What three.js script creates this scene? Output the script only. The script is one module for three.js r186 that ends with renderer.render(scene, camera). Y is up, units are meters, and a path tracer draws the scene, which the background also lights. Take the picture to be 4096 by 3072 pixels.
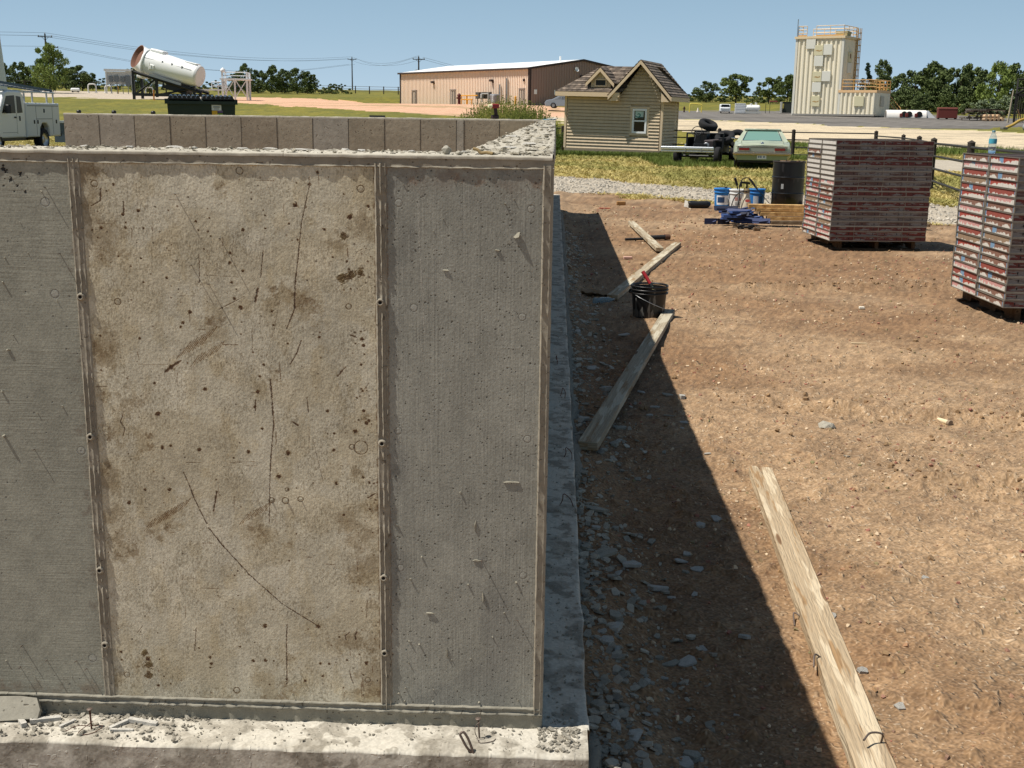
import * as THREE from 'three';
import { mergeGeometries, toCreasedNormals } from 'three/addons/utils/BufferGeometryUtils.js';
import { RoundedBoxGeometry } from 'three/addons/geometries/RoundedBoxGeometry.js';
import { ConvexGeometry } from 'three/addons/geometries/ConvexGeometry.js';

// ---------------------------------------------------------------- camera, sky, sun, exposure
const scene = new THREE.Scene();
const camera = new THREE.PerspectiveCamera(36.203, 4 / 3, 0.05, 3000);
camera.position.set(0, 1.5, 0);
camera.rotation.order = 'YXZ';
camera.rotation.set(-12.947 * Math.PI / 180, 1.8926 * Math.PI / 180, 0.7792 * Math.PI / 180);
const SUN = new THREE.Vector3(-0.446, 0.891, 0.100).normalize();
const renderer = new THREE.WebGLRenderer();
renderer.toneMapping = THREE.LinearToneMapping;
renderer.toneMappingExposure = 1.15;
renderer.shadowMap.enabled = true;
{
  const w = 256, h = 256, d = new Float32Array(w * h * 4);
  const sm = (a, b, t) => { t = Math.min(1, Math.max(0, (t - a) / (b - a))); return t * t * (3 - 2 * t); };
  for (let j = 0; j < h; j++) {
    const el = ((j + 0.5) / h - 0.5) * Math.PI, s = Math.sin(el);          // row 0 is the nadir
    const k = Math.pow(1 - Math.max(0, s), 3.2), hz = Math.pow(1 - Math.max(0, s), 14);
    let r = 0.075 + 0.24 * k + 0.13 * hz, g = 0.115 + 0.40 * k + 0.06 * hz, b = 0.185 + 0.50 * k - 0.0 * hz;
    if (s < 0) { r = 0.30; g = 0.26; b = 0.20; }
    for (let i = 0; i < w; i++) { const o = (j * w + i) * 4; d[o] = r; d[o + 1] = g; d[o + 2] = b; d[o + 3] = 1; }
  }
  const t = new THREE.DataTexture(d, w, h, THREE.RGBAFormat, THREE.FloatType);
  t.mapping = THREE.EquirectangularReflectionMapping; t.magFilter = THREE.LinearFilter; t.needsUpdate = true;
  scene.background = t; scene.environment = t;
}
const sun = new THREE.DirectionalLight(new THREE.Color(1.0, 0.945, 0.86), 5.0);
sun.position.copy(SUN).multiplyScalar(120); sun.castShadow = true;
sun.shadow.mapSize.set(4096, 4096);
Object.assign(sun.shadow.camera, { left: -80, right: 80, top: 80, bottom: -80, near: 1, far: 400 });
scene.add(sun, sun.target);

// ---------------------------------------------------------------- helpers
function mulberry(a) { return () => { a |= 0; a = a + 0x6D2B79F5 | 0; let t = Math.imul(a ^ a >>> 15, 1 | a); t = t + Math.imul(t ^ t >>> 7, 61 | t) ^ t; return ((t ^ t >>> 14) >>> 0) / 4294967296; }; }
const R0 = mulberry(7), rr = (a, b, f = R0) => a + (b - a) * f();
const clamp = (t, a = 0, b = 1) => Math.min(b, Math.max(a, t));
const S = t => { t = clamp(t); return t * t * (3 - 2 * t); };
const mix = (a, b, t) => a + (b - a) * t;
function hash(x, y, s) { let h = Math.imul(x, 374761393) + Math.imul(y, 668265263) + Math.imul(s, 2246822519); h = Math.imul(h ^ h >>> 13, 1274126177); return ((h ^ h >>> 16) >>> 0) / 4294967296; }
function vn(x, y, s = 0, px = 0, py = px) {           // value noise, tiling when a period is given
  const i = Math.floor(x), j = Math.floor(y); let fx = x - i, fy = y - j; fx = fx * fx * (3 - 2 * fx); fy = fy * fy * (3 - 2 * fy);
  const w = (a, p) => p ? ((a % p) + p) % p : a, a0 = w(i, px), a1 = w(i + 1, px), b0 = w(j, py), b1 = w(j + 1, py);
  const u = hash(a0, b0, s), v = hash(a1, b0, s), p = hash(a0, b1, s), q = hash(a1, b1, s);
  return u + (v - u) * fx + (p - u) * fy + (u - v - p + q) * fx * fy;
}
function fbm(x, y, o = 4, s = 0, p = 0) { let a = 0, m = 0.5, t = 0; for (let k = 0; k < o; k++) { a += m * vn(x, y, s + k, p); t += m; x *= 2; y *= 2; p *= 2; m *= 0.5; } return a / t; }
const V = (x, y, z) => new THREE.Vector3(x, y, z);
function tex(w, h, fn, srgb = true) {
  const d = new Uint8Array(w * h * 4);
  for (let j = 0; j < h; j++) for (let i = 0; i < w; i++) { const c = fn((i + 0.5) / w, (j + 0.5) / h, i, j), o = (j * w + i) * 4; if (c.length) { d[o] = clamp(c[0], 0, 255); d[o + 1] = clamp(c[1], 0, 255); d[o + 2] = clamp(c[2], 0, 255); } else d[o] = d[o + 1] = d[o + 2] = clamp(c * 255, 0, 255); d[o + 3] = 255; }
  const t = new THREE.DataTexture(d, w, h, THREE.RGBAFormat); t.wrapS = t.wrapT = THREE.RepeatWrapping; t.magFilter = THREE.LinearFilter; t.minFilter = THREE.LinearMipmapLinearFilter; t.generateMipmaps = true;
  if (srgb) t.colorSpace = THREE.SRGBColorSpace; t.needsUpdate = true; return t;
}
function rep(t, x, y = x) { const c = t.clone(); c.repeat.set(x, y); c.needsUpdate = true; return c; }
const M = (color, roughness = 0.8, o = {}) => new THREE.MeshStandardMaterial({ color, roughness, metalness: 0, side: THREE.DoubleSide, ...o });
function boxUV(g) {
  const p = g.attributes.position, n = p.count, uv = new Float32Array(n * 2), a = V(0, 0, 0), b = V(0, 0, 0), c = V(0, 0, 0), e = V(0, 0, 0);
  for (let i = 0; i < n; i += 3) {
    a.fromBufferAttribute(p, i); b.fromBufferAttribute(p, i + 1); c.fromBufferAttribute(p, i + 2); e.subVectors(b, a).cross(c.clone().sub(a));
    const x = Math.abs(e.x), y = Math.abs(e.y), z = Math.abs(e.z);
    [a, b, c].forEach((q, k) => { const o = (i + k) * 2; if (y >= x && y >= z) { uv[o] = q.x; uv[o + 1] = q.z; } else if (x > z) { uv[o] = q.z; uv[o + 1] = q.y; } else { uv[o] = q.x; uv[o + 1] = q.y; } });
  }
  g.setAttribute('uv', new THREE.BufferAttribute(uv, 2)); return g;
}
function fin(l, uv = true) {
  l = (Array.isArray(l) ? l.flat(3) : [l]).map(g => { if (g.index) g = g.toNonIndexed(); if (!g.attributes.normal) g.computeVertexNormals(); for (const k of Object.keys(g.attributes)) if (!['position', 'normal', 'uv'].includes(k)) g.deleteAttribute(k); if (!g.attributes.uv) g.setAttribute('uv', new THREE.BufferAttribute(new Float32Array(g.attributes.position.count * 2), 2)); g.morphAttributes = {}; return g; });
  const m = l.length > 1 ? mergeGeometries(l) : l[0]; return uv ? boxUV(m) : m;
}
function tr(g, x = 0, y = 0, z = 0, ry = 0, rx = 0, rz = 0) { if (rx) g.rotateX(rx); if (rz) g.rotateZ(rz); if (ry) g.rotateY(ry); return g.translate(x, y, z); }
const bx = (w, h, d, x = 0, y = 0, z = 0, ry = 0, rx = 0, rz = 0) => tr(new THREE.BoxGeometry(w, h, d), x, y, z, ry, rx, rz);
const rb = (w, h, d, r, x = 0, y = 0, z = 0, ry = 0, rx = 0, rz = 0) => tr(new RoundedBoxGeometry(w, h, d, 2, r), x, y, z, ry, rx, rz);
function tb(a, b, r, n = 7, r2 = r) { a = V(...a); b = V(...b); const d = b.clone().sub(a), g = new THREE.CylinderGeometry(r2, r, d.length(), n, 1); g.applyQuaternion(new THREE.Quaternion().setFromUnitVectors(V(0, 1, 0), d.clone().normalize())); const c = a.add(b).multiplyScalar(0.5); return g.translate(c.x, c.y, c.z); }
const pathTube = (pts, r, n = 24, m = 6, closed = false) => new THREE.TubeGeometry(new THREE.CatmullRomCurve3(pts.map(p => V(...p)), closed), n, r, m, closed);
const lathe = (pts, n = 20, x = 0, y = 0, z = 0) => new THREE.LatheGeometry(pts.map(p => new THREE.Vector2(...p)), n).translate(x, y, z);
function ext(pts, depth, bev = 0) { const s = new THREE.Shape(pts.map(p => new THREE.Vector2(...p))); return new THREE.ExtrudeGeometry(s, { depth, bevelEnabled: bev > 0, bevelThickness: bev, bevelSize: bev, bevelSegments: 2, curveSegments: 8 }); }
function hexa(p) { // 8 corners: bottom ring 0-3, top ring 4-7
  const f = [[0, 1, 2, 3], [7, 6, 5, 4], [0, 4, 5, 1], [1, 5, 6, 2], [2, 6, 7, 3], [3, 7, 4, 0]], a = [];
  for (const q of f) for (const k of [0, 1, 2, 0, 2, 3]) a.push(...p[q[k]]);
  const g = new THREE.BufferGeometry(); g.setAttribute('position', new THREE.Float32BufferAttribute(a, 3)); g.computeVertexNormals(); return g;
}
function quadG(...q) { const a = []; for (const p of q) for (const k of [0, 1, 2, 0, 2, 3]) a.push(...p[k]); const g = new THREE.BufferGeometry(); g.setAttribute('position', new THREE.Float32BufferAttribute(a, 3)); g.computeVertexNormals(); return g; }
const taken = {};
function nm(n) { const k = taken[n] = (taken[n] ?? -1) + 1; return k ? n + '_' + String(k).padStart(3, '0') : n; }
function thing(name, label, category, pos = [0, 0, 0], turn = 0, group) { const o = new THREE.Group(); o.name = nm(name); o.position.set(...pos); o.rotation.y = turn; o.userData = { label, category }; if (group) o.userData.group = group; scene.add(o); return o; }
function part(name, geo, mat, parent, uv = true) { const m = new THREE.Mesh(Array.isArray(geo) ? fin(geo, uv) : geo, mat); m.name = name; m.castShadow = m.receiveShadow = true; parent.add(m); return m; }
function solo(name, geo, mat, label, category, group) { const m = part(nm(name), geo, mat, scene); m.userData = { label, category }; if (group) m.userData.group = group; return m; }
function stuff(name, geo, mat, n, put, label, category, parent = scene) {
  const m = new THREE.InstancedMesh(geo, mat, n), o = new THREE.Object3D(), c = new THREE.Color(); let k = 0;
  for (let i = 0; i < n; i++) { o.rotation.set(0, 0, 0); o.scale.set(1, 1, 1); c.setRGB(1, 1, 1); if (put(o, c, i) === false) continue; o.updateMatrix(); m.setMatrixAt(k, o.matrix); m.setColorAt(k, c); k++; }
  m.count = k; m.name = parent === scene ? nm(name) : name; m.castShadow = m.receiveShadow = true; m.userData = { kind: 'stuff', label, category }; parent.add(m); return m;
}
function dup(src, name, pos, turn = 0, label, sc = 1) { const c = src.clone(); c.name = nm(name); c.position.set(...pos); c.rotation.y = turn; if (sc.length) c.scale.set(...sc); else c.scale.setScalar(sc); c.userData = { ...src.userData }; if (label) c.userData.label = label; scene.add(c); return c; }

// ---------------------------------------------------------------- terrain
function H(x, z) {
  const d = Math.hypot(x, z); let a = -0.007 * Math.min(d, 62); const e = Math.max(0, Math.min(d, 200) - 62);
  a += 0.033 * (e < 30 ? e * e / 60 : e - 15) + 0.025 * Math.max(0, Math.min(d, 340) - 200) + 0.002 * Math.max(0, d - 340);
  a += 0.3 * S((-x - 6) / 12) * S((d - 25) / 15);
  const w = 1 - S((Math.hypot((x + 11) * 1.2, z + 174) - 18) / 16); return mix(a, 2.62, w);
}
const inPoly = (P, x, z) => { let r = false; for (let i = 0, j = P.length - 1; i < P.length; j = i++) { const [a, b] = P[i], [c, d] = P[j]; if ((b > z) !== (d > z) && x < (c - a) * (z - b) / (d - b) + a) r = !r; } return r; };
const PG = {
  gravel_strip: [[-3, -24], [0.1, -26.4], [1.5, -25.6], [3.1, -23.4], [4.6, -21.4], [6.2, -18.9], [8, -15.0], [14, -9], [18, -13], [9.3, -21.4], [7.9, -24.3], [5.9, -26.1], [4, -28], [3, -29.9], [1.7, -31.7], [0.2, -34.6], [-3, -36]],
  gravel_drive: [[12, -41.9], [13.8, -43.7], [17.2, -42], [18.2, -38.8], [40, -20], [46, -30], [26.5, -56.5], [24.5, -60.1], [18.7, -59.6], [16.7, -58.5]],
  gravel_road: [[2, -110], [9.4, -98.5], [11.6, -97], [13.3, -87.8], [16.6, -86.6], [18.2, -78], [24.4, -77.5], [30.8, -72.2], [60, -52], [80, -70], [46.7, -96.1], [37.7, -98.1], [33.6, -103.6], [28.4, -107.9], [21.6, -119.2], [12.3, -124.8], [-2, -126]],
  asphalt_pad: [[4, -132], [12.4, -125.5], [21.7, -119.9], [28.5, -108.5], [34.2, -105.6], [41.9, -109], [56, -104], [62, -124], [49.5, -133.2], [46.4, -145.5], [41.5, -154.4], [30.7, -157.4], [21.5, -156.1], [4, -158]],
  clay_road: [[-42, -149], [-29.8, -138], [-19.2, -126], [-13.6, -124], [-8.3, -121], [4, -121], [3, -152.1], [-2.4, -157.8], [-6.3, -160.3], [-20.7, -176.2], [-26.5, -184.2], [-47.3, -176.2]],
  gravel_lot: [[-120, -165], [-74.3, -156.2], [-65.2, -152.7], [-58.8, -152.1], [-52.1, -154.6], [-42, -148.5], [-47.3, -176.2], [-57.8, -183.8], [-75.3, -199.4], [-80.4, -193.7], [-95, -190.2], [-130, -190]],
};
const nearEdge = x => x < 0 ? -26.4 - x * 0.4 : x < 6.2 ? -26.6 + 1.24 * x : -18.9 + (x - 6.2) * 2.2;   // where the bare yard ends
function regionOf(x, z) {
  const d = Math.hypot(x, z), k = Math.min(6, d * 0.016), q = d > 45 ? 0.35 : 0.9;
  const px = x + (fbm(x * q, z * q, 3, 31) - 0.5) * 3 * k * (d < 45 ? 1.4 : 1), pz = z + (fbm(x * q, z * q, 3, 37) - 0.5) * 3 * k * (d < 45 ? 1.6 : 1.2);
  for (const n in PG) if (inPoly(PG[n], px, pz)) return n;
  if (z > -3 || (pz > nearEdge(px) && d < 30) || (x < -0.1 && x > -9 && z > -20.2)) return d < 40 ? 'dirt_yard' : 'grass_field';
  return 'grass_field';
}
// low relief of the yard: clods, wheel ruts, footprints
function yard(x, z) {
  const d = Math.hypot(x, z); if (d > 34) return 0;
  const f = 1 - S((d - 22) / 10);
  let y = (fbm(x * 0.9, z * 0.9, 3, 3) - 0.5) * 0.05 + (fbm(x * 5, z * 5, 3, 5) - 0.5) * 0.026;
  if (d < 14) { const c = fbm(x * 17, z * 17, 3, 9); y += (c - 0.5) * 0.012 + Math.max(0, c - 0.60) * 0.06; }
  // two churned ruts crossing the yard
  for (const [z0, a, x0, x1] of [[-6.35, -0.28, 0.95, 3.4], [-5.0, -0.14, 1.35, 4], [-11.2, 0.15, 1.5, 4]]) { const t = z - (z0 - a * (x - 1.5)) + (vn(x * 3, 4, 8) - 0.5) * 0.2, w = S((x - x0) / 0.4) * (1 - S((x - x1) / 0.5)), c = vn(x * 22, z * 22, 12); y += w * (Math.exp(-t * t / 0.012) * (0.010 + 0.05 * c) - Math.exp(-((t - 0.16) ** 2) / 0.01) * 0.026); }
  // spoil banked against the footing
  if (x > 0.05 && z < -2) y += 0.07 * (1 - S((x - 0.1) / 0.28)) * (0.6 + 0.7 * vn(z * 2.2, 1, 14));
  return y * f;
}
const GY = (x, z) => H(x, z) + yard(x, z);
// ---------------------------------------------------------------- textures
const tDirt = [], tDirtB = [];
{
  const N = 2048, P = 3, bmp = new Float32Array(N * N);
  const c = tex(N, N, (u, v, i, j) => {
    const a = fbm(u * 8, v * 8, 5, 101, 8), b = fbm(u * 48, v * 48, 4, 111, 48), g = vn(u * 512, v * 512, 121, 512), s = vn(u * 150, v * 150, 131, 150), s2 = vn(u * 300, v * 300, 137, 300);
    const g2 = fbm(u * 170, v * 170, 2, 151, 170); let k = 0.42 * a + 0.33 * b + 0.25 * g2, r = mix(115, 191, k), gg = mix(92, 162, k), bb = mix(68, 125, k);
    const n = (g - 0.5) * 34; r += n; gg += n; bb += n; let hgt = 0.45 * b + 0.25 * g + 0.2 * a;
    if (s > 0.84 && b > 0.45) { const t = S((s - 0.84) / 0.05); r = mix(r, 192, t * 0.5); gg = mix(gg, 172, t * 0.5); bb = mix(bb, 144, t * 0.5); hgt += 0.3 * t; }
    if (s2 > 0.86) { const t = S((s2 - 0.86) / 0.05); r = mix(r, 210, t * 0.6); gg = mix(gg, 195, t * 0.6); bb = mix(bb, 172, t * 0.6); hgt += 0.15 * t; }
    if (s < 0.12) { const t = S((0.12 - s) / 0.06) * 0.35; r = mix(r, 84, t); gg = mix(gg, 58, t); bb = mix(bb, 40, t); hgt -= 0.05 * t; }
    bmp[j * N + i] = hgt; return [r, gg, bb];
  });
  tDirt.push(rep(c, 1 / P)); tDirtB.push(rep(tex(1024, 1024, (u, v, i, j) => (bmp[(j * 2) * N + i * 2] + bmp[(j * 2 + 1) * N + i * 2 + 1]) * 0.5, false), 1 / P));
}
const tGravel = tex(1024, 1024, (u, v) => { const a = vn(u * 90, v * 90, 201, 90), b = vn(u * 180, v * 180, 203, 180), c = fbm(u * 6, v * 6, 3, 205, 6), k = 0.45 * a + 0.35 * b + 0.35 * c; return [150 + 100 * k, 145 + 98 * k, 136 + 94 * k]; });
const tGravelB = tex(512, 512, (u, v) => 0.6 * vn(u * 90, v * 90, 201, 90) + 0.4 * vn(u * 180, v * 180, 203, 180), false);
const tGrass = tex(1024, 1024, (u, v) => { const a = fbm(u * 6, v * 14, 4, 211, 6), b = vn(u * 200, v * 200, 213, 200), c = vn(u * 60, v * 90, 215, 60), k = clamp(0.5 * a + 0.3 * b + 0.3 * c - 0.05); return [mix(92, 196, k), mix(100, 184, k), mix(40, 104, k)]; });
const tAsph = tex(512, 512, (u, v) => { const a = fbm(u * 5, v * 5, 4, 221, 5), b = vn(u * 128, v * 128, 223, 128); const k = 108 + 40 * a + 22 * b; return [k + 3, k, k - 3]; });
const tConc = tex(1024, 1024, (u, v) => {
  const a = fbm(u * 5, v * 5, 5, 231, 5), b = fbm(u * 40, v * 40, 3, 235, 40), g = vn(u * 340, v * 340, 239, 340), p = vn(u * 90, v * 90, 241, 90); let k = 0.5 * a + 0.35 * b + 0.15 * g; let r = mix(150, 225, k), gr = mix(146, 221, k), bl = mix(138, 211, k);
  if (p > 0.9) { const t = S((p - 0.9) / 0.03); r *= 1 - 0.3 * t; gr *= 1 - 0.32 * t; bl *= 1 - 0.34 * t; } return [r, gr, bl];
});
const tConcB = tex(1024, 1024, (u, v) => { const b = fbm(u * 30, v * 30, 5, 251, 30), p = vn(u * 90, v * 90, 241, 90); return 0.2 + 0.7 * b - (p > 0.88 ? 0.35 : 0); }, false);
const tFootC = tex(1024, 1024, (u, v) => { const a = fbm(u * 7, v * 7, 5, 281, 7), b = fbm(u * 34, v * 34, 4, 285, 34), g = vn(u * 300, v * 300, 287, 300), k = S((0.6 * a + 0.4 * b - 0.43) / 0.09), d = S((0.40 - b) / 0.08) * 0.5, q = g * 26 - 13; return [mix(mix(180, 212, k), 136, d) + q, mix(mix(176, 209, k), 131, d) + q, mix(mix(168, 202, k), 122, d) + q]; });
const tWood = tex(2048, 512, (u, v) => { const w = fbm(u * 7, v * 10, 3, 261, 0) * 3, g = Math.abs(Math.sin((v * 26 + w) * 3.1)), f = vn(u * 60, v * 500, 263), d = fbm(u * 22, v * 9, 5, 265) * 0.8 + 0.2 * fbm(u * 90, v * 60, 2, 269); let k = 0.60 + 0.10 * g + 0.34 * f * fbm(u * 3, v * 40, 2, 267) + 0.08 * vn(u * 300, v * 700, 271); let c = [182 * k + 44, 172 * k + 41, 152 * k + 38]; if (d > 0.52) { const t = S((d - 0.52) / 0.1) * 0.75; c = [mix(c[0], 226, t), mix(c[1], 222, t), mix(c[2], 208, t)]; } const ku = Math.floor(u * 14), kv = (v * 6) % 1, kx = (ku + 0.2 + 0.6 * hash(ku, 1, 9)) / 14, ky = hash(ku, 2, 9), kd = Math.hypot((u - kx) * 90, (kv - ky) * 7); if (hash(ku, Math.floor(v * 6), 11) < 0.4 && kd < 1) { const t = S((1 - kd) / 0.4) * 0.75; c = [mix(c[0], 112, t), mix(c[1], 82, t), mix(c[2], 54, t)]; } if (d < 0.4) { const t = S((0.4 - d) / 0.12) * 0.6; c = [mix(c[0], 150, t), mix(c[1], 116, t), mix(c[2], 76, t)]; } return c; });
const tWoodB = tex(512, 512, (u, v) => { const w = fbm(u * 4, v * 10, 3, 261, 0) * 5; return 0.5 * Math.abs(Math.sin((v * 26 + w) * 3.1)) + 0.5 * vn(u * 24, v * 300, 263); }, false);
const tFoil = (n, base) => tex(256, 256, (u, v) => { const k = 0.65 + 0.7 * fbm(u * 20, v * 20, 3, n, 20); return base.map(c => c * k); });

// --- the three faces of the near wall; marks in mm from each panel's lower left corner
const LN=[[4,477,1169,477,1150,466,1105,459,1075,454,1036],[6,454,1036,450,1003,443,955,440,900],[6,440,917,441,900,422,855],[5,452,831,441,802,427,780],[7,384,746,386,713,388,645,385,621],[5,385,621,379,569,376,524,371,425],[5,403,189,400,144,400,99,398,45],[5,189,537,201,504,211,473,234,421],[6,237,412,266,372,324,304],[5,324,304,394,238,475,186],[2,410,917,397,859,377,792],[4,378,1019,371,962],[2,318,1044,311,990],[9,364,939,358,911],[4,461,709,463,676],[2,464,647,462,584],[2,471,617,481,572,492,520],[8,259,495,250,450],[2,349,855,348,803],[3,192,920,232,921],[4,244,1009,242,949],[8,93,1114,92,1090],[7,47,1139,45,1115,26,1104],[10,545,777,535,766,527,756],[8,428,655,441,646],[3,290,561,343,564],[2,104,773,167,773],[3,196,559,227,559],[12,195,783,173,768,161,758],[4,65,667,58,646,66,632,62,616],[4,199,177,193,120],[3,79,177,65,159],[5,540,82,544,64,548,52],[3,593,743,584,729],[3,571,1018,584,1025],[3,281,894,335,922],[2,251,965,326,962],[6,351,701,350,677],[9,556,845,569,840],[9,588,489,603,499],[7,558,176,554,167,556,158],[6,541,174,532,166,534,157]];
const SP=[[74,1148,2.7],[90,1088,3.6],[94,1060,3.1],[122,1096,3.8],[116,1030,1.3],[131,1060,2.2],[43,1059,3.3],[35,1039,1.8],[24,1055,1.8],[174,958,3.3],[124,948,2.0],[178,1020,1.3],[181,1015,1.3],[196,993,1.6],[122,998,2.2],[75,1001,1.8],[245,1058,2.0],[265,1056,2.2],[270,1046,2.0],[241,1076,2.7],[269,1083,1.8],[255,1019,1.6],[182,941,1.3],[95,1071,2.2],[59,1135,2.2],[447,1113,4.9],[559,1091,5.3],[433,1074,2.2],[337,1060,3.3],[506,1064,3.3],[384,1064,2.2],[381,1101,1.6],[309,1012,3.3],[307,992,2.7],[334,975,2.7],[522,1007,2.2],[551,999,2.2],[555,983,2.7],[558,942,2.0],[314,917,3.1],[326,899,3.6],[451,1157,1.6],[310,951,3.1],[597,1112,3.1],[319,937,1.6],[547,1136,2.0],[528,941,1.1],[384,1090,2.0],[494,1179,3.1],[477,1154,3.1],[450,1042,2.2],[327,898,4.3],[245,722,3.4],[356,718,4.0],[349,686,2.9],[363,638,2.9],[417,585,5.1],[395,533,5.1],[415,503,2.6],[519,520,4.0],[515,594,3.4],[562,637,4.6],[517,631,2.6],[504,680,3.4],[490,839,3.4],[577,853,2.0],[580,837,4.0],[583,823,3.4],[566,827,1.7],[584,805,2.0],[577,782,2.6],[567,710,2.3],[581,682,3.4],[587,655,4.3],[592,661,2.9],[423,824,2.0],[570,662,2.0],[577,535,2.9],[591,523,2.3],[534,449,2.9],[591,463,2.3],[392,892,3.4],[394,863,2.3],[371,778,2.9],[362,752,2.6],[332,586,4.0],[299,572,2.3],[492,795,1.7],[325,842,1.7],[580,725,2.6],[548,736,1.7],[243,722,3.4],[140,666,5.7],[164,596,3.4],[225,588,4.0],[145,591,4.0],[156,497,4.0],[65,465,4.0],[102,495,2.9],[136,733,2.9],[173,768,5.1],[110,829,2.9],[198,855,2.9],[204,864,3.4],[219,887,4.0],[26,833,2.9],[86,98,5.7],[26,112,3.3],[26,93,2.4],[227,105,3.3],[229,90,3.3],[226,80,2.1],[295,133,2.4],[203,127,2.4],[112,97,1.9],[106,33,2.9],[134,38,2.1],[120,55,1.7],[355,188,2.1],[324,100,3.7],[352,101,3.7],[370,101,2.1],[353,184,4.7],[472,187,4.7],[475,98,3.1],[495,98,2.6],[535,108,2.6],[578,102,4.7],[479,68,3.1],[440,55,3.7],[571,73,2.6],[570,24,1.8],[359,43,1.8],[519,163,2.4],[398,57,3.1]];
const RG=[[553,905,5.7],[574,601,14.8],[555,602,5.7],[68,906,6.7],[35,1149,6.7],[335,1180,7.1],[582,1147,7.1],[36,57,6.2],[284,26,7.1],[581,61,6.0],[284,27,6.8],[412,503,4.0],[441,482,5.7],[378,478,5.7],[408,478,6.9]];
const ST=[[437,926,24.4],[454,913,28.9],[469,901,37.1],[102,599,31.4],[45,622,31.4],[24,705,17.1],[19,539,20.0],[124,399,39.0],[344,410,34.1],[50,364,39.0],[151,431,29.2],[67,83,21.4],[396,755,17.1],[585,670,20.0],[597,474,24.4],[559,292,17.5],[366,20,48.7],[38,1173,15.5],[37,996,24.4],[296,1145,17.8],[413,374,13.6],[409,111,13.6],[403,32,19.5],[-3,8,39.0],[586,21,43.9],[22,799,29.2],[277,863,39.0],[405,924,29.2]];
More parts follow.
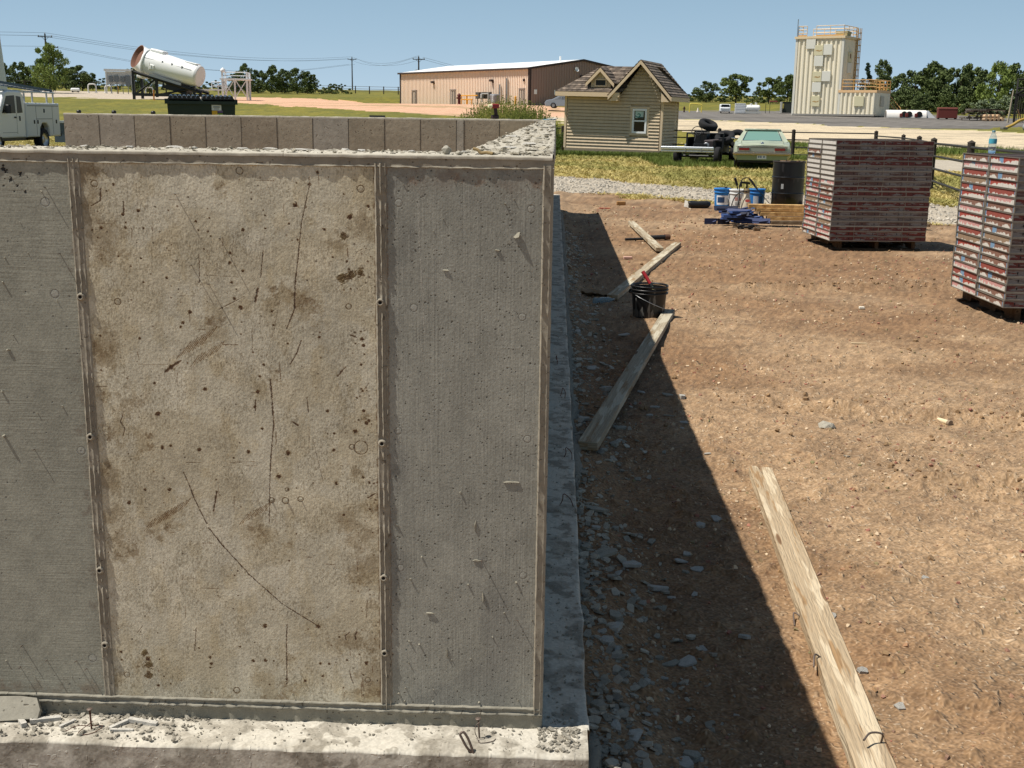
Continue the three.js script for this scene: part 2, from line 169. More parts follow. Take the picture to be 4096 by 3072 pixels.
function faceTex(w, h, mmW, mmH, base, seed, style) {
  const col = new Float32Array(w * h * 3), bmp = new Float32Array(w * h), sx = w / mmW, sy = h / mmH, f = mulberry(seed);
  for (let j = 0; j < h; j++) for (let i = 0; i < w; i++) {
    const x = i / sx, y = j / sy, o = j * w + i;                                  // mm
    const big = fbm(x / 170, y / 170, 4, seed), med = fbm(x / 26, y / 34, 4, seed + 5), fine = fbm(x / 3.2, y / 3.6, 2, seed + 9);
    const vst = style === 'grain' ? 0 : fbm(x / 3.5, y / 120, 3, seed + 15), hst = style === 'grain' ? fbm(x / 60, y / 3.4, 4, seed + 19) : 0;
    const sp = vn(x / 1.5, y / 1.7, seed + 51); let k = 0.74 + 0.16 * big + 0.15 * med + 0.15 * fine + 0.12 * sp, r = base[0] * k, g = base[1] * k, b = base[2] * k, z = 0.5 + 0.10 * (med - 0.5) + 0.10 * (fine - 0.5);
    if (style === 'stain') {
      const st = S((fbm(x / 120, y / 90, 4, seed + 23) - 0.50) / 0.12) * 0.18 + S((fbm(x / 30, y / 60, 4, seed + 25) - 0.54) / 0.12) * 0.18;
      r = mix(r, r * 0.86, st); g = mix(g, g * 0.79, st); b = mix(b, b * 0.66, st);
      const pale = S((fbm(x / 60, y / 100, 4, seed + 29) - 0.52) / 0.1) * 0.3; r = mix(r, r * 1.16, pale); g = mix(g, g * 1.17, pale); b = mix(b, b * 1.2, pale); const dkk = S((fbm(x / 2.2, y / 5, 4, seed + 35) - 0.5) / 0.2) * (0.35 + 0.65 * S((fbm(x / 60, y / 60, 3, seed + 37) - 0.45) / 0.2)) * 0.16; r *= 1 - dkk; g *= 1 - dkk * 1.1; b *= 1 - dkk * 1.25;
      z += 0.12 * (fbm(x / 7, y / 9, 3, seed + 31) - 0.5) + 0.06 * (vst - 0.5);
    }
    if (style === 'pit') { const s2 = S((fbm(x / 120, y / 160, 3, seed + 33) - 0.5) / 0.2) * 0.09; r *= 1 - s2; g *= 1 - s2; b *= 1 - s2 * 0.9; z += 0.16 * (vst - 0.5); }
    if (style === 'grain') { const hk = S((fbm(x / 90, y / 60, 2, seed + 41) - 0.35) / 0.3); z += 0.13 * hk * (hst - 0.5) + 0.06 * (fbm(x / 60, y / 1.6, 2, seed + 43) - 0.5); const q = (hst - 0.5) * 0.08; r *= 1 + q; g *= 1 + q; b *= 1 + q; }
    col[o * 3] = r; col[o * 3 + 1] = g; col[o * 3 + 2] = b; bmp[o] = z;
  }
  const dab = (x, y, rad, c, a, dz, soft = 0.5, rag = 0.35) => {                   // ragged blotch
    const R = rad * 1.6, sd = Math.floor(x * 7 + y * 3);
    for (let j = Math.max(0, Math.floor((y - R) * sy)); j < Math.min(h, (y + R) * sy); j++) for (let i = Math.max(0, Math.floor((x - R) * sx)); i < Math.min(w, (x + R) * sx); i++) {
      const X = i / sx, Y = j / sy, d = Math.hypot(X - x, Y - y) / rad + (fbm(X / rad * 1.5, Y / rad * 1.5, 3, sd) - 0.5) * 2 * rag + (fbm(X / 3, Y / 3, 2, sd + 7) - 0.5) * rag, t = a * S((1 - d) / soft + 0.3); if (t <= 0) continue;
      const o = j * w + i; for (let q = 0; q < 3; q++) col[o * 3 + q] = mix(col[o * 3 + q], c[q], t); bmp[o] += dz * t;
    }
  };
  const stroke = (pts, wd, c, a, dz) => { for (let k = 0; k + 3 < pts.length; k += 2) { const [x0, y0, x1, y1] = pts.slice(k), L = Math.hypot(x1 - x0, y1 - y0), n = Math.max(1, Math.ceil(L / Math.max(0.5, wd * 0.5))); for (let i = 0; i <= n; i++) { const t = i / n, jx = (vn((x0 + t * 97) * 0.7, y0 + t * L * 0.2, 5) - 0.5) * 2.4, q = wd * (0.55 + 0.9 * vn(t * L * 0.25, x0, 6)); const X = x0 + (x1 - x0) * t + jx, Y = y0 + (y1 - y0) * t; for (let jj = Math.floor((Y - q) * sy); jj <= (Y + q) * sy; jj++) for (let ii = Math.floor((X - q) * sx); ii <= (X + q) * sx; ii++) { if (ii < 0 || jj < 0 || ii >= w || jj >= h) continue; const d = Math.hypot(ii / sx - X, jj / sy - Y) / q; if (d > 1) continue; const o = jj * w + ii, m = a * (1 - d * d) * 0.7; for (let e = 0; e < 3; e++) col[o * 3 + e] = mix(col[o * 3 + e], c[e], m); bmp[o] += dz * m * 0.4; } } } };
  const ring = (x, y, r, c, a, dz) => { const p = []; for (let k = 0; k <= 22; k++) p.push(x + r * Math.cos(k * 0.2856), y + r * Math.sin(k * 0.2856)); stroke(p, 1.2, c, a, dz); };
  return { col, bmp, w, h, f, dab, stroke, ring, mmW, mmH, done() { const c = tex(w, h, (u, v, i, j) => { const o = (j * w + i) * 3; return [col[o], col[o + 1], col[o + 2]]; }), b = tex(w, h, (u, v, i, j) => bmp[j * w + i], false); for (const t of [c, b]) t.wrapS = t.wrapT = THREE.ClampToEdgeWrapping; return [c, b]; } };
}
const rust = [92, 66, 44], dk = [70, 56, 42], gold = [128, 106, 66];
const fMid = (() => {
  const t = faceTex(1024, 1984, 617, 1200, [194, 187, 166], 401, 'stain');
  for (const [x, y, r] of ST) { t.dab(x, y, r * 0.85, [136, 116, 82], 0.30, 0, 1.1, 1.3); for (let q = 0; q < 5; q++) t.dab(x + rr(-0.6, 0.6, t.f) * r, y + rr(-0.7, 0.7, t.f) * r, r * rr(0.08, 0.26, t.f), [104, 82, 56], 0.36, -0.06, 0.8, 1.4); }
  for (let k = 0; k < 26; k++) { const e = t.f(), x = k % 2 ? 600 - e * e * 90 : t.f() * t.f() * 90 + 12; t.dab(x, t.f() * 1180, rr(10, 34, t.f), [112, 92, 64], 0.34, 0, 1.0, 1.2); }
  for (let k = 0; k < 330; k++) { const e = t.f(); t.dab(e < 0.3 ? 560 + t.f() * 55 : t.f() * 617, t.f() * 1200, rr(0.9, 2.6, t.f), t.f() < 0.6 ? rust : dk, rr(0.35, 0.8, t.f), -0.1); }
  for (let k = 0; k < 46; k++) { const x = t.f() * 617, y = t.f() * 1200, v = t.f() < 0.7, L = rr(8, 42, t.f); t.stroke([x, y, x + (v ? rr(-3, 3, t.f) : L), y + (v ? L : rr(-2, 2, t.f))], rr(0.6, 1.1, t.f), rust, 0.55, -0.05); }
  for (const [x, y, r] of SP) { t.dab(x, y, r * 1.35, gold, 0.4, 0, 0.8, 0.7); t.dab(x, y, r * 0.95, rust, 0.95, -0.32, 0.4, 0.7); t.dab(x + 1, y - r * 0.5, r * 0.45, [58, 40, 28], 0.75, -0.2, 0.5, 0.6); }
  for (const [x, y, r] of RG) { t.ring(x, y, r, [104, 86, 64], 0.6, -0.5); t.dab(x, y, r * 0.6, [166, 160, 144], 0.4, 0.12); }
  for (const l of LN) t.stroke(l.slice(1), l[0] * 0.25, [84, 62, 44], 0.85, -0.6);
  for (let k = 0; k < 700; k++) { const e = t.f(); t.dab(t.f() * 617, t.f() * 1200, 0.5 + e * e * 0.9, [92, 82, 66], 0.6, -0.3); }
  for (const [x, y, w2] of [[545, 1050, 12], [540, 965, 16], [558, 972, 14], [575, 980, 14], [80, 110, 10], [88, 80, 14], [86, 60, 12]]) { for (let q = 0; q < 6; q++) t.dab(x + rr(-6, 6, t.f), y + rr(-6, 6, t.f), w2 * rr(0.25, 0.55, t.f), q % 2 ? [112, 94, 62] : [86, 66, 42], 0.7, q % 2 ? 0.2 : -0.25, 0.4, 1.0); }
  for (const [x, y] of [[210, 785], [240, 770], [225, 800], [150, 420], [120, 400], [330, 420]]) for (let k = 0; k < 9; k++) t.stroke([x + k * 7 - 25, y + k * 4, x + k * 7 - 5, y + k * 4 + 26], 1.1, [104, 78, 50], 0.4, -0.3);  // knot grain
  t.stroke([2, 2, 2, 1198], 4, rust, 0.5, -0.1); t.stroke([612, 10, 613, 1190], 5, rust, 0.55, -0.1); t.stroke([0, 3, 617, 3], 4, rust, 0.45, 0);
  return t.done();
})();
const fRight = (() => {
  const t = faceTex(640, 1984, 330, 1200, [149, 148, 138], 503, 'pit');
  for (let k = 0; k < 1500; k++) { const e = t.f(); t.dab(t.f() * 330, t.f() * 1200, e * e * 1.5 + 0.7, [74, 72, 66], 0.8, -0.36, 0.5, 0.5); }
  for (let k = 0; k < 40; k++) t.dab(t.f() * 330, 1150 + t.f() * 46, rr(6, 22, t.f), [122, 108, 96], 0.16, 0.0, 0.9, 1.0);
  for (const [x, y] of [[195, 1165], [150, 1172], [310, 1160], [60, 1165]]) t.dab(x, y, 9, [128, 92, 70], 0.3, 0, 0.9, 1.1);
  for (let k = 0; k < 40; k++) { const x = t.f() * 330, y = t.f() * 1100; t.stroke([x, y, x + rr(-3, 3, t.f), y + rr(20, 120, t.f)], 0.7, [188, 186, 178], 0.45, 0.12); }
  t.stroke([70, 1130, 72, 1040, 80, 900, 82, 850], 1.0, [176, 172, 162], 0.55, 0.25); t.stroke([4, 2, 4, 1198], 4, [120, 92, 72], 0.4, 0);
  for (const [x, y] of [[30, 1120], [300, 1112], [25, 640], [300, 628], [28, 330], [296, 320], [60, 905], [285, 890]]) { t.ring(x, y, 8, [120, 118, 110], 0.6, -0.3); t.dab(x, y, 6.5, [172, 170, 160], 0.5, 0.2); }
  return t.done();
})();
const fLeft = (() => {
  const t = faceTex(640, 1600, 420, 1200, [148, 147, 134], 607, 'grain');
  for (let k = 0; k < 180; k++) { const e = t.f(); t.dab(t.f() * 420, t.f() * 1200, e * e * 2 + 0.6, [80, 80, 78], 0.7, -0.3); }
  for (let k = 0; k < 24; k++) t.dab(rr(230, 330, t.f), rr(1130, 1185, t.f), rr(0.8, 4.5, t.f), [36, 36, 35], 0.95, -0.6, 0.3, 1.1);   // honeycombed voids under the top
  for (let k = 0; k < 34; k++) t.dab(rr(395, 424, t.f), t.f() * 1200, rr(4, 14, t.f), [112, 100, 88], 0.3, 0, 0.9, 1.3);
  for (let k = 0; k < 40; k++) t.dab(t.f() * 420, rr(0, 26, t.f), rr(6, 20, t.f), [120, 100, 82], 0.16, 0, 0.9, 1.2);
  for (const [x, y] of [[366, 920], [398, 580], [390, 95], [360, 1110]]) { t.ring(x, y, 9, [120, 120, 116], 0.6, -0.3); t.dab(x, y, 7, [176, 175, 170], 0.4, 0.15); }
  return t.done();
})();

// ---------------------------------------------------------------- shared materials
const conc = (c, k = 1, b = 0.004) => M(c, 0.95, { map: rep(tConc, k), bumpMap: rep(tConcB, k), bumpScale: b });
const mConc = conc(0xf4f0e6, 1.3, 0.004), mConcTop = conc(0xf4f0e6, 1.3, 0.0015), mFoot = M(0xe4e0d7, 0.95, { map: rep(tFootC, 0.8), bumpMap: rep(tConcB, 1.3), bumpScale: 0.003 }), mConcGrey = conc(0xbdbbb4, 1.1, 0.004);
const mDark = M(0x16171a, 0.7), mBlack = M(0x0c0c0d, 0.45), mSteel = M(0x9a9c9e, 0.42, { metalness: 0.7 }), mGalv = M(0xb9bcbd, 0.5, { metalness: 0.35 }), mRust = M(0x5a3a2c, 0.9), mRubber = M(0x17171a, 0.9), mChrome = M(0xd8dade, 0.12, { metalness: 1 });
const mWhite = M(0xdfe0de, 0.55), mBoard = M(0xe3ded2, 0.85, { map: rep(tWood, 1 / 6, 1 / 0.5), bumpMap: rep(tWoodB, 1 / 0.8, 1 / 0.5), bumpScale: 0.002 }), mFresh = M(0xffd79a, 0.8, { map: rep(tWood, 1 / 1.3, 1 / 0.6) }), mOldWood = M(0x9a8a78, 0.9, { map: rep(tWood, 1 / 1.1, 1 / 0.4) });
const mNail = M(0x6d6058, 0.55, { metalness: 0.5 }), mGlassDark = M(0x0b0f12, 0.08), mYellow = M(0xd79a2c, 0.6), mBark = M(0x3d332a, 0.95);

// ---------------------------------------------------------------- ground: one polar sheet cut into regions
{
  const A = [], Rr = []; for (let a = -180; a < -30; a += 3) A.push(a); for (let a = -30; a < 27; a += 0.125) A.push(a); for (let a = 27; a <= 180; a += 3) A.push(a);
  for (let r = 0.2; r < 2.2; r += 0.25) Rr.push(r); for (let r = 2.2; r < 360;) { Rr.push(r); r += Math.min(1.3, r * r / 1050); } for (const r of [380, 420, 500, 700, 1100, 1800]) Rr.push(r);
  const nA = A.length, nR = Rr.length, pos = new Float32Array(nA * nR * 3), col = new Float32Array(nA * nR * 3), sets = {};
  const reg = new Array(nA * nR);
  for (let i = 0; i < nR; i++) for (let j = 0; j < nA; j++) {
    const a = A[j] * Math.PI / 180, x = Rr[i] * Math.sin(a), z = -Rr[i] * Math.cos(a), o = i * nA + j;
    pos[o * 3] = x; pos[o * 3 + 2] = z; reg[o] = regionOf(x, z);
    pos[o * 3 + 1] = H(x, z) + (Rr[i] < 40 ? yard(x, z) : 0) + (Rr[i] > 55 && reg[o] === 'grass_field' ? (fbm(x * 0.25, z * 0.25, 3, 51) - 0.5) * 0.16 : 0);
    let c = [1, 1, 1];
    if (reg[o] === 'dirt_yard') {   // reddish damp soil, paler dust tracked over it
      const p = fbm(x * 0.55, z * 0.55, 4, 61), q = fbm(x * 2.3, z * 2.3, 3, 67), dust = S((p + 0.35 * q - 0.62) / 0.2), red = 0.6 * S((0.52 - p) / 0.16);
      c = [mix(0.76, 1.0, dust), mix(0.69, 0.98, dust), mix(0.64, 0.98, dust)]; c[1] *= 1 - 0.08 * red; c[2] *= 1 - 0.16 * red; const gn = 0.68 + 0.52 * hash(i, j, 3) + 0.16 * (vn(x * 9, z * 9, 91) - 0.5) + 0.12 * (fbm(x * 3, z * 3, 2, 93) - 0.5); c = c.map(v => v * gn); 
    } else if (reg[o] === 'grass_field') {
      const d = Rr[i], p = fbm(x * 0.28, z * 0.16, 4, 71), q = fbm(x * 0.9, z * 0.5, 3, 73), t = S((0.6 * p + 0.4 * q - 0.42) / 0.16); c = [mix(0.76, 1.05, t), mix(0.74, 0.92, t), mix(0.52, 0.62, t)]; const gv = 0.82 + 0.32 * hash(i, j, 5); c = c.map(v => v * gv);
      if (d > 60) { c[0] *= 0.88; c[1] *= 0.98; c[2] *= 0.78; }
    } else if (reg[o] === 'asphalt_pad') { const s = Math.abs(((x * 0.42 + z * 0.9) % 13) / 13 + 0.35 * fbm(x * 0.05, z * 0.05, 2, 79)), t = S((0.05 - Math.abs(s + 0.45)) / 0.03) * 0.5 + S((fbm(x * 0.04, z * 0.25, 3, 81) - 0.6) / 0.05) * 0.3; c = [1 - t, 1 - t, 1 - t]; }
    else if (reg[o] === 'clay_road') { const t = S((fbm(x * 0.2, z * 0.35, 3, 83) - 0.6) / 0.05) * 0.6; c = [mix(1, 0.5, t), mix(1, 0.62, t), mix(1, 0.45, t)]; }
    else if (reg[o] === 'gravel_road') { const t = S((fbm(x * 0.16, z * 0.5, 3, 85) - 0.56) / 0.08); c = [mix(1, 0.72, t), mix(0.97, 0.70, t), mix(0.9, 0.66, t)]; }
    col.set(c, o * 3);
  }
  const push = (n, a, b, c) => (sets[n] ??= []).push(a, b, c);
  for (let i = 0; i + 1 < nR; i++) for (let j = 0; j < nA; j++) { const k = (j + 1) % nA, a = i * nA + j, b = i * nA + k, c = (i + 1) * nA + k, d = (i + 1) * nA + j, n = Rr[i] > 2 ? reg[a] : 'dirt_yard'; push(n, a, b, c); push(n, a, c, d); }
  const mats = {
    dirt_yard: M(0xffffff, 1, { map: tDirt[0], bumpMap: tDirtB[0], bumpScale: 0.02, vertexColors: true }),
    grass_field: M(0xdcd4b6, 1, { map: rep(tGrass, 0.25), vertexColors: true }),
    gravel_strip: M(0xd6cfc4, 1, { map: rep(tGravel, 0.4), bumpMap: rep(tGravelB, 0.4), bumpScale: 0.02, vertexColors: true }),
    asphalt_pad: M(0xc4c0ba, 0.95, { map: rep(tAsph, 0.3), vertexColors: true }),
    clay_road: M(0xffd2b6, 1, { map: rep(tGravel, 0.22), vertexColors: true }),
  };
  mats.gravel_drive = M(0xd6d0c6, 1, { map: rep(tGravel, 0.35), vertexColors: true }); mats.gravel_road = M(0xf4ead8, 1, { map: rep(tGravel, 0.25), vertexColors: true }); mats.gravel_lot = M(0xe0d6ca, 1, { map: rep(tGravel, 0.25), vertexColors: true });
  for (const n in sets) {
    const map = new Map(), P = [], C = [], I = [];
    for (const q of sets[n]) { let k = map.get(q); if (k === undefined) { k = P.length / 3; map.set(q, k); P.push(pos[q * 3], pos[q * 3 + 1], pos[q * 3 + 2]); C.push(col[q * 3], col[q * 3 + 1], col[q * 3 + 2]); } I.push(k); }
    const g = new THREE.BufferGeometry(), U = new Float32Array(P.length / 3 * 2); for (let k = 0; k < U.length / 2; k++) { U[k * 2] = P[k * 3]; U[k * 2 + 1] = P[k * 3 + 2]; }
    g.setAttribute('position', new THREE.Float32BufferAttribute(P, 3)); g.setAttribute('color', new THREE.Float32BufferAttribute(C, 3)); g.setAttribute('uv', new THREE.BufferAttribute(U, 2)); g.setIndex(I); g.computeVertexNormals();
    const m = new THREE.Mesh(g, mats[n]); m.name = n; m.receiveShadow = true; m.castShadow = n === 'dirt_yard'; m.userData = { kind: 'structure', label: { dirt_yard: 'bare reddish brown dirt of the building yard', grass_field: 'mown yellow and green grass field', gravel_strip: 'strip of pale gravel between dirt and grass', gravel_drive: 'grey gravel drive beyond the pipe fence', gravel_road: 'wide sunlit cream gravel road', asphalt_pad: 'grey asphalt pad in front of the tower', clay_road: 'pinkish clay track below the metal building', gravel_lot: 'pale gravel lot under the far trees' }[n], category: { dirt_yard: 'ground', grass_field: 'grass', asphalt_pad: 'pavement' }[n] ?? 'gravel' }; scene.add(m);
  }
}
console.log('ground');
// ---------------------------------------------------------------- sweeps for cast concrete
function sweep(prof, st, map, uvf) {           // prof: cross section points, st: stations; map(point, station) -> [x, y, z]
  const n = prof.length, P = [], U = [], I = [];
  st.forEach((s, i) => prof.forEach((p, j) => { const q = map(p, s, i, j); P.push(...q); U.push(...(uvf ? uvf(p, s, q) : [q[0] + q[2] * 0.71, q[1] + q[2] * 0.71])); if (i && j) { const a = (i - 1) * n + j - 1, b = a + 1, c = i * n + j - 1, d = c + 1; I.push(a, c, b, b, c, d); } }));
  const g = new THREE.BufferGeometry(); g.setAttribute('position', new THREE.Float32BufferAttribute(P, 3)); g.setAttribute('uv', new THREE.Float32BufferAttribute(U, 2)); g.setIndex(I); g.computeVertexNormals(); return g;
}
const steps = (a, b, f) => { const o = []; for (let t = a; t < b;) { o.push(t); t += f(t); } o.push(b); return o; };
const topTex = (p, s, q) => [q[0], q[2]];

// ---------------------------------------------------------------- foundation wall
const WB=[["b",-0.224,1.29,2.0],["b",-0.08,1.332,2.2],["b",-0.098,1.322,3.1],["b",-0.021,1.294,2.2],["b",-0.244,1.265,1.6],["b",-0.188,1.168,1.6],["b",-0.305,1.358,1.8],["b",-0.055,1.362,1.8],["b",-0.202,1.366,1.6],["b",-0.108,1.155,1.6],["h",-0.219,1.186,11.1],["h",-0.114,1.228,7.8],["f",-0.074,1.259,6.7],["b",-0.324,0.629,3.3],["b",-0.271,0.558,3.0],["b",-0.169,0.496,3.0],["b",-0.089,0.432,3.0],["b",-0.299,0.359,3.7],["b",-0.278,0.353,3.3],["b",-0.115,0.374,3.0],["b",-0.187,0.707,3.3],["b",-0.3,0.307,3.3],["b",-0.205,0.317,1.9],["b",-0.162,0.321,1.9],["b",-0.308,0.245,3.3],["b",-0.324,0.232,3.7],["b",-0.296,0.506,3.7],["b",-0.064,0.505,3.7],["b",-0.246,0.243,1.9],["b",-0.028,0.417,2.6],["b",-0.334,0.442,2.2],["b",-0.31,0.213,3.7],["b",-0.247,0.215,3.3],["b",-0.143,0.216,3.7],["b",-0.055,0.223,3.3],["v",-0.137,0.468,16.7],["v",-0.154,0.633,14.9],["v",-0.215,0.332,15.6],["h",-0.15,0.553,11.9],["h",-0.254,0.427,14.1],["h",-0.077,0.733,22.3],["p",-0.061,0.416,3.3],["p",-0.14,0.554,4.5],["b",-1.05,1.333,2.7],["b",-1.108,1.355,1.3],["b",-1.1,1.269,1.6],["b",-1.146,1.143,3.6],["b",-1.138,1.195,2.4],["b",-1.088,1.205,1.8],["b",-1.034,1.107,2.0],["p",-1.021,1.205,2.0],["p",-0.773,1.331,1.6],["p",-0.747,1.186,2.0],["p",-0.685,1.242,2.2],["p",-0.712,1.147,2.0],["p",-1.042,1.341,1.6],["b",-1.134,1.032,2.3],["b",-1.171,0.809,6.3],["b",-1.168,0.909,3.4],["b",-1.04,0.879,2.3],["b",-1.095,0.863,2.0],["p",-1.108,0.781,4.0],["h",-1.147,1.0,5.1],["p",-1.172,0.322,2.6],["p",-1.119,0.288,2.9],["p",-1.181,0.269,2.9],["p",-1.029,0.27,2.1],["p",-1.05,0.288,1.7],["b",-1.212,0.284,2.4],["b",-1.149,0.245,2.9],["b",-1.065,0.248,1.7],["b",-0.596,0.678,3.1],["b",-0.563,0.679,3.7],["b",-0.533,0.683,3.1],["b",-0.563,0.222,3.7]];
const TOP = 1.417, FT = 0.157;
{
  const W = thing('foundation_wall', 'cast concrete foundation wall with panel seams and a rough crumbly top', 'wall', [0, FT, -2.4]);
  const pw = (n, g, m, parent = W, uv = true) => { const geo = Array.isArray(g) ? fin(g, uv) : g; const r = part(n, geo, m, W); r.geometry.translate(0, -FT, 2.4); if (parent !== W) parent.add(r); return r; };
  pw('core', [bx(8.3, 1.25, 0.194, -4.151, 0.78, -2.502), bx(0.198, 1.25, 17.6, -0.101, 0.78, -11.4), bx(8.08, 1.33, 0.19, -4.24, 0.735, -20.105)], mConc);
  // front top: slightly dished, crumbled back edge
  const topProf = [[0.0032, -0.007], [0.0034, -0.003], [0.0026, -0.0008], [0.0012, 0], [-0.008, 0.001]]; for (let k = 1; k <= 16; k++) topProf.push([-0.008 - k * 0.0119, 0]); topProf.push([-0.2, -0.012], [-0.2, -0.03]);
  const rough = (a, b) => (fbm(a * 30, b * 30, 4, 301) - 0.5) * 0.0034 + Math.max(0, fbm(a * 75, b * 75, 2, 305) - 0.68) * 0.014;
  pw('top_surface', sweep(topProf, steps(-2.2, -0.004, () => 0.006), (p, s, i, j) => [s, TOP + p[1] + (j > 3 && j < 21 ? rough(s, p[0]) : (fbm(s * 40, 1, 2, 309) - 0.5) * 0.002), -2.4 + p[0] + (j <= 3 ? (fbm(s * 60, j * 0.1, 3, 311) - 0.4) * 0.003 : 0)], topTex), mConcTop);
  pw('top_surface', [bx(6.1, 0.02, 0.196, -5.25, TOP - 0.011, -2.5)], mConcTop);
  const rProf = [[0, -0.03], [0.001, -0.004], [-0.004, 0.0015]]; for (let k = 1; k <= 15; k++) rProf.push([-0.004 - k * 0.0128, 0]); rProf.push([-0.2, -0.006], [-0.201, -0.03]);
  pw('top_surface', sweep(rProf, steps(2.6, 20.2, t => 0.006 + t * t * 0.00028), (p, s, i, j) => [p[0] + (j < 3 ? (fbm(s * 34, 3, 3, 313) - 0.6) * 0.012 : j > 17 ? (fbm(s * 34, 9, 3, 315) - 0.5) * 0.012 : 0), TOP + p[1] + (j > 1 && j < 18 ? rough(p[0] + 4, s) * 1.1 : 0), -s], topTex), mConcTop);
  pw('top_surface', sweep([[0.003, -0.03], [0.004, -0.004], [-0.004, 0], [-0.1, 0.001], [-0.19, 0], [-0.2, -0.01]], steps(-8.28, -0.2, () => 0.05), (p, s, i, j) => [s, TOP - 0.004 + p[1] + (fbm(s * 9, j, 3, 317) - 0.5) * 0.012, -20.0 + p[0]], topTex), mConcTop);
  // near panels
  const face = (x0, x1, y0, y1, z, uv) => { const g = new THREE.PlaneGeometry(x1 - x0, y1 - y0).translate((x0 + x1) / 2, (y0 + y1) / 2, z); return g; };
  const pm = ([c, b], s) => M(0xffffff, 0.9, { map: c, bumpMap: b, bumpScale: s });
  const lab = (m, t) => { m.userData.label = t; return m; };
  lab(pw('cast_panel', face(-0.974, -0.357, 0.2, 1.4, -2.4), pm(fMid, 0.003), W, false), 'brown stained panel with scratches and rust spots');
  lab(pw('cast_panel', face(-0.345, -0.015, 0.2, 1.4, -2.4), pm(fRight, 0.0025), W, false), 'grey panel peppered with small air holes');
  lab(pw('cast_panel', face(-1.404, -0.984, 0.2, 1.4, -2.4), pm(fLeft, 0.0022), W, false), 'smooth grey panel with faint board grain');
  for (let k = 0; k < 4; k++) pw('cast_panel', face(-2.03 - k * 0.62, -1.425 - k * 0.62, 0.2, 1.4, -2.4), mConcGrey, W, false);
  const mSeam = conc(0xd2ccc0, 2, 0.001);
  const seam = (x, y0, y1, prof, sd) => sweep(prof, steps(y0, y1, () => 0.004), (p, s, i, j) => { const br = fbm(s * 14, sd, 2, 321) < 0.36 ? 0.5 : 1; return [x + p[0] * 0.001 + (fbm(s * 60, j, 2, sd) - 0.5) * 0.0022 - (s - 0.8) * 0.0, s, -2.4 + p[1] * 0.001 * (p[1] > 3 ? br * (0.62 + 0.75 * fbm(s * 110, j * 3, 2, sd + 3)) : 1)]; });
  const big = [[-13, -1], [-12, 2.5], [-9.4, 4.6], [-8.8, 4.5], [-8.4, 2], [-4, 1.6], [-2.6, 2], [0.4, 5.6], [1.0, 5.6], [1.5, 2.0], [6, 1.6], [7.6, 1.6], [9.6, 3.6], [10.1, 3.4], [10.6, 1.2], [13, -1]];
  const s1 = pw('seam_ridge', seam(-0.979, 0.185, 1.4, big, 331), mSeam), s2 = pw('seam_ridge', seam(-0.351, 0.185, 1.4, big, 341), mSeam);
  for (const x of [-1.414, -2.04, -2.66]) pw('seam_ridge', seam(x, 0.185, 1.4, big, 351), mSeam);
  pw('seam_ridge', seam(-0.017, 0.185, 1.4, [[-6, -1], [-4.6, 3], [-2.2, 6], [-1.6, 3], [8, 2.4], [10.5, 5], [11.2, 3], [15, 2], [16, -1]], 361), mSeam);
  const hfin = (y, x0, x1, prof, sd) => sweep(prof, steps(x0, x1, () => 0.004), (p, s, i, j) => [s, y + p[0] * 0.001 + (fbm(s * 50, j, 2, sd) - 0.5) * 0.003, -2.4 + p[1] * 0.001 * (p[1] > 2.5 ? 0.45 + 1.0 * fbm(s * 60, 2, 3, sd + 3) : 1)]);
  pw('top_band', hfin(1.398, -2.2, 0, [[-6.5, -1], [-6, 2.6], [-5.4, 3.0], [-3.2, 1.7], [-2.7, 1.4], [4, 1.3], [8, 1.4], [14, 1.3], [16, 1.4]], 371), mSeam);
  pw('base_band', hfin(0.2, -2.2, -0.003, [[7, -1], [5, 3], [2, 5.5], [1.4, 2.4], [-6, 2.2], [-8, 5], [-11, 8.5], [-12, 4.6], [-25, 4], [-44, 4.2]], 381), conc(0xc4c2b8, 1.6, 0.002));
  for (const [s, x] of [[s1, -0.979], [s2, -0.351]]) for (const y of [1.116, 0.813, 0.508, 0.33]) { pw('tie_hole', [lathe([[0.0035, 0.001], [0.004, 0.004], [0.0065, 0.0035], [0.009, 0]], 14).rotateX(Math.PI / 2).translate(x - 0.003, y, -2.3965)], mSeam, s); pw('tie_hole_core', [new THREE.CircleGeometry(0.0038, 12).translate(x - 0.003, y, -2.3938)], M(0x1b1815, 1), s); }
  // drips, fins and wire stubs left on the faces
  const f = mulberry(55), mBlob = conc(0xcfccc0, 3, 0.001);
  for (const [k, x, y, s] of WB) {
    const r = s * 0.001; let g;
    if (k === 'p') { pw('wire_stub', [tb([x, y, -2.402], [x + rr(-0.002, 0.002, f), y + 0.001, -2.4 + rr(0.008, 0.013, f)], 0.0011, 6)], mNail); continue; }
    if (k === 'f') g = new ConvexGeometry([V(-1, -0.5, 0), V(0.4, 0.9, 0), V(1, 1, 0.3), V(0.7, -0.4, 0.9), V(-0.3, -0.8, 0.6)]).scale(0.007, 0.007, 0.008);
    else { const pts = []; const sx = k === 'h' ? r : k === 'v' ? 0.0022 : r * 0.8, sy = k === 'v' ? r : k === 'h' ? 0.0022 : r * 0.8, sz = k === 'b' ? Math.min(0.007, r * 1.1) : 0.003; for (let q = 0; q < 14; q++) { const a = f() * 6.283, e = f(); pts.push(V(Math.cos(a) * sx * (0.55 + 0.45 * f()), Math.sin(a) * sy * (0.55 + 0.45 * f()), q < 8 ? -0.001 : sz * (0.4 + 0.6 * e))); } g = new ConvexGeometry(pts); }
    pw('mortar_blob', [g.translate(x, y, -2.4)], mBlob);
  }
  // panels of the back wall, seams between them
  const xs = [-8.28]; for (let k = 1; k < 12; k++) xs.push(-8.28 + k * 0.603); xs.push(-1.52, -0.93, -0.34, -0.2);
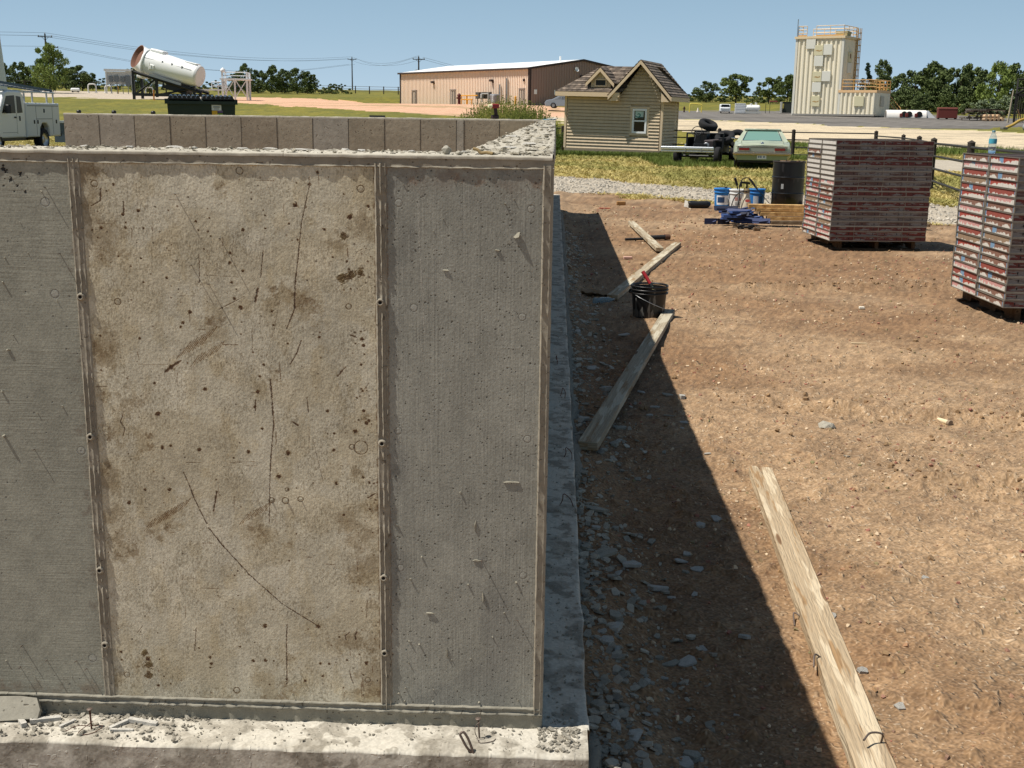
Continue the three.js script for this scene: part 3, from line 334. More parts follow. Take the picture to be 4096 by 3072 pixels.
  const tints = [0xdcd6cc, 0xe0dbd3, 0xd2c8b6, 0xcbbfaa, 0xd4cab9, 0xc4b6a2, 0xdcd1be, 0xe4e2dd, 0xcfc3ae, 0xd7cbb7, 0xd7ccba, 0xe6e4de, 0xcbbfac, 0xd4c7ac, 0xd2c5a8, 0xe8eaec].map(c => new THREE.Color(c).lerp(new THREE.Color(0.78, 0.73, 0.63), 0.4));
  const bm = tints.map(c => conc(c, 0.55 + rr(-0.05, 0.1), 0.004));
  for (let k = 0; k + 1 < xs.length; k++) { pw('cast_panel', [bx(xs[k + 1] - xs[k] - 0.012, 1.36, 0.012, (xs[k] + xs[k + 1]) / 2, 0.705, -20.0 + (k % 3) * 0.0015, 0, 0, rr(-0.001, 0.001))], bm[k]); if (k) pw('seam_ridge', [bx(0.012, 1.36, 0.014, xs[k], 0.705, -20.0 + 0.003)], conc(0x7d776d, 2)); }
}
{ // footing
  const F = thing('wall_footing', 'wide rough concrete footing under the foundation wall, powdery white on top', 'footing', [0, 0, -2.4]);
  const pr = [[-0.01, FT]]; for (let k = 0; k <= 14; k++) pr.push([k * 0.0078, FT]); pr.push([0.1155, FT - 0.0008], [0.1195, FT - 0.002], [0.1212, FT - 0.0045], [0.1216, FT - 0.007], [0.122, FT - 0.03], [0.122, 0.06], [0.124, 0.0], [0.126, -0.09]);
  const put = (n, g, m) => { const r = part(n, g, m, F); r.geometry.translate(0, 0, 2.4); return r; };
  const wob = (a, b) => (fbm(a * 16, b * 16, 4, 401) - 0.5) * 0.005 + (fbm(a * 90, b * 90, 2, 405) - 0.5) * 0.003;
  put('front_strip', sweep(pr, steps(-2.2, 0.1, () => 0.007), (p, s, i, j) => { const e = j > 12; return [s, p[1] + (j < 16 ? wob(s, p[0]) : 0) - (e && j < 19 ? Math.max(0, fbm(s * 22, 1, 3, 411) - 0.5) * 0.014 : 0), -2.4 + p[0] + (e ? (fbm(s * 26, p[1] * 26, 3, 415) - 0.5) * 0.005 : 0)]; }, (p, s, q) => [q[0], q[2] + q[1]]), mFoot);
  put('front_strip', [bx(6.1, 0.26, 0.32, -5.25, FT - 0.131, -2.44), bx(0.2, 0.24, 0.12, -0.004, FT - 0.128, -2.342)], mFoot);
  put('side_strip', sweep(pr.map(p => [p[0] * 0.84, p[1]]), steps(2.4, 20.5, t => 0.008 + t * t * 0.0003), (p, s, i, j) => [p[0] + (j > 11 ? (fbm(s * 9, p[1] * 20, 4, 421) - 0.5) * 0.012 : 0), p[1] + (j < 17 ? wob(s, p[0] + 3) * 1.2 - Math.max(0, Math.abs(((s * 0.9) % 1) - 0.5) < 0.02 ? 0.008 : 0) : 0), -s], (p, s, q) => [q[0] + q[1], q[2]]), mFoot);
  put('side_spill', sweep([[0.09, 0.05], [0.105, 0.06], [0.125, 0.055], [0.14, 0.02], [0.15, -0.06]], steps(2.3, 18, t => 0.02 + t * 0.004), (p, s, i, j) => [p[0] + (fbm(s * 6, j * 0.3, 3, 431) - 0.5) * 0.05, p[1] + (fbm(s * 5, 2, 3, 433) - 0.5) * 0.05, -s]), conc(0xa7a49c, 1.3, 0.006));
}
console.log('wall');

// ---------------------------------------------------------------- rubble
const mChip = conc(0xffffff, 2.5, 0.003), mChipD = conc(0xdedcd4, 2.5, 0.003);
function chipGeo(f, flat) { const n = 5 + Math.floor(f() * 3), p = []; for (let k = 0; k < n; k++) { const a = (k + f() * 0.7) / n * 6.283, r = 0.36 + 0.2 * f(); p.push(V(Math.cos(a) * r, flat * 0.5, Math.sin(a) * r), V(Math.cos(a) * r * (0.86 + 0.2 * f()), -flat * 0.5, Math.sin(a) * r * (0.86 + 0.2 * f()))); } p.push(V(0, flat * (0.5 + 0.3 * f()), 0)); return fin(new ConvexGeometry(p)); }
const fC = mulberry(91), chips = [0.16, 0.2, 0.28, 0.35, 0.5, 0.7].map(t => chipGeo(fC, t)), crumbs = [0.5, 0.7].map(t => chipGeo(fC, t));
const CH=[[0.182,-4.238,0.064,0.122],[0.241,-3.689,0.027,0.128],[0.367,-3.645,0.057,0.094],[0.209,-3.276,0.046,0.065],[0.204,-3.178,0.045,0.068],[0.409,-3.102,0.05,0.084],[0.361,-3.085,0.034,0.06],[0.331,-2.987,0.018,0.073],[0.174,-3.078,0.054,0.047],[0.138,-2.675,0.051,0.057],[0.179,-2.615,0.027,0.055],[0.225,-2.599,0.041,0.054],[0.368,-2.607,0.046,0.055],[0.344,-2.563,0.049,0.045],[0.277,-2.915,0.03,0.043],[0.265,-2.881,0.029,0.043],[0.29,-3.772,0.067,0.066],[0.283,-3.567,0.02,0.053],[0.384,-4.086,0.03,0.048],[0.579,-4.235,0.051,0.045],[0.472,-3.904,0.051,0.044],[0.195,-3.8,0.068,0.101],[0.593,-3.241,0.035,0.046],[0.501,-3.977,0.032,0.037],[0.479,-3.796,0.022,0.037],[0.521,-3.822,0.037,0.052],[0.653,-4.341,0.049,0.043],[0.151,-3.445,0.034,0.035],[0.166,-3.135,0.021,0.085],[0.203,-3.056,0.026,0.041],[0.182,-3.035,0.02,0.035],[0.256,-2.666,0.014,0.038],[0.502,-2.804,0.012,0.042],[0.43,-2.724,0.019,0.025],[0.387,-2.593,0.016,0.032],[0.266,-2.745,0.019,0.025],[0.221,-2.976,0.02,0.045],[0.463,-3.194,0.024,0.038],[0.178,-4.025,0.039,0.033],[0.135,-3.823,0.043,0.051],[0.407,-3.554,0.023,0.03],[0.486,-3.599,0.024,0.031],[0.357,-7.288,0.054,0.1],[0.566,-6.185,0.034,0.086],[0.527,-5.982,0.028,0.05],[0.19,-6.064,0.034,0.117],[0.156,-5.755,0.032,0.138],[0.174,-5.641,0.068,0.061],[0.352,-5.684,0.045,0.125],[0.323,-6.572,0.073,0.123],[0.247,-7.057,0.065,0.094],[0.622,-5.962,0.033,0.091],[0.688,-5.81,0.033,0.098],[0.338,-5.478,0.026,0.048],[0.311,-5.386,0.05,0.075],[0.177,-6.527,0.03,0.134],[0.528,-8.359,0.053,0.108],[0.333,-9.05,0.066,0.126],[0.333,-9.313,0.051,0.107],[0.741,-6.415,0.054,0.158],[0.663,-6.465,0.072,0.053],[0.524,-6.549,0.036,0.054],[0.668,-5.718,0.021,0.032],[0.541,-5.305,0.022,0.046],[0.192,-8.323,0.061,0.107],[0.737,-5.26,0.035,0.03],[1.382,-5.29,0.035,0.03],[1.287,-3.784,0.035,0.03],[0.895,-3.066,0.035,0.03],[0.806,-3.508,0.035,0.03],[0.893,-3.442,0.035,0.03],[0.945,-2.876,0.035,0.03]];
CH.forEach(([x, z, w, l], i) => {
  const g = chips[i % 5], yard2 = i >= CH.length - 7; l = Math.min(l, w * 1.7); if (x < 0.12) x = 0.13 + 0.02 * (i % 3);
  const m = solo('concrete_chip', g, i % 3 ? mChip : mChipD, yard2 ? 'pale stone chip lying alone on the sunlit dirt' : 'flat chip of broken concrete lying on the shaded dirt beside the footing', 'debris', yard2 ? 'loose chips on the sunlit dirt' : 'broken concrete chips beside the footing');
  m.position.set(x, GY(x, z) + w * 0.10, z); m.rotation.set(rr(-0.2, 0.2), rr(0, 6.28), rr(-0.2, 0.2)); m.scale.set(w, Math.min(w, l) * 0.8, l);
});
{
  const f = mulberry(17), col = (c, a, b) => { const k = rr(a, b, f); c.setRGB(k, k * 0.985, k * 0.95); };
  stuff('concrete_rubble', chips[3], mChip, 3600, (o, c) => { const z = -2.25 - 14 * f() ** 2.2, x = 0.12 + (f() * f()) * (0.30 + 0.15 * vn(z * 2, 1, 3)), s = (0.005 + 0.020 * f() ** 4) * (1 + 0.05 * -z); o.position.set(x, GY(x, z) + s * 0.2, z); o.rotation.set(rr(-0.5, 0.5, f), f() * 6, rr(-0.5, 0.5, f)); o.scale.set(s * 1.6, s * 0.8, s); const k = rr(0.6, 1.3, f); c.setRGB(k, k * 0.96, k * 0.88); }, 'grey concrete crumbs banked along the foot of the footing', 'rubble');
  stuff('wall_crumbs', chips[3], mConcTop, 1700, (o, c, i) => { let x, z; if (i < 900) { z = -2.45 - 17.5 * f() ** 1.6; x = -0.008 - 0.186 * f(); } else { x = -1.35 * f() - 0.01; z = -2.42 - 0.175 * (1 - f() ** 2); } const s = (0.004 + 0.013 * f() ** 3) * (i < 900 ? 1 + 0.03 * -z : 0.6); o.position.set(x, TOP + s * 0.15, z); o.rotation.set(rr(-0.5, 0.5, f), f() * 6, rr(-0.5, 0.5, f)); o.scale.set(s * 1.7, s * 0.45, s); col(c, 0.85, 1.15); }, 'crumbs and flakes lying along the top of the foundation wall', 'rubble');
  stuff('footing_crumbs', chips[4], mFoot, 1500, (o, c, i) => { let x, z; if (i < 1000) { x = i < 500 ? rr(-1.25, -0.75, f) : i < 680 ? rr(-0.01, 0.08, f) : rr(-1.4, 0.09, f); z = -2.395 + 0.1 * f() ** 1.6; } else { x = 0.002 + 0.09 * f(); z = -2.42 - 8 * f() ** 1.6; } const s = 0.0025 + (i < 680 ? 0.011 : 0.006) * f() ** 3; o.position.set(x, FT + s * 0.2, z); o.rotation.set(rr(-0.5, 0.5, f), f() * 6, rr(-0.5, 0.5, f)); o.scale.set(s * 1.6, s * 0.8, s); col(c, 0.9, 1.2); }, 'small crumbs scattered over the footing ledge', 'rubble');
  stuff('yard_pebbles', crumbs[1], M(0xcbb9a0, 1), 30000, (o, c) => { const t = f(), z = -2.1 - 20 * t ** 1.5, x = 0.15 + f() * (2.2 - z * 0.42) * 1.0, s = (0.003 + 0.011 * f() ** 4) * (1 + 0.09 * -z); if (f() > 0.25 + 1.3 * S((fbm(x * 1.4, z * 1.4, 3, 97) - 0.42) / 0.2)) return false; if (regionOf(x, z) !== 'dirt_yard') return false; o.position.set(x, GY(x, z) + s * 0.1, z); o.rotation.set(f() * 6, f() * 6, f() * 6); o.scale.set(s * 1.2, s * 0.7, s); const q = f(); if (q < 0.62) c.setRGB(0.55 * rr(0.7, 1.1, f), 0.4 * rr(0.7, 1.1, f), 0.29); else { const k = rr(0.7, 1.1, f); c.setRGB(k, k * 0.95, k * 0.88); } }, 'pebbles and small clods strewn over the dirt', 'pebbles');
  stuff('yard_clods', chips[5], M(0xffffff, 1, { map: tDirt[0] }), 2000, (o, c, i) => { let x, z; const t = f(); if (i < 350) { const k = i % 3, [z0, a, x0, x1] = [[-6.35, -0.28, 0.95, 3.4], [-5.0, -0.14, 1.35, 4], [-11.2, 0.15, 1.5, 4]][k]; x = mix(x0, x1, f()); z = z0 - a * (x - 1.5) + (vn(x * 3, 4, 8) - 0.5) * -0.2 + (f() + f() + f() - 1.5) * 0.26; } else { z = -2.4 - 18 * t; x = 0.3 + f() * (2 - z * 0.42); if (f() > 0.12 + 1.4 * S((fbm(x * 1.1, z * 1.6, 3, 99) - 0.5) / 0.15)) return false; } const s = (0.006 + 0.022 * f() ** 3) * (1 + 0.03 * -z); if (regionOf(x, z) !== 'dirt_yard') return false; o.position.set(x, GY(x, z) + s * 0.15, z); o.rotation.set(f() * 6, f() * 6, f() * 6); o.scale.set(s, s * 0.75, s); const k = rr(0.6, 0.95, f); c.setRGB(k, k * 0.94, k * 0.86); }, 'dark crumbly soil clods along the wheel ruts', 'soil');
  stuff('gravel_stones', crumbs[0], M(0xbcb6ac, 1), 16000, (o, c) => { const x = rr(-2.5, 11, f), z = rr(-36, -15, f); if (regionOf(x, z) !== 'gravel_strip') return false; const s = 0.025 + 0.05 * f() ** 2; o.position.set(x, GY(x, z) + s * 0.12, z); o.rotation.set(f() * 6, f() * 6, f() * 6); o.scale.set(s * 1.2, s * 0.6, s); const k = rr(0.55, 1.12, f); c.setRGB(k, k * 0.98, k * 0.94); }, 'loose pale stones of the gravel strip', 'gravel');
  // tufts of grass
  const bl = []; for (let k = 0; k < 9; k++) { const a = f() * 6.283, l = rr(0.6, 1, f), w = 0.05, bx2 = (f() - 0.5) * 0.8, bz = (f() - 0.5) * 0.8, tx = bx2 + Math.cos(a) * 0.5, tz = bz + Math.sin(a) * 0.5; bl.push([[bx2 - w, 0, bz], [bx2 + w, 0, bz + 0.03], [tx + 0.01, l, tz], [tx - 0.01, l * 0.98, tz]]); }
  const tuft = quadG(...bl), mBlade = M(0xffffff, 1);
  stuff('grass_blades', fin(tuft), mBlade, 64000, (o, c) => { const u = f(), d = 20 + 60 * u * u, a = rr(-27, 25, f) * Math.PI / 180, x = d * Math.sin(a), z = -d * Math.cos(a); if (regionOf(x, z) !== 'grass_field') return false; const s = rr(0.035, 0.085, f) * (1 + d * 0.012); o.position.set(x, GY(x, z) - 0.005, z); o.rotation.y = f() * 6.283; o.scale.set(s * 2.2, s * (0.45 + 0.5 * f()), s * 2.2); const p = fbm(x * 0.28, z * 0.16, 4, 71), q = fbm(x * 0.9, z * 0.5, 3, 73), t = S((0.6 * p + 0.4 * q - 0.42) / 0.16) * 0.9 + 0.1 * f(), k = rr(0.75, 1.15, f); c.setRGB(mix(0.31, 0.52, t) * k, mix(0.29, 0.42, t) * k, mix(0.085, 0.16, t) * k); }, 'short blades of the mown yellow green grass', 'grass');
  // taller weeds along the fence, the shed and the gravel edges
  stuff('tall_grass', fin(tuft.clone()), mBlade, 9000, (o, c, i) => {
    let x, z, s; const k = i % 4;
    if (k === 0) { const t = f(); x = mix(0.0, 5.4, t); z = mix(-58.7, -56.8, t) + rr(0, 1.3, f); s = 0.22; } else if (k === 1) { x = rr(3.8, 8.5, f); z = rr(-53, -43.4, f); s = 0.2; } else if (k === 2) { const t = f(); x = mix(5, 16, t); z = mix(-57, -54.6, t) + rr(-0.7, 0.7, f); s = 0.24; } else { const t = f(); x = mix(14, 34, t) + rr(-2, 2, f); z = mix(-76, -66, t) + rr(-5, 5, f); s = 0.3; }
    if (regionOf(x, z) !== 'grass_field') return false; s *= rr(0.6, 1.3, f); o.position.set(x, GY(x, z) - 0.01, z); o.rotation.y = f() * 6.283; o.scale.set(s * 0.8, s, s * 0.8); const q = rr(0.75, 1.2, f); c.setRGB(0.15 * q, 0.20 * q, 0.04 * q); }, 'rough tall grass along the fence and under the shed', 'grass');
}
// lumps resting on the wall top, and other single pieces
const rock = (w, h, d, f, m, label, cat, pos, name = 'concrete_lump', grp) => { const p = []; for (let k = 0; k < 26; k++) { const u = f() * 2 - 1, a = f() * 6.283, r = Math.sqrt(1 - u * u), j = 0.75 + 0.35 * f(); p.push(V(r * Math.cos(a) * w / 2 * j, (u * 0.5 + 0.45) * h * j, r * Math.sin(a) * d / 2 * j)); } const o = solo(name, fin(new ConvexGeometry(p)), m, label, cat, grp); o.position.set(...pos); return o; };
{
  const f = mulberry(23);
  rock(0.022, 0.020, 0.02, f, mChipD, 'knobbly grey lump of concrete at the inner corner of the wall top', 'rubble', [-0.222, TOP, -2.45]);
  rock(0.018, 0.010, 0.016, f, mChipD, 'small flat lump beside the knobbly one on the wall top', 'rubble', [-0.196, TOP, -2.445]);
  rock(0.03, 0.006, 0.02, f, mChip, 'thin pale flake behind the knobbly lump on the wall top', 'rubble', [-0.19, TOP, -2.54]);
  const st = solo('twig', [pathTube([[-0.168, 0.012, 0], [-0.158, 0.010, 0.002], [-0.152, 0.004, 0.004], [-0.140, 0.005, 0.006], [-0.126, 0.003, 0.012]], 0.0034, 20, 7)], M(0x8f7a54, 0.9), 'short crooked tan twig lying on the wall top', 'twig'); st.position.set(0, TOP, -2.46);
  const L = [[-0.83, -2.585, 0.05, 0.008], [-0.79, -2.59, 0.02, 0.006], [-0.62, -2.59, 0.035, 0.006], [-0.55, -2.592, 0.065, 0.005], [-0.455, -2.588, 0.02, 0.008], [-0.42, -2.59, 0.02, 0.006], [-0.68, -2.58, 0.03, 0.006], [-0.93, -2.59, 0.02, 0.006], [-1.03, -2.59, 0.025, 0.006], [-0.31, -2.585, 0.02, 0.005]];
  L.forEach(([x, z, w, h], i) => rock(w, h, 0.02, f, mChip, 'flat flake of concrete along the far edge of the wall top', 'rubble', [x, TOP - 0.001, z], 'concrete_flake', 'flakes on the far edge of the front wall top'));
  const L2 = [[-0.11, -2.9, 0.045, 0.012], [-0.05, -2.72, 0.05, 0.012], [-0.025, -2.68, 0.04, 0.009], [-0.07, -3.3, 0.06, 0.012], [-0.14, -3.5, 0.05, 0.01], [-0.05, -4.1, 0.06, 0.014], [-0.16, -4.4, 0.06, 0.014], [-0.03, -4.9, 0.06, 0.013], [-0.1, -5.6, 0.07, 0.014], [-0.02, -6.0, 0.06, 0.016], [-0.15, -6.6, 0.09, 0.016], [-0.07, -7.4, 0.08, 0.02], [-0.03, -8.3, 0.08, 0.02], [-0.13, -9.0, 0.09, 0.02], [-0.06, -10, 0.09, 0.022], [-0.15, -12, 0.1, 0.02], [-0.04, -13, 0.1, 0.025], [-0.1, -15.5, 0.12, 0.03], [-0.02, -19.8, 0.14, 0.05], [-0.1, -20.0, 0.12, 0.05]];
  L2.forEach(([x, z, w, h], i) => rock(w * 0.8, h * 0.65, w * 0.7, f, i % 3 ? mChipD : mChip, 'loose lump of concrete on the wall top running away along the yard', 'rubble', [x, TOP, z], 'concrete_lump', 'lumps along the right hand wall top'));
  const sc = solo('blue_scrap', [bx(0.1, 0.012, 0.3, 0, 0, 0, 0.3)], M(0x3f7f9a, 0.6), 'scrap of blue plastic on the far end of the wall top', 'scrap'); sc.position.set(-0.09, TOP + 0.012, -17.2);
  const bar = solo('dark_bar', [bx(0.26, 0.03, 0.05, 0, 0.015, 0)], M(0x2a2d30, 0.7), 'short dark bar lying on the back wall top', 'bar'); bar.position.set(-2.98, TOP, -20.08);
  for (const x of [-8.05, -7.45, -6.78]) { const k = solo('rubber_stopper', [lathe([[0.0, 0.055], [0.03, 0.05], [0.042, 0.025], [0.036, 0], [0, 0]], 12)], mBlack, 'small black cap standing on the back wall top', 'cap', 'black caps on the back wall'); k.position.set(x, TOP, -20.1); }
  // pieces on the footing
  const sh = solo('concrete_shard', [ext([[0, 0], [0.16, -0.012], [0.3, 0.002], [0.302, 0.02], [0.29, 0.045], [0.25, 0.048], [0.2, 0.046], [0.12, 0.036], [0, 0.05]], 0.010, 0.001)], conc(0xcfcdc4, 1.5, 0.003), 'long broken slab of concrete leaning against the base of the wall', 'shard'); sh.rotation.x = -0.62; sh.position.set(-1.43, FT + 0.004, -2.362);
  for (const [x, z, l, a, t] of [[-1.115, -2.362, 0.065, 0.35, 0.012], [-0.895, -2.365, 0.07, -0.2, 0.011], [-0.945, -2.352, 0.045, 0.9, 0.009], [-1.06, -2.35, 0.04, 1.0, 0.008], [-0.93, -2.33, 0.05, 0.1, 0.007], [-1.16, -2.345, 0.03, -0.9, 0.012]]) { const m = solo('mortar_strip', [bx(l, t * 0.8, t, 0, t * 0.4, 0, 0, 0, rr(-0.05, 0.05))], mChip, 'narrow broken strip of mortar lying on the footing ledge', 'debris', 'mortar strips on the footing ledge'); m.position.set(x, FT, z); m.rotation.y = a; }
  const nail = (x, z, lab, wire, rusty) => { const n = thing('steel_nail', lab, 'nail', [x, FT - 0.01, z]); part('shank', [tb([0, 0, 0], [-0.004, 0.055, -0.006], 0.0021, 8)], rusty ? mRust : mNail, n); part('head', [lathe([[0, 0], [0.0065, 0], [0.0065, 0.0022], [0, 0.003]], 12).rotateZ(0.1).translate(-0.004, 0.054, -0.006)], mNail, n); part('tie_wire', [pathTube(wire, 0.0009, 30, 5)], rusty ? mRust : mNail, n); };
  nail(-1.0, -2.335, 'rusty nail standing in the footing with a tangle of wire at its foot', [[-0.05, 0.014, 0.02], [-0.03, 0.022, 0.01], [0, 0.02, 0.004], [0.025, 0.018, -0.002], [0.01, 0.012, 0.02], [-0.02, 0.014, 0.03], [0.004, 0.03, 0]], true);
  nail(-0.138, -2.345, 'upright nail in the footing with a thin looped tie wire', [[0, 0.05, 0], [-0.008, 0.045, 0.004], [-0.010, 0.03, 0.008], [-0.004, 0.016, 0.01], [0.0, 0.012, 0.02], [0.03, 0.011, 0.01], [0.035, 0.011, 0]], false);
  const lp = solo('wire_loop', [pathTube([[0, 0, 0], [-0.012, 0.016, 0.002], [-0.022, 0.034, 0.0], [-0.027, 0.045, -0.002], [-0.021, 0.049, -0.004], [-0.013, 0.040, -0.003], [-0.003, 0.018, 0.0], [0.003, 0, 0.002]], 0.0028, 40, 8)], mNail, 'thick bent loop of rusty wire sticking out of the footing edge', 'wire'); lp.position.set(-0.15, FT - 0.004, -2.288);
  const lw = mulberry(3); for (const [x, z] of [[0.05, -5.6], [0.06, -4.55], [0.04, -6.35], [0.04, -3.95]]) { const m = solo('tie_wire_end', [pathTube([[0, 0, 0], [0.01, 0.05, 0.02], [rr(-0.02, 0.03, lw), 0.09, 0.03], [0.03, 0.06, 0.06], [0.02, 0.02, 0.09]].map(p => p.map(v => v * 0.6)), 0.0017, 24, 5)], mRust, 'rusty bent wire poking from the shaded side of the footing', 'wire', 'rusty wire ends along the side footing'); m.position.set(x, FT - 0.01, z); m.rotation.y = lw() * 6; }
}
console.log('rubble');
// ---------------------------------------------------------------- boards on the yard
function layBoard(name, label, [x0, z0], [x1, z1], w, t, lift, mat, shape) {
  const L = Math.hypot(x1 - x0, z1 - z0), y0 = GY(x0, z0), y1 = GY(x1, z1), o = thing(name, label, 'board', [x0, y0 + lift, z0], Math.atan2(-(z1 - z0), x1 - x0));
  const tilt = Math.atan2(y1 - y0, L), g = shape ? shape(L, w, t) : [rb(L, t, w, 0.003, L / 2, t / 2, 0)];
  const p = part('plank', g, mat, o); p.rotation.z = tilt; return [o, p, L];
}
{
  const notch = (L, w, t) => [ext([[0, 0], [L - 0.01, 0], [L, w * 0.1], [L - 0.005, w * 0.42], [L - 0.16, w * 0.52], [L - 0.012, w * 0.62], [L + 0.012, w * 0.7], [L + 0.008, w], [0, w]], t - 0.004, 0.002).rotateX(-Math.PI / 2).translate(0, 0, w / 2).rotateX(0)];
  const mA = M(0xeadcc8, 0.8, { map: rep(tWood, 1 / 6.4, 1 / 0.37), bumpMap: rep(tWoodB, 1 / 0.8, 1 / 0.5), bumpScale: 0.0025 });
  const [a, pa] = layBoard('weathered_board', 'pale weathered board with bent nails and a split end lying across the shadow edge', [0.745, -1.9], [0.925, -4.95], 0.092, 0.04, 0.012, mA, notch);
  for (const [d, s, q] of [[1.18, 0.035, 0], [1.5, 0.043, 1], [0.72, -0.035, 2]]) { const n = part('bent_nail', [pathTube(q === 0 ? [[d, 0.035, -s], [d - 0.012, 0.05, -s - 0.02], [d - 0.05, 0.03, -s - 0.028]] : q === 1 ? [[d, 0.02, -s - 0.003], [d + 0.02, 0.022, -s - 0.02], [d - 0.03, 0.0, -s - 0.024]] : [[d, 0.038, -s], [d - 0.004, 0.062, -s], [d - 0.012, 0.068, -s - 0.03], [d - 0.035, 0.06, -s - 0.05]], 0.0026, 18, 6)], mNail, pa); n.userData.label = 'bent rusty nail'; }
  layBoard('weathered_board', 'long weathered board running from the footing into the sunlight near the black bucket', [0.175, -5.08], [0.955, -9.44], 0.09, 0.04, 0.01, M(0xd6d2c8, 0.9, { map: rep(tWood, 1 / 7, 1 / 0.43), bumpMap: rep(tWoodB, 1 / 0.8, 1 / 0.5), bumpScale: 0.002 }));
  layBoard('weathered_board', 'board behind the black bucket, one end in the wall shadow by a crumpled sack', [0.53, -10.2], [1.58, -15.0], 0.095, 0.045, 0.012, mBoard);
  layBoard('weathered_board', 'short board lying across the dark stake beyond the bucket', [1.27, -14.0], [1.18, -18.0], 0.09, 0.045, 0.03, mBoard);
  const s = thing('steel_stake', 'dark steel stake with a thick sleeve lying under a board', 'stake', [0.95, GY(0.95, -15.5), -15.5], Math.atan2(0.2, 0.6)); part('rod', [tb([0, 0.025, 0], [0.42, 0.03, 0], 0.017, 8)], mDark, s); part('sleeve', [tb([0.36, 0.04, 0], [0.56, 0.045, 0], 0.032, 10)], mDark, s); part('tip', [tb([0.56, 0.045, 0], [0.63, 0.045, 0], 0.04, 10, 0.036)], M(0x5b4030, 0.9), s);
}
{ // black bucket and what lies round it
  const b = thing('black_bucket', 'black plastic bucket spattered with concrete standing at the shadow edge', 'bucket', [0.775, GY(0.775, -9.3), -9.3]);
  const tSpl = tex(512, 256, (u, v) => { const s = fbm(u * 26, v * 14, 3, 701), k = s > 0.66 && v < 0.62 ? 1 : 0, n = vn(u * 200, v * 90, 705) * 8; return k ? [96 + n, 94 + n, 90 + n] : [14 + n, 14 + n, 15 + n]; });
  const bm = M(0xffffff, 0.42, { map: tSpl }), bodyG = lathe([[0, 0], [0.118, 0], [0.124, 0.004], [0.14, 0.235], [0.138, 0.235], [0.12, 0.012], [0, 0.012]], 36); part('body', bodyG, bm, b, false);
  part('rim', [lathe([[0.14, 0.185], [0.149, 0.186], [0.15, 0.196], [0.142, 0.198]], 36), lathe([[0.14, 0.212], [0.152, 0.214], [0.152, 0.224], [0.143, 0.226]], 36), lathe([[0.137, 0.238], [0.15, 0.238], [0.151, 0.25], [0.146, 0.254], [0.138, 0.25], [0.137, 0.238]], 36)], M(0x121213, 0.4), b);
  part('bail_handle', [pathTube([[-0.152, 0.2, 0.0], [-0.09, 0.17, 0.125], [0, 0.13, 0.165], [0.09, 0.09, 0.135], [0.12, 0.075, 0.09]], 0.003, 30, 6)], mSteel, b); part('handle_ear', [rb(0.02, 0.03, 0.014, 0.004, -0.152, 0.2, 0)], mBlack, b);
  const t = thing('hand_brush', 'red handled brush resting in the black bucket', 'brush', [0.775, GY(0.775, -9.3) + 0.2, -9.3]); part('handle', [tb([0.005, 0.06, 0.06], [-0.06, 0.16, 0.02], 0.013, 8, 0.016)], M(0xa5262c, 0.5), t); part('grip_band', [tb([0.012, 0.05, 0.064], [0.0, 0.068, 0.056], 0.015, 8)], mDark, t); part('tip', [tb([0.03, 0.01, 0.075], [0.012, 0.05, 0.064], 0.009, 8)], M(0xe6dfa8, 0.6), t);
  const bt = solo('crushed_bottle', [lathe([[0, 0], [0.032, 0], [0.034, 0.02], [0.026, 0.05], [0.033, 0.09], [0.03, 0.14], [0.012, 0.175], [0.012, 0.19], [0, 0.19]], 14).rotateZ(-1.5).scale(1, 0.7, 1)], new THREE.MeshPhysicalMaterial({ color: 0xc9dfe8, roughness: 0.15, transmission: 0.8, thickness: 0, side: THREE.DoubleSide }), 'crushed clear plastic bottle lying in the wall shadow', 'bottle'); bt.position.set(0.35, GY(0.4, -9.9) + 0.025, -9.9); bt.rotation.y = 0.2;
  const f = mulberry(5), P = []; for (let k = 0; k < 40; k++) P.push(V(rr(-0.13, 0.13, f), rr(0, 0.06, f) * (1 - Math.abs(k / 40 - 0.5)), rr(-0.12, 0.12, f)));
  const sg = new THREE.PlaneGeometry(0.32, 0.3, 24, 24).rotateX(-Math.PI / 2), sp = sg.attributes.position; for (let i = 0; i < sp.count; i++) sp.setY(i, 0.012 + 0.09 * Math.abs(fbm(sp.getX(i) * 13, sp.getZ(i) * 13, 3, 77) - 0.42)); sg.computeVertexNormals();
  const sk = solo('crumpled_sack', sg, M(0x8a7358, 0.95), 'crumpled brown paper sack in the wall shadow against a board end', 'sack'); sk.position.set(0.42, GY(0.45, -10.5), -10.5);
  const misc = (n, x, z, w, h, d, c, lab, cat, a = 0) => { const o = solo(n, [rb(w, h, d, Math.min(h, d) * 0.2, 0, h / 2, 0)], M(c, 0.9), lab, cat); o.position.set(x, GY(x, z), z); o.rotation.y = a; };
  misc('wood_block', 1.27, -22.4, 0.17, 0.07, 0.08, 0x9c7445, 'small tan block of wood on the dirt past the wall shadow', 'block', 0.1); misc('red_tag', 0.93, -21.5, 0.2, 0.012, 0.05, 0xb5442f, 'faded red strip lying on the dirt near the end of the shadow', 'strip', 0.15); misc('pink_brick', 0.86, -13.45, 0.1, 0.03, 0.05, 0xcaa392, 'flat pinkish chip of brick beside the shadow edge', 'brick', 0.1);
  misc('wood_splinter', 2.18, -8.25, 0.115, 0.008, 0.016, 0xcdb894, 'thin pale splinter of wood on open dirt', 'splinter', 0.0); misc('white_block', 2.62, -9.92, 0.045, 0.02, 0.03, 0xe2dccb, 'tiny white block on the yellowish patch of dirt', 'block');
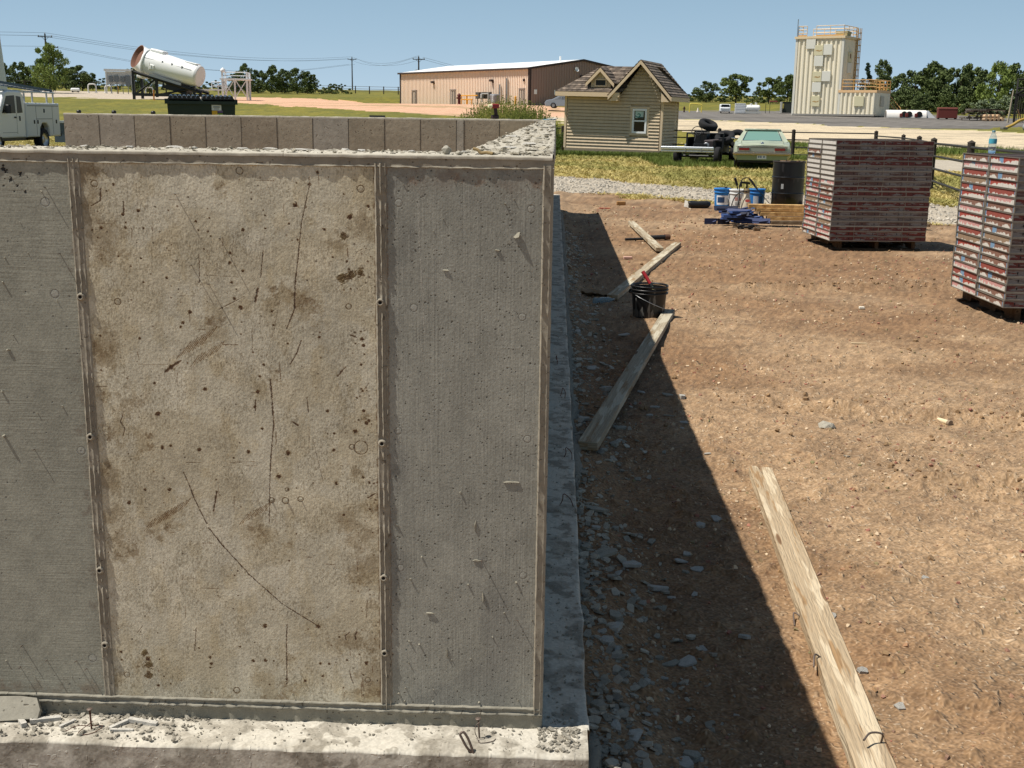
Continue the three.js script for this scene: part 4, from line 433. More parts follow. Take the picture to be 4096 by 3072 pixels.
  const pg = thing('wooden_peg', 'short round wooden peg lying alone on the dirt', 'peg', [2.09, GY(2.09, -6.06) + 0.012, -6.1], -1.1); part('shaft', [tb([-0.05, 0, 0], [0.03, 0, 0], 0.012, 10, 0.014)], M(0xd8c7a4, 0.85), pg); part('end', [tb([0.03, 0, 0], [0.048, 0, 0], 0.015, 10, 0.017)], M(0x8d7c68, 0.9), pg);
  rock(0.11, 0.05, 0.08, mulberry(8), mChipD, 'grey lump of concrete with a dark underside out on the dirt', 'rubble', [1.41, GY(1.41, -5.83) - 0.01, -5.83]);
}
// ---------------------------------------------------------------- stacks of concrete forms
{
  const T = 0.0615, wear = (seed, red, crust) => tex(512, 128, (u, v) => { const a = fbm(u * 9, v * 3, 4, seed), b = fbm(u * 40, v * 12, 3, seed + 5), n = vn(u * 300, v * 80, seed + 9) * 22, k = S((a * 0.7 + b * 0.3 - crust) / 0.05); const q = S((0.36 - b) / 0.06) * 0.5; return [mix(mix(red[0], 70, q), 122, k) + n, mix(mix(red[1], 62, q), 118, k) + n, mix(mix(red[2], 58, q), 115, k) + n]; });
  const reds = [wear(801, [96, 42, 38], 0.55), wear(811, [92, 68, 62], 0.48), wear(821, [108, 40, 34], 0.54), wear(831, [104, 96, 92], 0.46)];
  const railM = reds.map(t => M(0xffffff, 0.75, { map: rep(t, 1 / 1.22, 1 / T) })), lipM = M(0xb3aca6, 0.7, { map: rep(tConc, 2) }), blueM = M(0x5d86b0, 0.7);
  // end rails: paint above, crust of cement with a scalloped edge below
  const endT = (seed, c, w) => tex(512, 64, (u, v) => { const n = vn(u * 200, v * 30, seed + 3) * 26, e = w + 0.8 * (fbm(u * 5, 0, 3, seed) - 0.5) + 0.35 * (vn(u * 23, 0, seed + 1) - 0.5) + 0.2 * (fbm(u * 30, v * 5, 2, seed + 7) - 0.5), k = S((e - v) / 0.1), tick = Math.abs((u * 5) % 1 - 0.5) < 0.02 ? 0.8 : 1, bl = u < 0.07 || u > 0.93; const p = bl ? [104, 136, 164] : c; return [mix(p[0], 196, k) * tick + n, mix(p[1], 190, k) * tick + n, mix(p[2], 180, k) * tick + n]; });
  const ends = [endT(841, [132, 58, 46], 0.3), endT(851, [118, 82, 66], 0.28), endT(861, [184, 180, 170], 0.8), endT(871, [150, 60, 48], 0.45), endT(881, [186, 134, 128], 0.55), endT(891, [134, 110, 86], 0.35)];
  const endM = ends.map(t => M(0xffffff, 0.85, { map: rep(t, 1 / 0.61, 1 / T) }));
  const ply = M(0x6d4a3c, 0.8, { map: rep(reds[1], 1, 1) });
  const shift = (g, k) => { const u = g.attributes.uv; for (let i = 0; i < u.count; i++) u.setX(i, u.getX(i) + k); return g; };
  // one geometry per kind of part, local origin at the panel's near left bottom corner, length along x, width along -z
  const G = [0, 0.37, 0.71].map(k => ({
    web: z => shift(fin([bx(1.214, T - 0.008, 0.006, 0.61, T / 2, z < 0 ? z + 0.009 : z - 0.009)]), k),
  }));
  const rails = [0, 1].map(s => { const z = s ? -0.61 : 0, o = s ? 1 : -1, zz = z + o * 0.004; const l = [bx(1.22, 0.008, 0.014, 0.61, 0.0045, z + o * 0.007), bx(1.22, 0.008, 0.014, 0.61, T - 0.0045, z + o * 0.007)]; for (let k = 0; k < 5; k++) l.push(bx(0.006, T - 0.013, 0.012, Math.min(1.216, Math.max(0.004, k * 0.305)), T / 2, z + o * 0.0065)); return fin(l); });
  const slots = fin([0, 1, 2, 3, 4, 5, 6, 7].map(k => bx(0.007, 0.02, 0.003, 0.15 + k * 0.152 - 0.06, T / 2, -0.0055)));
  const webs = [0, 0.37, 0.71].map(k => [fin([bx(1.214, T - 0.012, 0.004, 0.61, T / 2, -0.010)]), fin([bx(1.214, T - 0.012, 0.004, 0.61, T / 2, -0.60)])].map(g => shift(g, k)));
  const ew = [0, 0.37].map(k => shift(fin([bx(0.004, T - 0.010, 0.588, 0.008, T / 2, -0.305)]), k)), ewR = fin([bx(0.004, T - 0.010, 0.588, 1.212, T / 2, -0.305)]);
  const el = fin([bx(0.013, 0.005, 0.588, 0.0065, 0.0035, -0.305), bx(0.013, 0.005, 0.588, 0.0065, T - 0.0035, -0.305), ...[-0.02, -0.59].map(z => bx(0.006, T - 0.012, 0.006, 0.005, T / 2, z))]), elM = M(0x9a938a, 0.85, { map: rep(tConc, 3) });
  const plyG = fin([bx(1.196, 0.010, 0.578, 0.61, T - 0.012, -0.305)]), rib = fin([1, 2, 3].map(k => bx(0.02, T - 0.022, 0.572, k * 0.305, T / 2 - 0.004, -0.305)));
  const f = mulberry(77);
  function stack(px, py, pz, turn, layers, where, bias) {
    for (let l = 0; l < layers; l++) for (let c = 0; c < 2; c++) {
      const e = l > layers * bias && !(c && f() < 0.35) ? 2 : [0, 1, 3, 4, 5, 0, 1][Math.floor(f() * 7)], r = l > layers * 0.7 ? [1, 3, 3, 0][Math.floor(f() * 4)] : Math.floor(f() * 4);
      const o = new THREE.Group(); o.name = nm('concrete_form'); o.rotation.y = turn + rr(-0.004, 0.004, f);
      const lx = rr(-0.006, 0.006, f), lz = -c * 0.616 + rr(-0.004, 0.004, f); o.position.set(px + Math.cos(turn) * lx + Math.sin(turn) * lz, py + l * (T + 0.0004), pz - Math.sin(turn) * lx + Math.cos(turn) * lz);
      o.userData = { label: ['form panel with red paint above white crust', 'form panel with a brown weathered end', 'form panel with its end caked white', 'form panel with bright red end paint', 'form panel with a pinkish chalky end', 'form panel with a tan scraped end'][e] + ' in the stack ' + where, category: 'concrete form', group: 'form panels in the stack ' + where };
      const v = Math.floor(f() * 3); const a = part('side_rail', webs[v][0], railM[r], o); part('rail_flange', rails[0], lipM, a); part('rail_slots', slots, mDark, a).userData.kind = 'stuff'; const b = part('side_rail', webs[v][1], railM[r], o); part('rail_flange', rails[1], lipM, b);
      const g = part('end_rail', ew[v % 2], endM[e], o); part('end_flange', el, elM, g); part('end_rail', ewR, railM[r], o); part('plywood_face', plyG, ply, o); part('cross_rib', rib, lipM, o); scene.add(o);
    }
  }
  const pallet = (px, py, pz, turn, h, lab) => { const p = thing('wooden_pallet', lab, 'pallet', [px, py, pz], turn); const m = M(0x7a6652, 0.9, { map: rep(tWood, 1, 1 / 0.4) }); for (const x of [0.06, 0.53, 1.0]) part('stringer', [ext([[0, 0], [0.2, 0], [0.22, 0.035], [0.4, 0.035], [0.42, 0], [0.76, 0], [0.78, 0.035], [0.96, 0.035], [0.98, 0], [1.18, 0], [1.18, h - 0.036], [0, h - 0.036]], 0.045).rotateY(Math.PI / 2).translate(x - 0.022, 0.017, 0)], m, p); for (let k = 0; k < 7; k++) part('deck_board', [bx(1.12, 0.017, 0.1, 0.53, h - 0.0095, -0.05 - k * 0.18)], m, p); for (const z of [-0.05, -0.59, -1.13]) part('base_board', [bx(1.12, 0.016, 0.1, 0.53, 0.008, z)], m, p); };
  const y1 = -0.115, y2 = -0.085;
  pallet(3.56, y1, -14.98, 0.075, 0.118, 'wooden pallet under the stack of forms beside the black drum'); stack(3.455, y1 + 0.119, -14.84, 0.075, 20, 'beside the black drum', 0.55);
  pallet(3.70, y2, -9.5, 0.02, 0.13, 'wooden pallet under the stack of forms that carries a water bottle'); stack(3.595, y2 + 0.131, -9.38, 0.02, 19, 'that carries a water bottle', 1.0);
  const wb = thing('water_bottle', 'clear plastic water bottle with a blue label standing on the nearer stack of forms', 'bottle', [3.70, y2 + 0.131 + 19 * (T + 0.0004), -10.28]);
  const clear = new THREE.MeshPhysicalMaterial({ color: 0xeaf3f8, roughness: 0.08, transmission: 0.92, thickness: 0, side: THREE.DoubleSide });
  part('body', [lathe([[0, 0.002], [0.028, 0.002], [0.031, 0.008], [0.031, 0.07], [0.032, 0.11], [0.030, 0.135], [0.018, 0.168], [0.0125, 0.178], [0.0125, 0.19]], 24)], clear, wb); part('label_band', [lathe([[0.0318, 0.086], [0.0328, 0.088], [0.0328, 0.126], [0.0318, 0.128]], 24)], M(0x4fa9bd, 0.5), wb); part('cap', [lathe([[0.0145, 0.18], [0.0145, 0.196], [0, 0.197]], 16)], M(0x49707c, 0.5), wb); part('water', [lathe([[0, 0.004], [0.029, 0.006], [0.0295, 0.06], [0, 0.06]], 24)], new THREE.MeshPhysicalMaterial({ color: 0xffffff, roughness: 0.02, transmission: 1, thickness: 0.05, ior: 1.33 }), wb);
}
// ---------------------------------------------------------------- drum, buckets, sprayer, lumber
{
  const gy = (x, z) => GY(x, z);
  const d = thing('oil_drum', 'black steel drum with two ribs and scraped sides', 'drum', [4.27, gy(4.27, -21.9), -21.9]);
  const tD = tex(512, 512, (u, v) => { const a = fbm(u * 22, v * 9, 4, 901), s = S((a - 0.64) / 0.04) * 0.35, n = vn(u * 200, v * 200, 905) * 6; return [13 + 80 * s + n * 0.6, 13 + 78 * s + n * 0.6, 14 + 76 * s + n * 0.6]; });
  const dm = M(0xffffff, 0.32, { map: tD }); part('shell', lathe([[0, 0.02], [0.285, 0.02], [0.286, 0.29], [0.292, 0.302], [0.297, 0.312], [0.292, 0.322], [0.286, 0.334], [0.286, 0.58], [0.292, 0.592], [0.297, 0.602], [0.292, 0.612], [0.286, 0.624], [0.286, 0.87], [0.283, 0.874]], 48), dm, d); part('rim', [lathe([[0.284, 0.0], [0.294, 0.0], [0.294, 0.018], [0.284, 0.022]], 40), lathe([[0.276, 0.868], [0.284, 0.866], [0.295, 0.872], [0.295, 0.886], [0.284, 0.892], [0.276, 0.884]], 40)], M(0x2a211d, 0.6), d); part('lid', [lathe([[0, 0.866], [0.278, 0.866]], 32)], M(0x4a3a30, 0.9), d); part('scrape_mark', [new THREE.CylinderGeometry(0.2875, 0.2875, 0.09, 8, 1, true, -0.62, 0.16).translate(0, 0.445, 0)], M(0x9a9c9c, 0.6), d);
  const fr = mulberry(4); for (let k = 0; k < 7; k++) { const a = fr() * 6.28, o = solo('drum_scrap', [bx(rr(0.06, 0.16, fr), 0.02, 0.03, 0, 0, 0, fr() * 6)], M([0x8a6d55, 0xb9a98f, 0x6d4c3c][k % 3], 0.9), 'bit of scrap wood lying on the lid of the black drum', 'scrap', 'scraps on the drum lid'); o.position.set(4.27 + Math.cos(a) * 0.2, gy(4.27, -21.9) + 0.885, -21.9 + Math.sin(a) * 0.2); }
  const pail = (x, z, c, rimc, lab, deco) => { const b = thing('plastic_pail', lab, 'bucket', [x, gy(x, z), z]); part('body', lathe([[0, 0], [0.125, 0], [0.131, 0.006], [0.146, 0.34], [0.14, 0.34]], 32), M(c, 0.45), b, false); part('rim', [lathe([[0.145, 0.285], [0.155, 0.287], [0.155, 0.300], [0.147, 0.302]], 32), lathe([[0.146, 0.342], [0.158, 0.345], [0.158, 0.362], [0.15, 0.368], [0.14, 0.36]], 32)], M(rimc, 0.45), b); deco(b); return b; };
  const band = (y0, y1, a0, da) => { const r = y => 0.1315 + (y - 0.006) * 0.0449; return new THREE.CylinderGeometry(r(y1), r(y0), y1 - y0, 14, 1, true, a0, da).translate(0, (y0 + y1) / 2, 0); };
  pail(3.1, -22.0, 0x2b7cc0, 0x2f86d2, 'blue pail with a white and navy printed label', b => { part('label_print', [band(0.07, 0.24, -0.9, 1.9)], M(0xe9ecef, 0.5), b); part('label_block', [band(0.11, 0.21, -0.75, 0.95).scale(1.01, 1, 1.01)], M(0x23466e, 0.5), b); part('label_seal', [band(0.10, 0.2, 0.4, 0.5).scale(1.012, 1, 1.012)], M(0xcfd2d2, 0.5), b); part('spout', [bx(0.05, 0.03, 0.04, 0.06, 0.38, 0)], M(0x4c5560, 0.6), b); });
  pail(3.36, -21.85, 0xdfe0dd, 0xeceeed, 'white pail with faded red and grey lettering', b => { part('label_print', [band(0.17, 0.23, -0.5, 0.4), band(0.17, 0.22, 0.05, 0.3)].map(g => g.scale(1.008, 1, 1.008)), M(0xbb8d86, 0.6), b); part('label_text', [band(0.06, 0.075, -0.45, 0.8), band(0.09, 0.105, -0.45, 0.7), band(0.12, 0.135, -0.45, 0.8)].map(g => g.scale(1.008, 1, 1.008)), M(0x8c8f93, 0.6), b); part('bail_handle', [pathTube([[-0.155, 0.29, 0], [-0.17, 0.2, 0.06], [-0.12, 0.16, 0.12]], 0.003, 14, 5)], mSteel, b); });
  pail(3.77, -22.2, 0x1f6fb5, 0x2a7ec6, 'blue pail with a grey notice and a yellow brush handle sticking out', b => { part('label_print', [band(0.07, 0.24, -0.65, 0.7).scale(1.006, 1, 1.006)], M(0xb4bcc6, 0.6), b); part('label_block', [band(0.07, 0.24, 0.2, 0.4).scale(1.006, 1, 1.006)], M(0x244a72, 0.6), b); });
  const bs = solo('brush_handle', [pathTube([[0, 0, 0], [0, 0.2, 0.02], [-0.02, 0.3, 0.02], [-0.05, 0.34, 0.02]], 0.011, 16, 6)], M(0xded38a, 0.6), 'yellow brush handle standing in the blue pail by the drum', 'brush'); bs.position.set(3.75, gy(3.77, -22.2) + 0.2, -22.2);
  const tw = solo('trowel_handle', [tb([0.02, 0.2, 0.0], [-0.06, 0.47, 0.05], 0.011, 7), tb([-0.02, 0.36, 0.02], [-0.075, 0.49, 0.06], 0.021, 8, 0.024)], mDark, 'black grip of a tool standing in the white pail', 'tool'); tw.position.set(3.36, gy(3.36, -21.85) + 0.08, -21.85);
  const sp = thing('pump_sprayer', 'dirty white pump sprayer with black hose and wand leaning on the pails', 'sprayer', [3.43, gy(3.43, -21.3), -21.3]);
  part('tank', [lathe([[0, 0], [0.085, 0], [0.095, 0.015], [0.1, 0.08], [0.085, 0.2], [0.062, 0.26], [0.05, 0.33], [0.052, 0.35], [0, 0.35]], 28)], M(0xcfc6b2, 0.6), sp); part('collar', [lathe([[0.05, 0.335], [0.062, 0.34], [0.058, 0.39], [0.04, 0.41], [0, 0.41]], 20)], M(0x7a6a50, 0.7), sp); part('label_print', [new THREE.CircleGeometry(0.042, 20).scale(1, 0.62, 1).rotateX(-0.14).translate(0.008, 0.2, 0.0985)], M(0xb3453f, 0.6), sp);
  part('pump_handle', [rb(0.03, 0.13, 0.03, 0.008, 0, 0.44, 0), rb(0.17, 0.035, 0.035, 0.01, -0.03, 0.51, 0, 0, 0, -0.1), rb(0.035, 0.08, 0.03, 0.008, -0.105, 0.475, 0, 0, 0, 0.2)], mDark, sp); part('hose', [pathTube([[0.0, 0.36, 0.06], [-0.1, 0.36, 0.08], [-0.2, 0.28, 0.08], [-0.26, 0.12, 0.07], [-0.24, 0.02, 0.06], [-0.17, 0.05, 0.06], [-0.13, 0.25, 0.05], [-0.13, 0.48, 0.04], [-0.08, 0.58, 0.03], [0.0, 0.6, 0.02], [0.08, 0.55, 0.02], [0.15, 0.45, 0.04]], 0.009, 70, 7)], mDark, sp); part('wand', [tb([0.03, 0.58, 0.02], [0.18, 0.40, 0.05], 0.014, 8), tb([0.18, 0.40, 0.05], [0.4, 0.16, 0.1], 0.006, 6)], mDark, sp);
  const cr = thing('tool_crate', 'grey weathered wooden tray beside the drum', 'crate', [3.98, gy(3.98, -20.9), -20.9]); part('side', [bx(0.8, 0.14, 0.02, 0, 0.07, 0.3)], mOldWood, cr); part('side', [bx(0.8, 0.14, 0.02, 0, 0.07, -0.3)], mOldWood, cr); part('end', [bx(0.02, 0.14, 0.58, -0.4, 0.07, 0), bx(0.02, 0.14, 0.58, 0.4, 0.07, 0)], mOldWood, cr); part('base', [bx(0.78, 0.02, 0.58, 0, 0.01, 0)], mOldWood, cr);
  [[3.32, 0.0, 0.045, 0], [3.26, 0.062, 0.05, 0.01], [3.16, 0.126, 0.052, -0.01], [3.1, 0.19, 0.05, 0.01], [2.98, 0.242, 0.05, 0]].forEach(([x, y, h, a], k) => { const o = solo('fresh_lumber', [rb(2.4, h, 0.14, 0.004, 1.2, h / 2, 0)], k ? mFresh : mOldWood, ['grey skid board under the pile of fresh lumber', 'fresh yellow board lowest in the pile beside the blue brackets', 'fresh yellow board second from the bottom of the pile by the brackets', 'fresh yellow board just under the top one of the pile', 'fresh yellow board on top of the pile beside the blue brackets'][k], 'lumber', k ? 'fresh lumber beside the brackets' : undefined); o.position.set(x, gy(3.4, -18.2) + 0.04 + y, -18.2 - k * 0.02); o.rotation.y = a; });
  const f = mulberry(6), mB = M(0x27345c, 0.6, { metalness: 0.2 }), mB2 = M(0x1a2036, 0.6, { metalness: 0.2 }), mB3 = M(0x2f4676, 0.55, { metalness: 0.2 });
  for (let k = 0; k < 22; k++) { const o = thing('form_bracket', k < 2 ? ['dark bracket plate with a round hole lying apart from the pile', 'dark bracket plate half under the bracket pile'][k] : 'blue steel form bracket in the jumbled pile beside the fresh lumber', 'bracket', [k === 0 ? 2.42 : k === 1 ? 2.62 : rr(2.66, 2.98, f), gy(2.9, -18) + (k < 2 ? 0.02 : 0.02 + 0.010 * k), k < 2 ? -18.3 : rr(-18.6, -17.8, f)], k < 2 ? 0.1 : rr(-0.5, 0.5, f), k < 2 ? undefined : 'blue form brackets in a pile'); const m = [mB, mB2, mB3][k % 3], w = k < 2 ? 0.19 : rr(0.3, 0.55, f); const s = new THREE.Shape([[0, 0], [w, 0], [w, 0.09], [0, 0.09]].map(p => new THREE.Vector2(...p))); const h = new THREE.Path(); h.absarc(0.05, 0.045, 0.016, 0, 6.283, true); s.holes.push(h); const pl = new THREE.ExtrudeGeometry(s, { depth: 0.008, bevelEnabled: false }); if (k >= 2) pl.rotateX(rr(-1.6, -0.4, f)); part('plate', [pl.translate(-w / 2, 0, 0)], m, o); part('rib', [bx(w * 0.8, 0.03, 0.02, 0, 0.02, -0.012), tb([w * 0.2, 0.03, 0], [w * 0.45, 0.05, 0.02], 0.016, 8)], m, o); }
  const ch = solo('chain_link_pile', [0, 1, 2, 3].map(k => new THREE.TorusGeometry(0.045, 0.012, 6, 12).rotateX(0.8 + k * 0.5).rotateY(k).translate(2.8 + k * 0.05, 0.03, 0)), mDark, 'short dark chain lying in front of the brackets', 'chain'); ch.position.set(0, gy(2.8, -17.7), -17.7);
  const bb = solo('small_block', [rb(0.1, 0.05, 0.06, 0.008, 0, 0.025, 0)], mOldWood, 'small grey wooden block in front of the brackets', 'block'); bb.position.set(3.0, gy(3, -17.5), -17.5);
  const bag = thing('rubber_sack', 'black plastic bag with one torn white end lying on the dirt', 'bag', [2.62, gy(2.62, -22) , -22], 0.05); const bg = new THREE.SphereGeometry(0.5, 20, 12), bp = bg.attributes.position; for (let i = 0; i < bp.count; i++) { const x = bp.getX(i), y = bp.getY(i), z = bp.getZ(i), n = 0.86 + 0.3 * fbm(x * 6 + 4, y * 6 + z * 5, 3, 33); bp.setXYZ(i, Math.sign(x) * Math.abs(x * 2) ** 0.4 * 0.21 * n, (Math.sign(y) * Math.abs(y * 2) ** 0.5 + 1) * 0.062 * n, z * 0.22 * n); } bg.computeVertexNormals(); part('body', bg.translate(0.06, 0, 0), mBlack, bag, false); part('torn_end', [new ConvexGeometry([V(-0.1, 0.0, 0.05), V(-0.1, 0.1, 0.03), V(-0.2, 0.14, 0), V(-0.22, 0.02, 0.03), V(-0.12, 0.05, -0.08), V(-0.17, 0.0, -0.03)])], M(0xe4e0d4, 0.7), bag);
  const dr = thing('impact_driver', 'red and black cordless driver standing on the corner of the back wall', 'power tool', [-1.01, TOP, -20.1], 0.5); part('battery', [rb(0.12, 0.06, 0.08, 0.012, 0, 0.03, 0)], M(0x2a1517, 0.6), dr); part('grip', [rb(0.055, 0.14, 0.05, 0.015, 0.012, 0.12, 0, 0, 0, 0.14)], M(0x2b1416, 0.6), dr); part('motor', [rb(0.14, 0.075, 0.07, 0.025, 0.0, 0.205, 0)], M(0x8a1f22, 0.5), dr); part('nose', [tb([-0.06, 0.205, 0], [-0.125, 0.205, 0], 0.032, 12, 0.024)], M(0xe6e3b8, 0.5), dr);
}
console.log('yard');
// ---------------------------------------------------------------- pipe fences
{
  const mP = M(0x2c2a27, 0.75), run = (pts, lab, n, hgt, rails, r) => { const o = thing('pipe_fence', lab, 'fence', [pts[0][0], H(...pts[0]), pts[0][1]]); const by = H(...pts[0]); for (const [x, z] of pts) part('post', [tb([x - pts[0][0], H(x, z) - by - 0.1, z - pts[0][1]], [x - pts[0][0], H(x, z) - by + hgt, z - pts[0][1]], r, 10), lathe([[r, 0], [r * 1.12, 0.02], [0, 0.07]], 10, x - pts[0][0], H(x, z) - by + hgt, z - pts[0][1])], M(0x332c25, 0.9), o); for (let i = 0; i + 1 < pts.length; i++) for (let k = 0; k < rails; k++) { const [x, z] = pts[i], [X, Z] = pts[i + 1], y = 0.22 + k * (hgt - 0.3) / (rails - 1); part('rail', [tb([x - pts[0][0], H(x, z) - by + y, z - pts[0][1]], [X - pts[0][0], H(X, Z) - by + y, Z - pts[0][1]], 0.028, 7)], mP, o); } };
  run([[-10, -66], [-6.6, -65], [-3.2, -64], [0.4, -63], [4.4, -60.9], [7.97, -58.6], [11.15, -56.6], [14.6, -55.2]], 'dark pipe fence with round posts behind the shed and the green car', 8, 1.32, 4, 0.085);
  run([[14.6, -55.2], [13.2, -46], [11.4, -38], [9.55, -30.6], [8.5, -24.8], [7.6, -19.2]], 'dark pipe fence coming toward the yard behind the stacks of forms', 6, 1.22, 4, 0.075);
  const far = (pts, lab) => { const o = thing('wire_fence', lab, 'fence', [pts[0][0], H(...pts[0]), pts[0][1]]), by = H(...pts[0]); for (const [x, z] of pts) part('post', [tb([x - pts[0][0], H(x, z) - by - 0.1, z - pts[0][1]], [x - pts[0][0], H(x, z) - by + 1.5, z - pts[0][1]], 0.11, 6)], M(0x3b342c, 0.9), o); for (let i = 0; i + 1 < pts.length; i++) for (const y of [0.5, 0.95, 1.4]) { const [x, z] = pts[i], [X, Z] = pts[i + 1]; part('rail', [tb([x - pts[0][0], H(x, z) - by + y, z - pts[0][1]], [X - pts[0][0], H(X, Z) - by + y, Z - pts[0][1]], 0.035, 5)], M(0x55504a, 0.9), o); } };
  const q = []; for (let k = 0; k <= 14; k++) q.push([-66 + k * 3.2, -262 + k * 2.4]); far(q, 'far dark fence along the skyline left of the metal building');
  const q2 = []; for (let k = 0; k <= 12; k++) q2.push([-104 + k * 4.2, -190 - k * 1.5]); far(q2, 'far dark fence under the trees behind the gravel lot');
}
// ---------------------------------------------------------------- green car seen from behind
{
  const c = thing('green_car', 'faded green old coupe seen from behind, parked on the grass', 'car', [7.32, H(7.32, -42.6), -42.6], -0.16);
  const tG = tex(256, 256, (u, v) => { const k = 0.86 + 0.25 * fbm(u * 6, v * 6, 4, 951); return [166 * k, 174 * k, 154 * k]; }), g = M(0xffffff, 0.32, { map: rep(tG, 0.5) }), gr = M(0xb6a58c, 0.8);
  // body: cross sections lofted along the length (rear at z = 0, nose at z = -5.2)
  const sec = [[0.0, 0.90, 0.42, 0.80, 0.86], [-0.06, 0.97, 0.36, 0.86, 0.93], [-0.5, 1.0, 0.28, 0.92, 0.97], [-1.3, 1.0, 0.24, 0.98, 0.97], [-2.6, 0.99, 0.22, 0.98, 0.95], [-3.8, 0.98, 0.22, 0.95, 0.93], [-4.8, 0.94, 0.26, 0.88, 0.88], [-5.2, 0.86, 0.36, 0.78, 0.8]];
  const P = [], ring = sec.map(([z, w, y0, y1, t]) => [[-w * 0.9, y0], [-w, y0 + 0.14], [-w * 1.0, y1 - 0.2], [-w * 0.96, y1 - 0.05], [-t * 0.8, y1], [0, y1 + 0.03], [t * 0.8, y1], [w * 0.96, y1 - 0.05], [w, y1 - 0.2], [w, y0 + 0.14], [w * 0.9, y0]].map(p => [...p, z])), q = [];
  for (let i = 0; i + 1 < ring.length; i++) for (let j = 0; j + 1 < ring[0].length; j++) q.push([ring[i][j], ring[i][j + 1], ring[i + 1][j + 1], ring[i + 1][j]]); for (let j = 1; j + 2 < 11; j++) q.push([ring[0][0], ring[0][j + 1], ring[0][j], ring[0][0]]);
  q.push([ring[0][0], ring[0][10], ring[0][9], ring[0][1]]); part('body', toCreasedNormals(fin(quadG(...q)), 0.7), g, c);
  part('underbody', [bx(1.7, 0.3, 4.8, 0, 0.38, -2.6)], mBlack, c);
  // cabin: fastback roof
  const cab = hexa([[-0.86, 0.96, -1.15], [0.86, 0.96, -1.15], [0.86, 0.96, -3.55], [-0.86, 0.96, -3.55], [-0.60, 1.36, -1.95], [0.60, 1.36, -1.95], [0.60, 1.36, -2.85], [-0.60, 1.36, -2.85]]); part('cabin', [cab], mGlassDark, c);
  const roof = part('roof', [rb(1.3, 0.05, 1.15, 0.02, 0, 1.36, -2.35)], g, c); part('rust_patch', [ext([[-0.25, -0.2], [0.1, -0.28], [0.45, -0.1], [0.5, 0.1], [0.2, 0.02], [-0.1, 0.12], [-0.3, 0.0]], 0.002).rotateX(-Math.PI / 2).translate(0.05, 1.386, -2.05)], M(0x6a4636, 0.95), roof);
  for (const s of [-1, 1]) part('roof_pillar', [hexa([[s * 0.70, 0.95, -1.1], [s * 0.92, 0.95, -1.1], [s * 0.90, 0.95, -1.75], [s * 0.78, 0.95, -1.5], [s * 0.50, 1.37, -1.9], [s * 0.655, 1.36, -1.92], [s * 0.655, 1.36, -2.2], [s * 0.54, 1.36, -2.1]])], g, c);
  part('rear_window', [quadG([[-0.68, 0.975, -1.12], [0.68, 0.975, -1.12], [0.52, 1.35, -1.90], [-0.52, 1.35, -1.90]])], new THREE.MeshStandardMaterial({ color: 0x6f9288, roughness: 0.1, side: THREE.DoubleSide }), c); part('window_trim', [tb([-0.7, 0.98, -1.1], [0.7, 0.98, -1.1], 0.016, 6), tb([-0.7, 0.98, -1.1], [-0.53, 1.36, -1.9], 0.016, 6), tb([0.7, 0.98, -1.1], [0.53, 1.36, -1.9], 0.016, 6)], mChrome, c);
  part('rear_panel', [bx(1.72, 0.16, 0.02, 0, 0.70, 0.012)], M(0x8b8f86, 0.4), c); for (const s of [-1, 1]) { const t = part('tail_light', [rb(0.36, 0.09, 0.03, 0.012, s * 0.62, 0.70, 0.028)], M(0x7a1f1c, 0.25), c); part('light_bezel', [bx(0.42, 0.012, 0.03, s * 0.62, 0.752, 0.03), bx(0.42, 0.012, 0.03, s * 0.62, 0.648, 0.03)], mChrome, t); }
  part('bumper', [rb(1.98, 0.11, 0.1, 0.035, 0, 0.55, 0.07), rb(0.12, 0.1, 0.3, 0.035, -0.95, 0.55, -0.06), rb(0.12, 0.1, 0.3, 0.035, 0.95, 0.55, -0.06), rb(0.06, 0.13, 0.06, 0.02, -0.28, 0.55, 0.13), rb(0.06, 0.13, 0.06, 0.02, 0.28, 0.55, 0.13)], M(0xb9a995, 0.2, { metalness: 0.9 }), c); part('upper_trim', [bx(1.8, 0.03, 0.02, 0, 0.795, 0.02)], mChrome, c); part('valance', [bx(1.72, 0.2, 0.04, 0, 0.42, 0.0)], M(0x8f9c78, 0.5), c);
  const pl = part('number_plate', [rb(0.33, 0.16, 0.012, 0.004, 0.0, 0.44, 0.04)], M(0xdfe4ea, 0.4), c); part('plate_print', [bx(0.05, 0.07, 0.003, -0.1, 0.44, 0.047), bx(0.05, 0.07, 0.003, -0.03, 0.44, 0.047), bx(0.05, 0.07, 0.003, 0.08, 0.44, 0.047), bx(0.3, 0.02, 0.003, 0, 0.505, 0.047)], M(0x6b83ad, 0.5), pl);
  part('emblem', [lathe([[0, 0.005], [0.05, 0.004], [0.055, 0]], 14).rotateX(1.3).translate(0.0, 0.90, -0.08)], mChrome, c); part('trunk_seam', [bx(1.45, 0.008, 0.012, 0, 0.845, 0.0), bx(0.012, 0.006, 1.0, -0.73, 0.95, -0.6, 0, 0.06), bx(0.012, 0.006, 1.0, 0.73, 0.95, -0.6, 0, 0.06)], M(0x5f6a52, 0.8), c);
  for (const s of [-1, 1]) for (const z of [-1.05, -4.15]) { const w = part('wheel', [lathe([[0.2, -0.1], [0.32, -0.1], [0.34, -0.05], [0.34, 0.05], [0.32, 0.1], [0.2, 0.1]], 26).rotateZ(Math.PI / 2).translate(s * 0.86, 0.33, z)], mRubber, c); part('rim', [lathe([[0, 0.09], [0.14, 0.09], [0.2, 0.06], [0.2, -0.06]], 20).rotateZ(-s * Math.PI / 2).translate(s * 0.86, 0.33, z)], mSteel, w); }
  part('side_mirror', [rb(0.14, 0.07, 0.1, 0.02, -1.06, 1.02, -3.0)], mChrome, c);
}
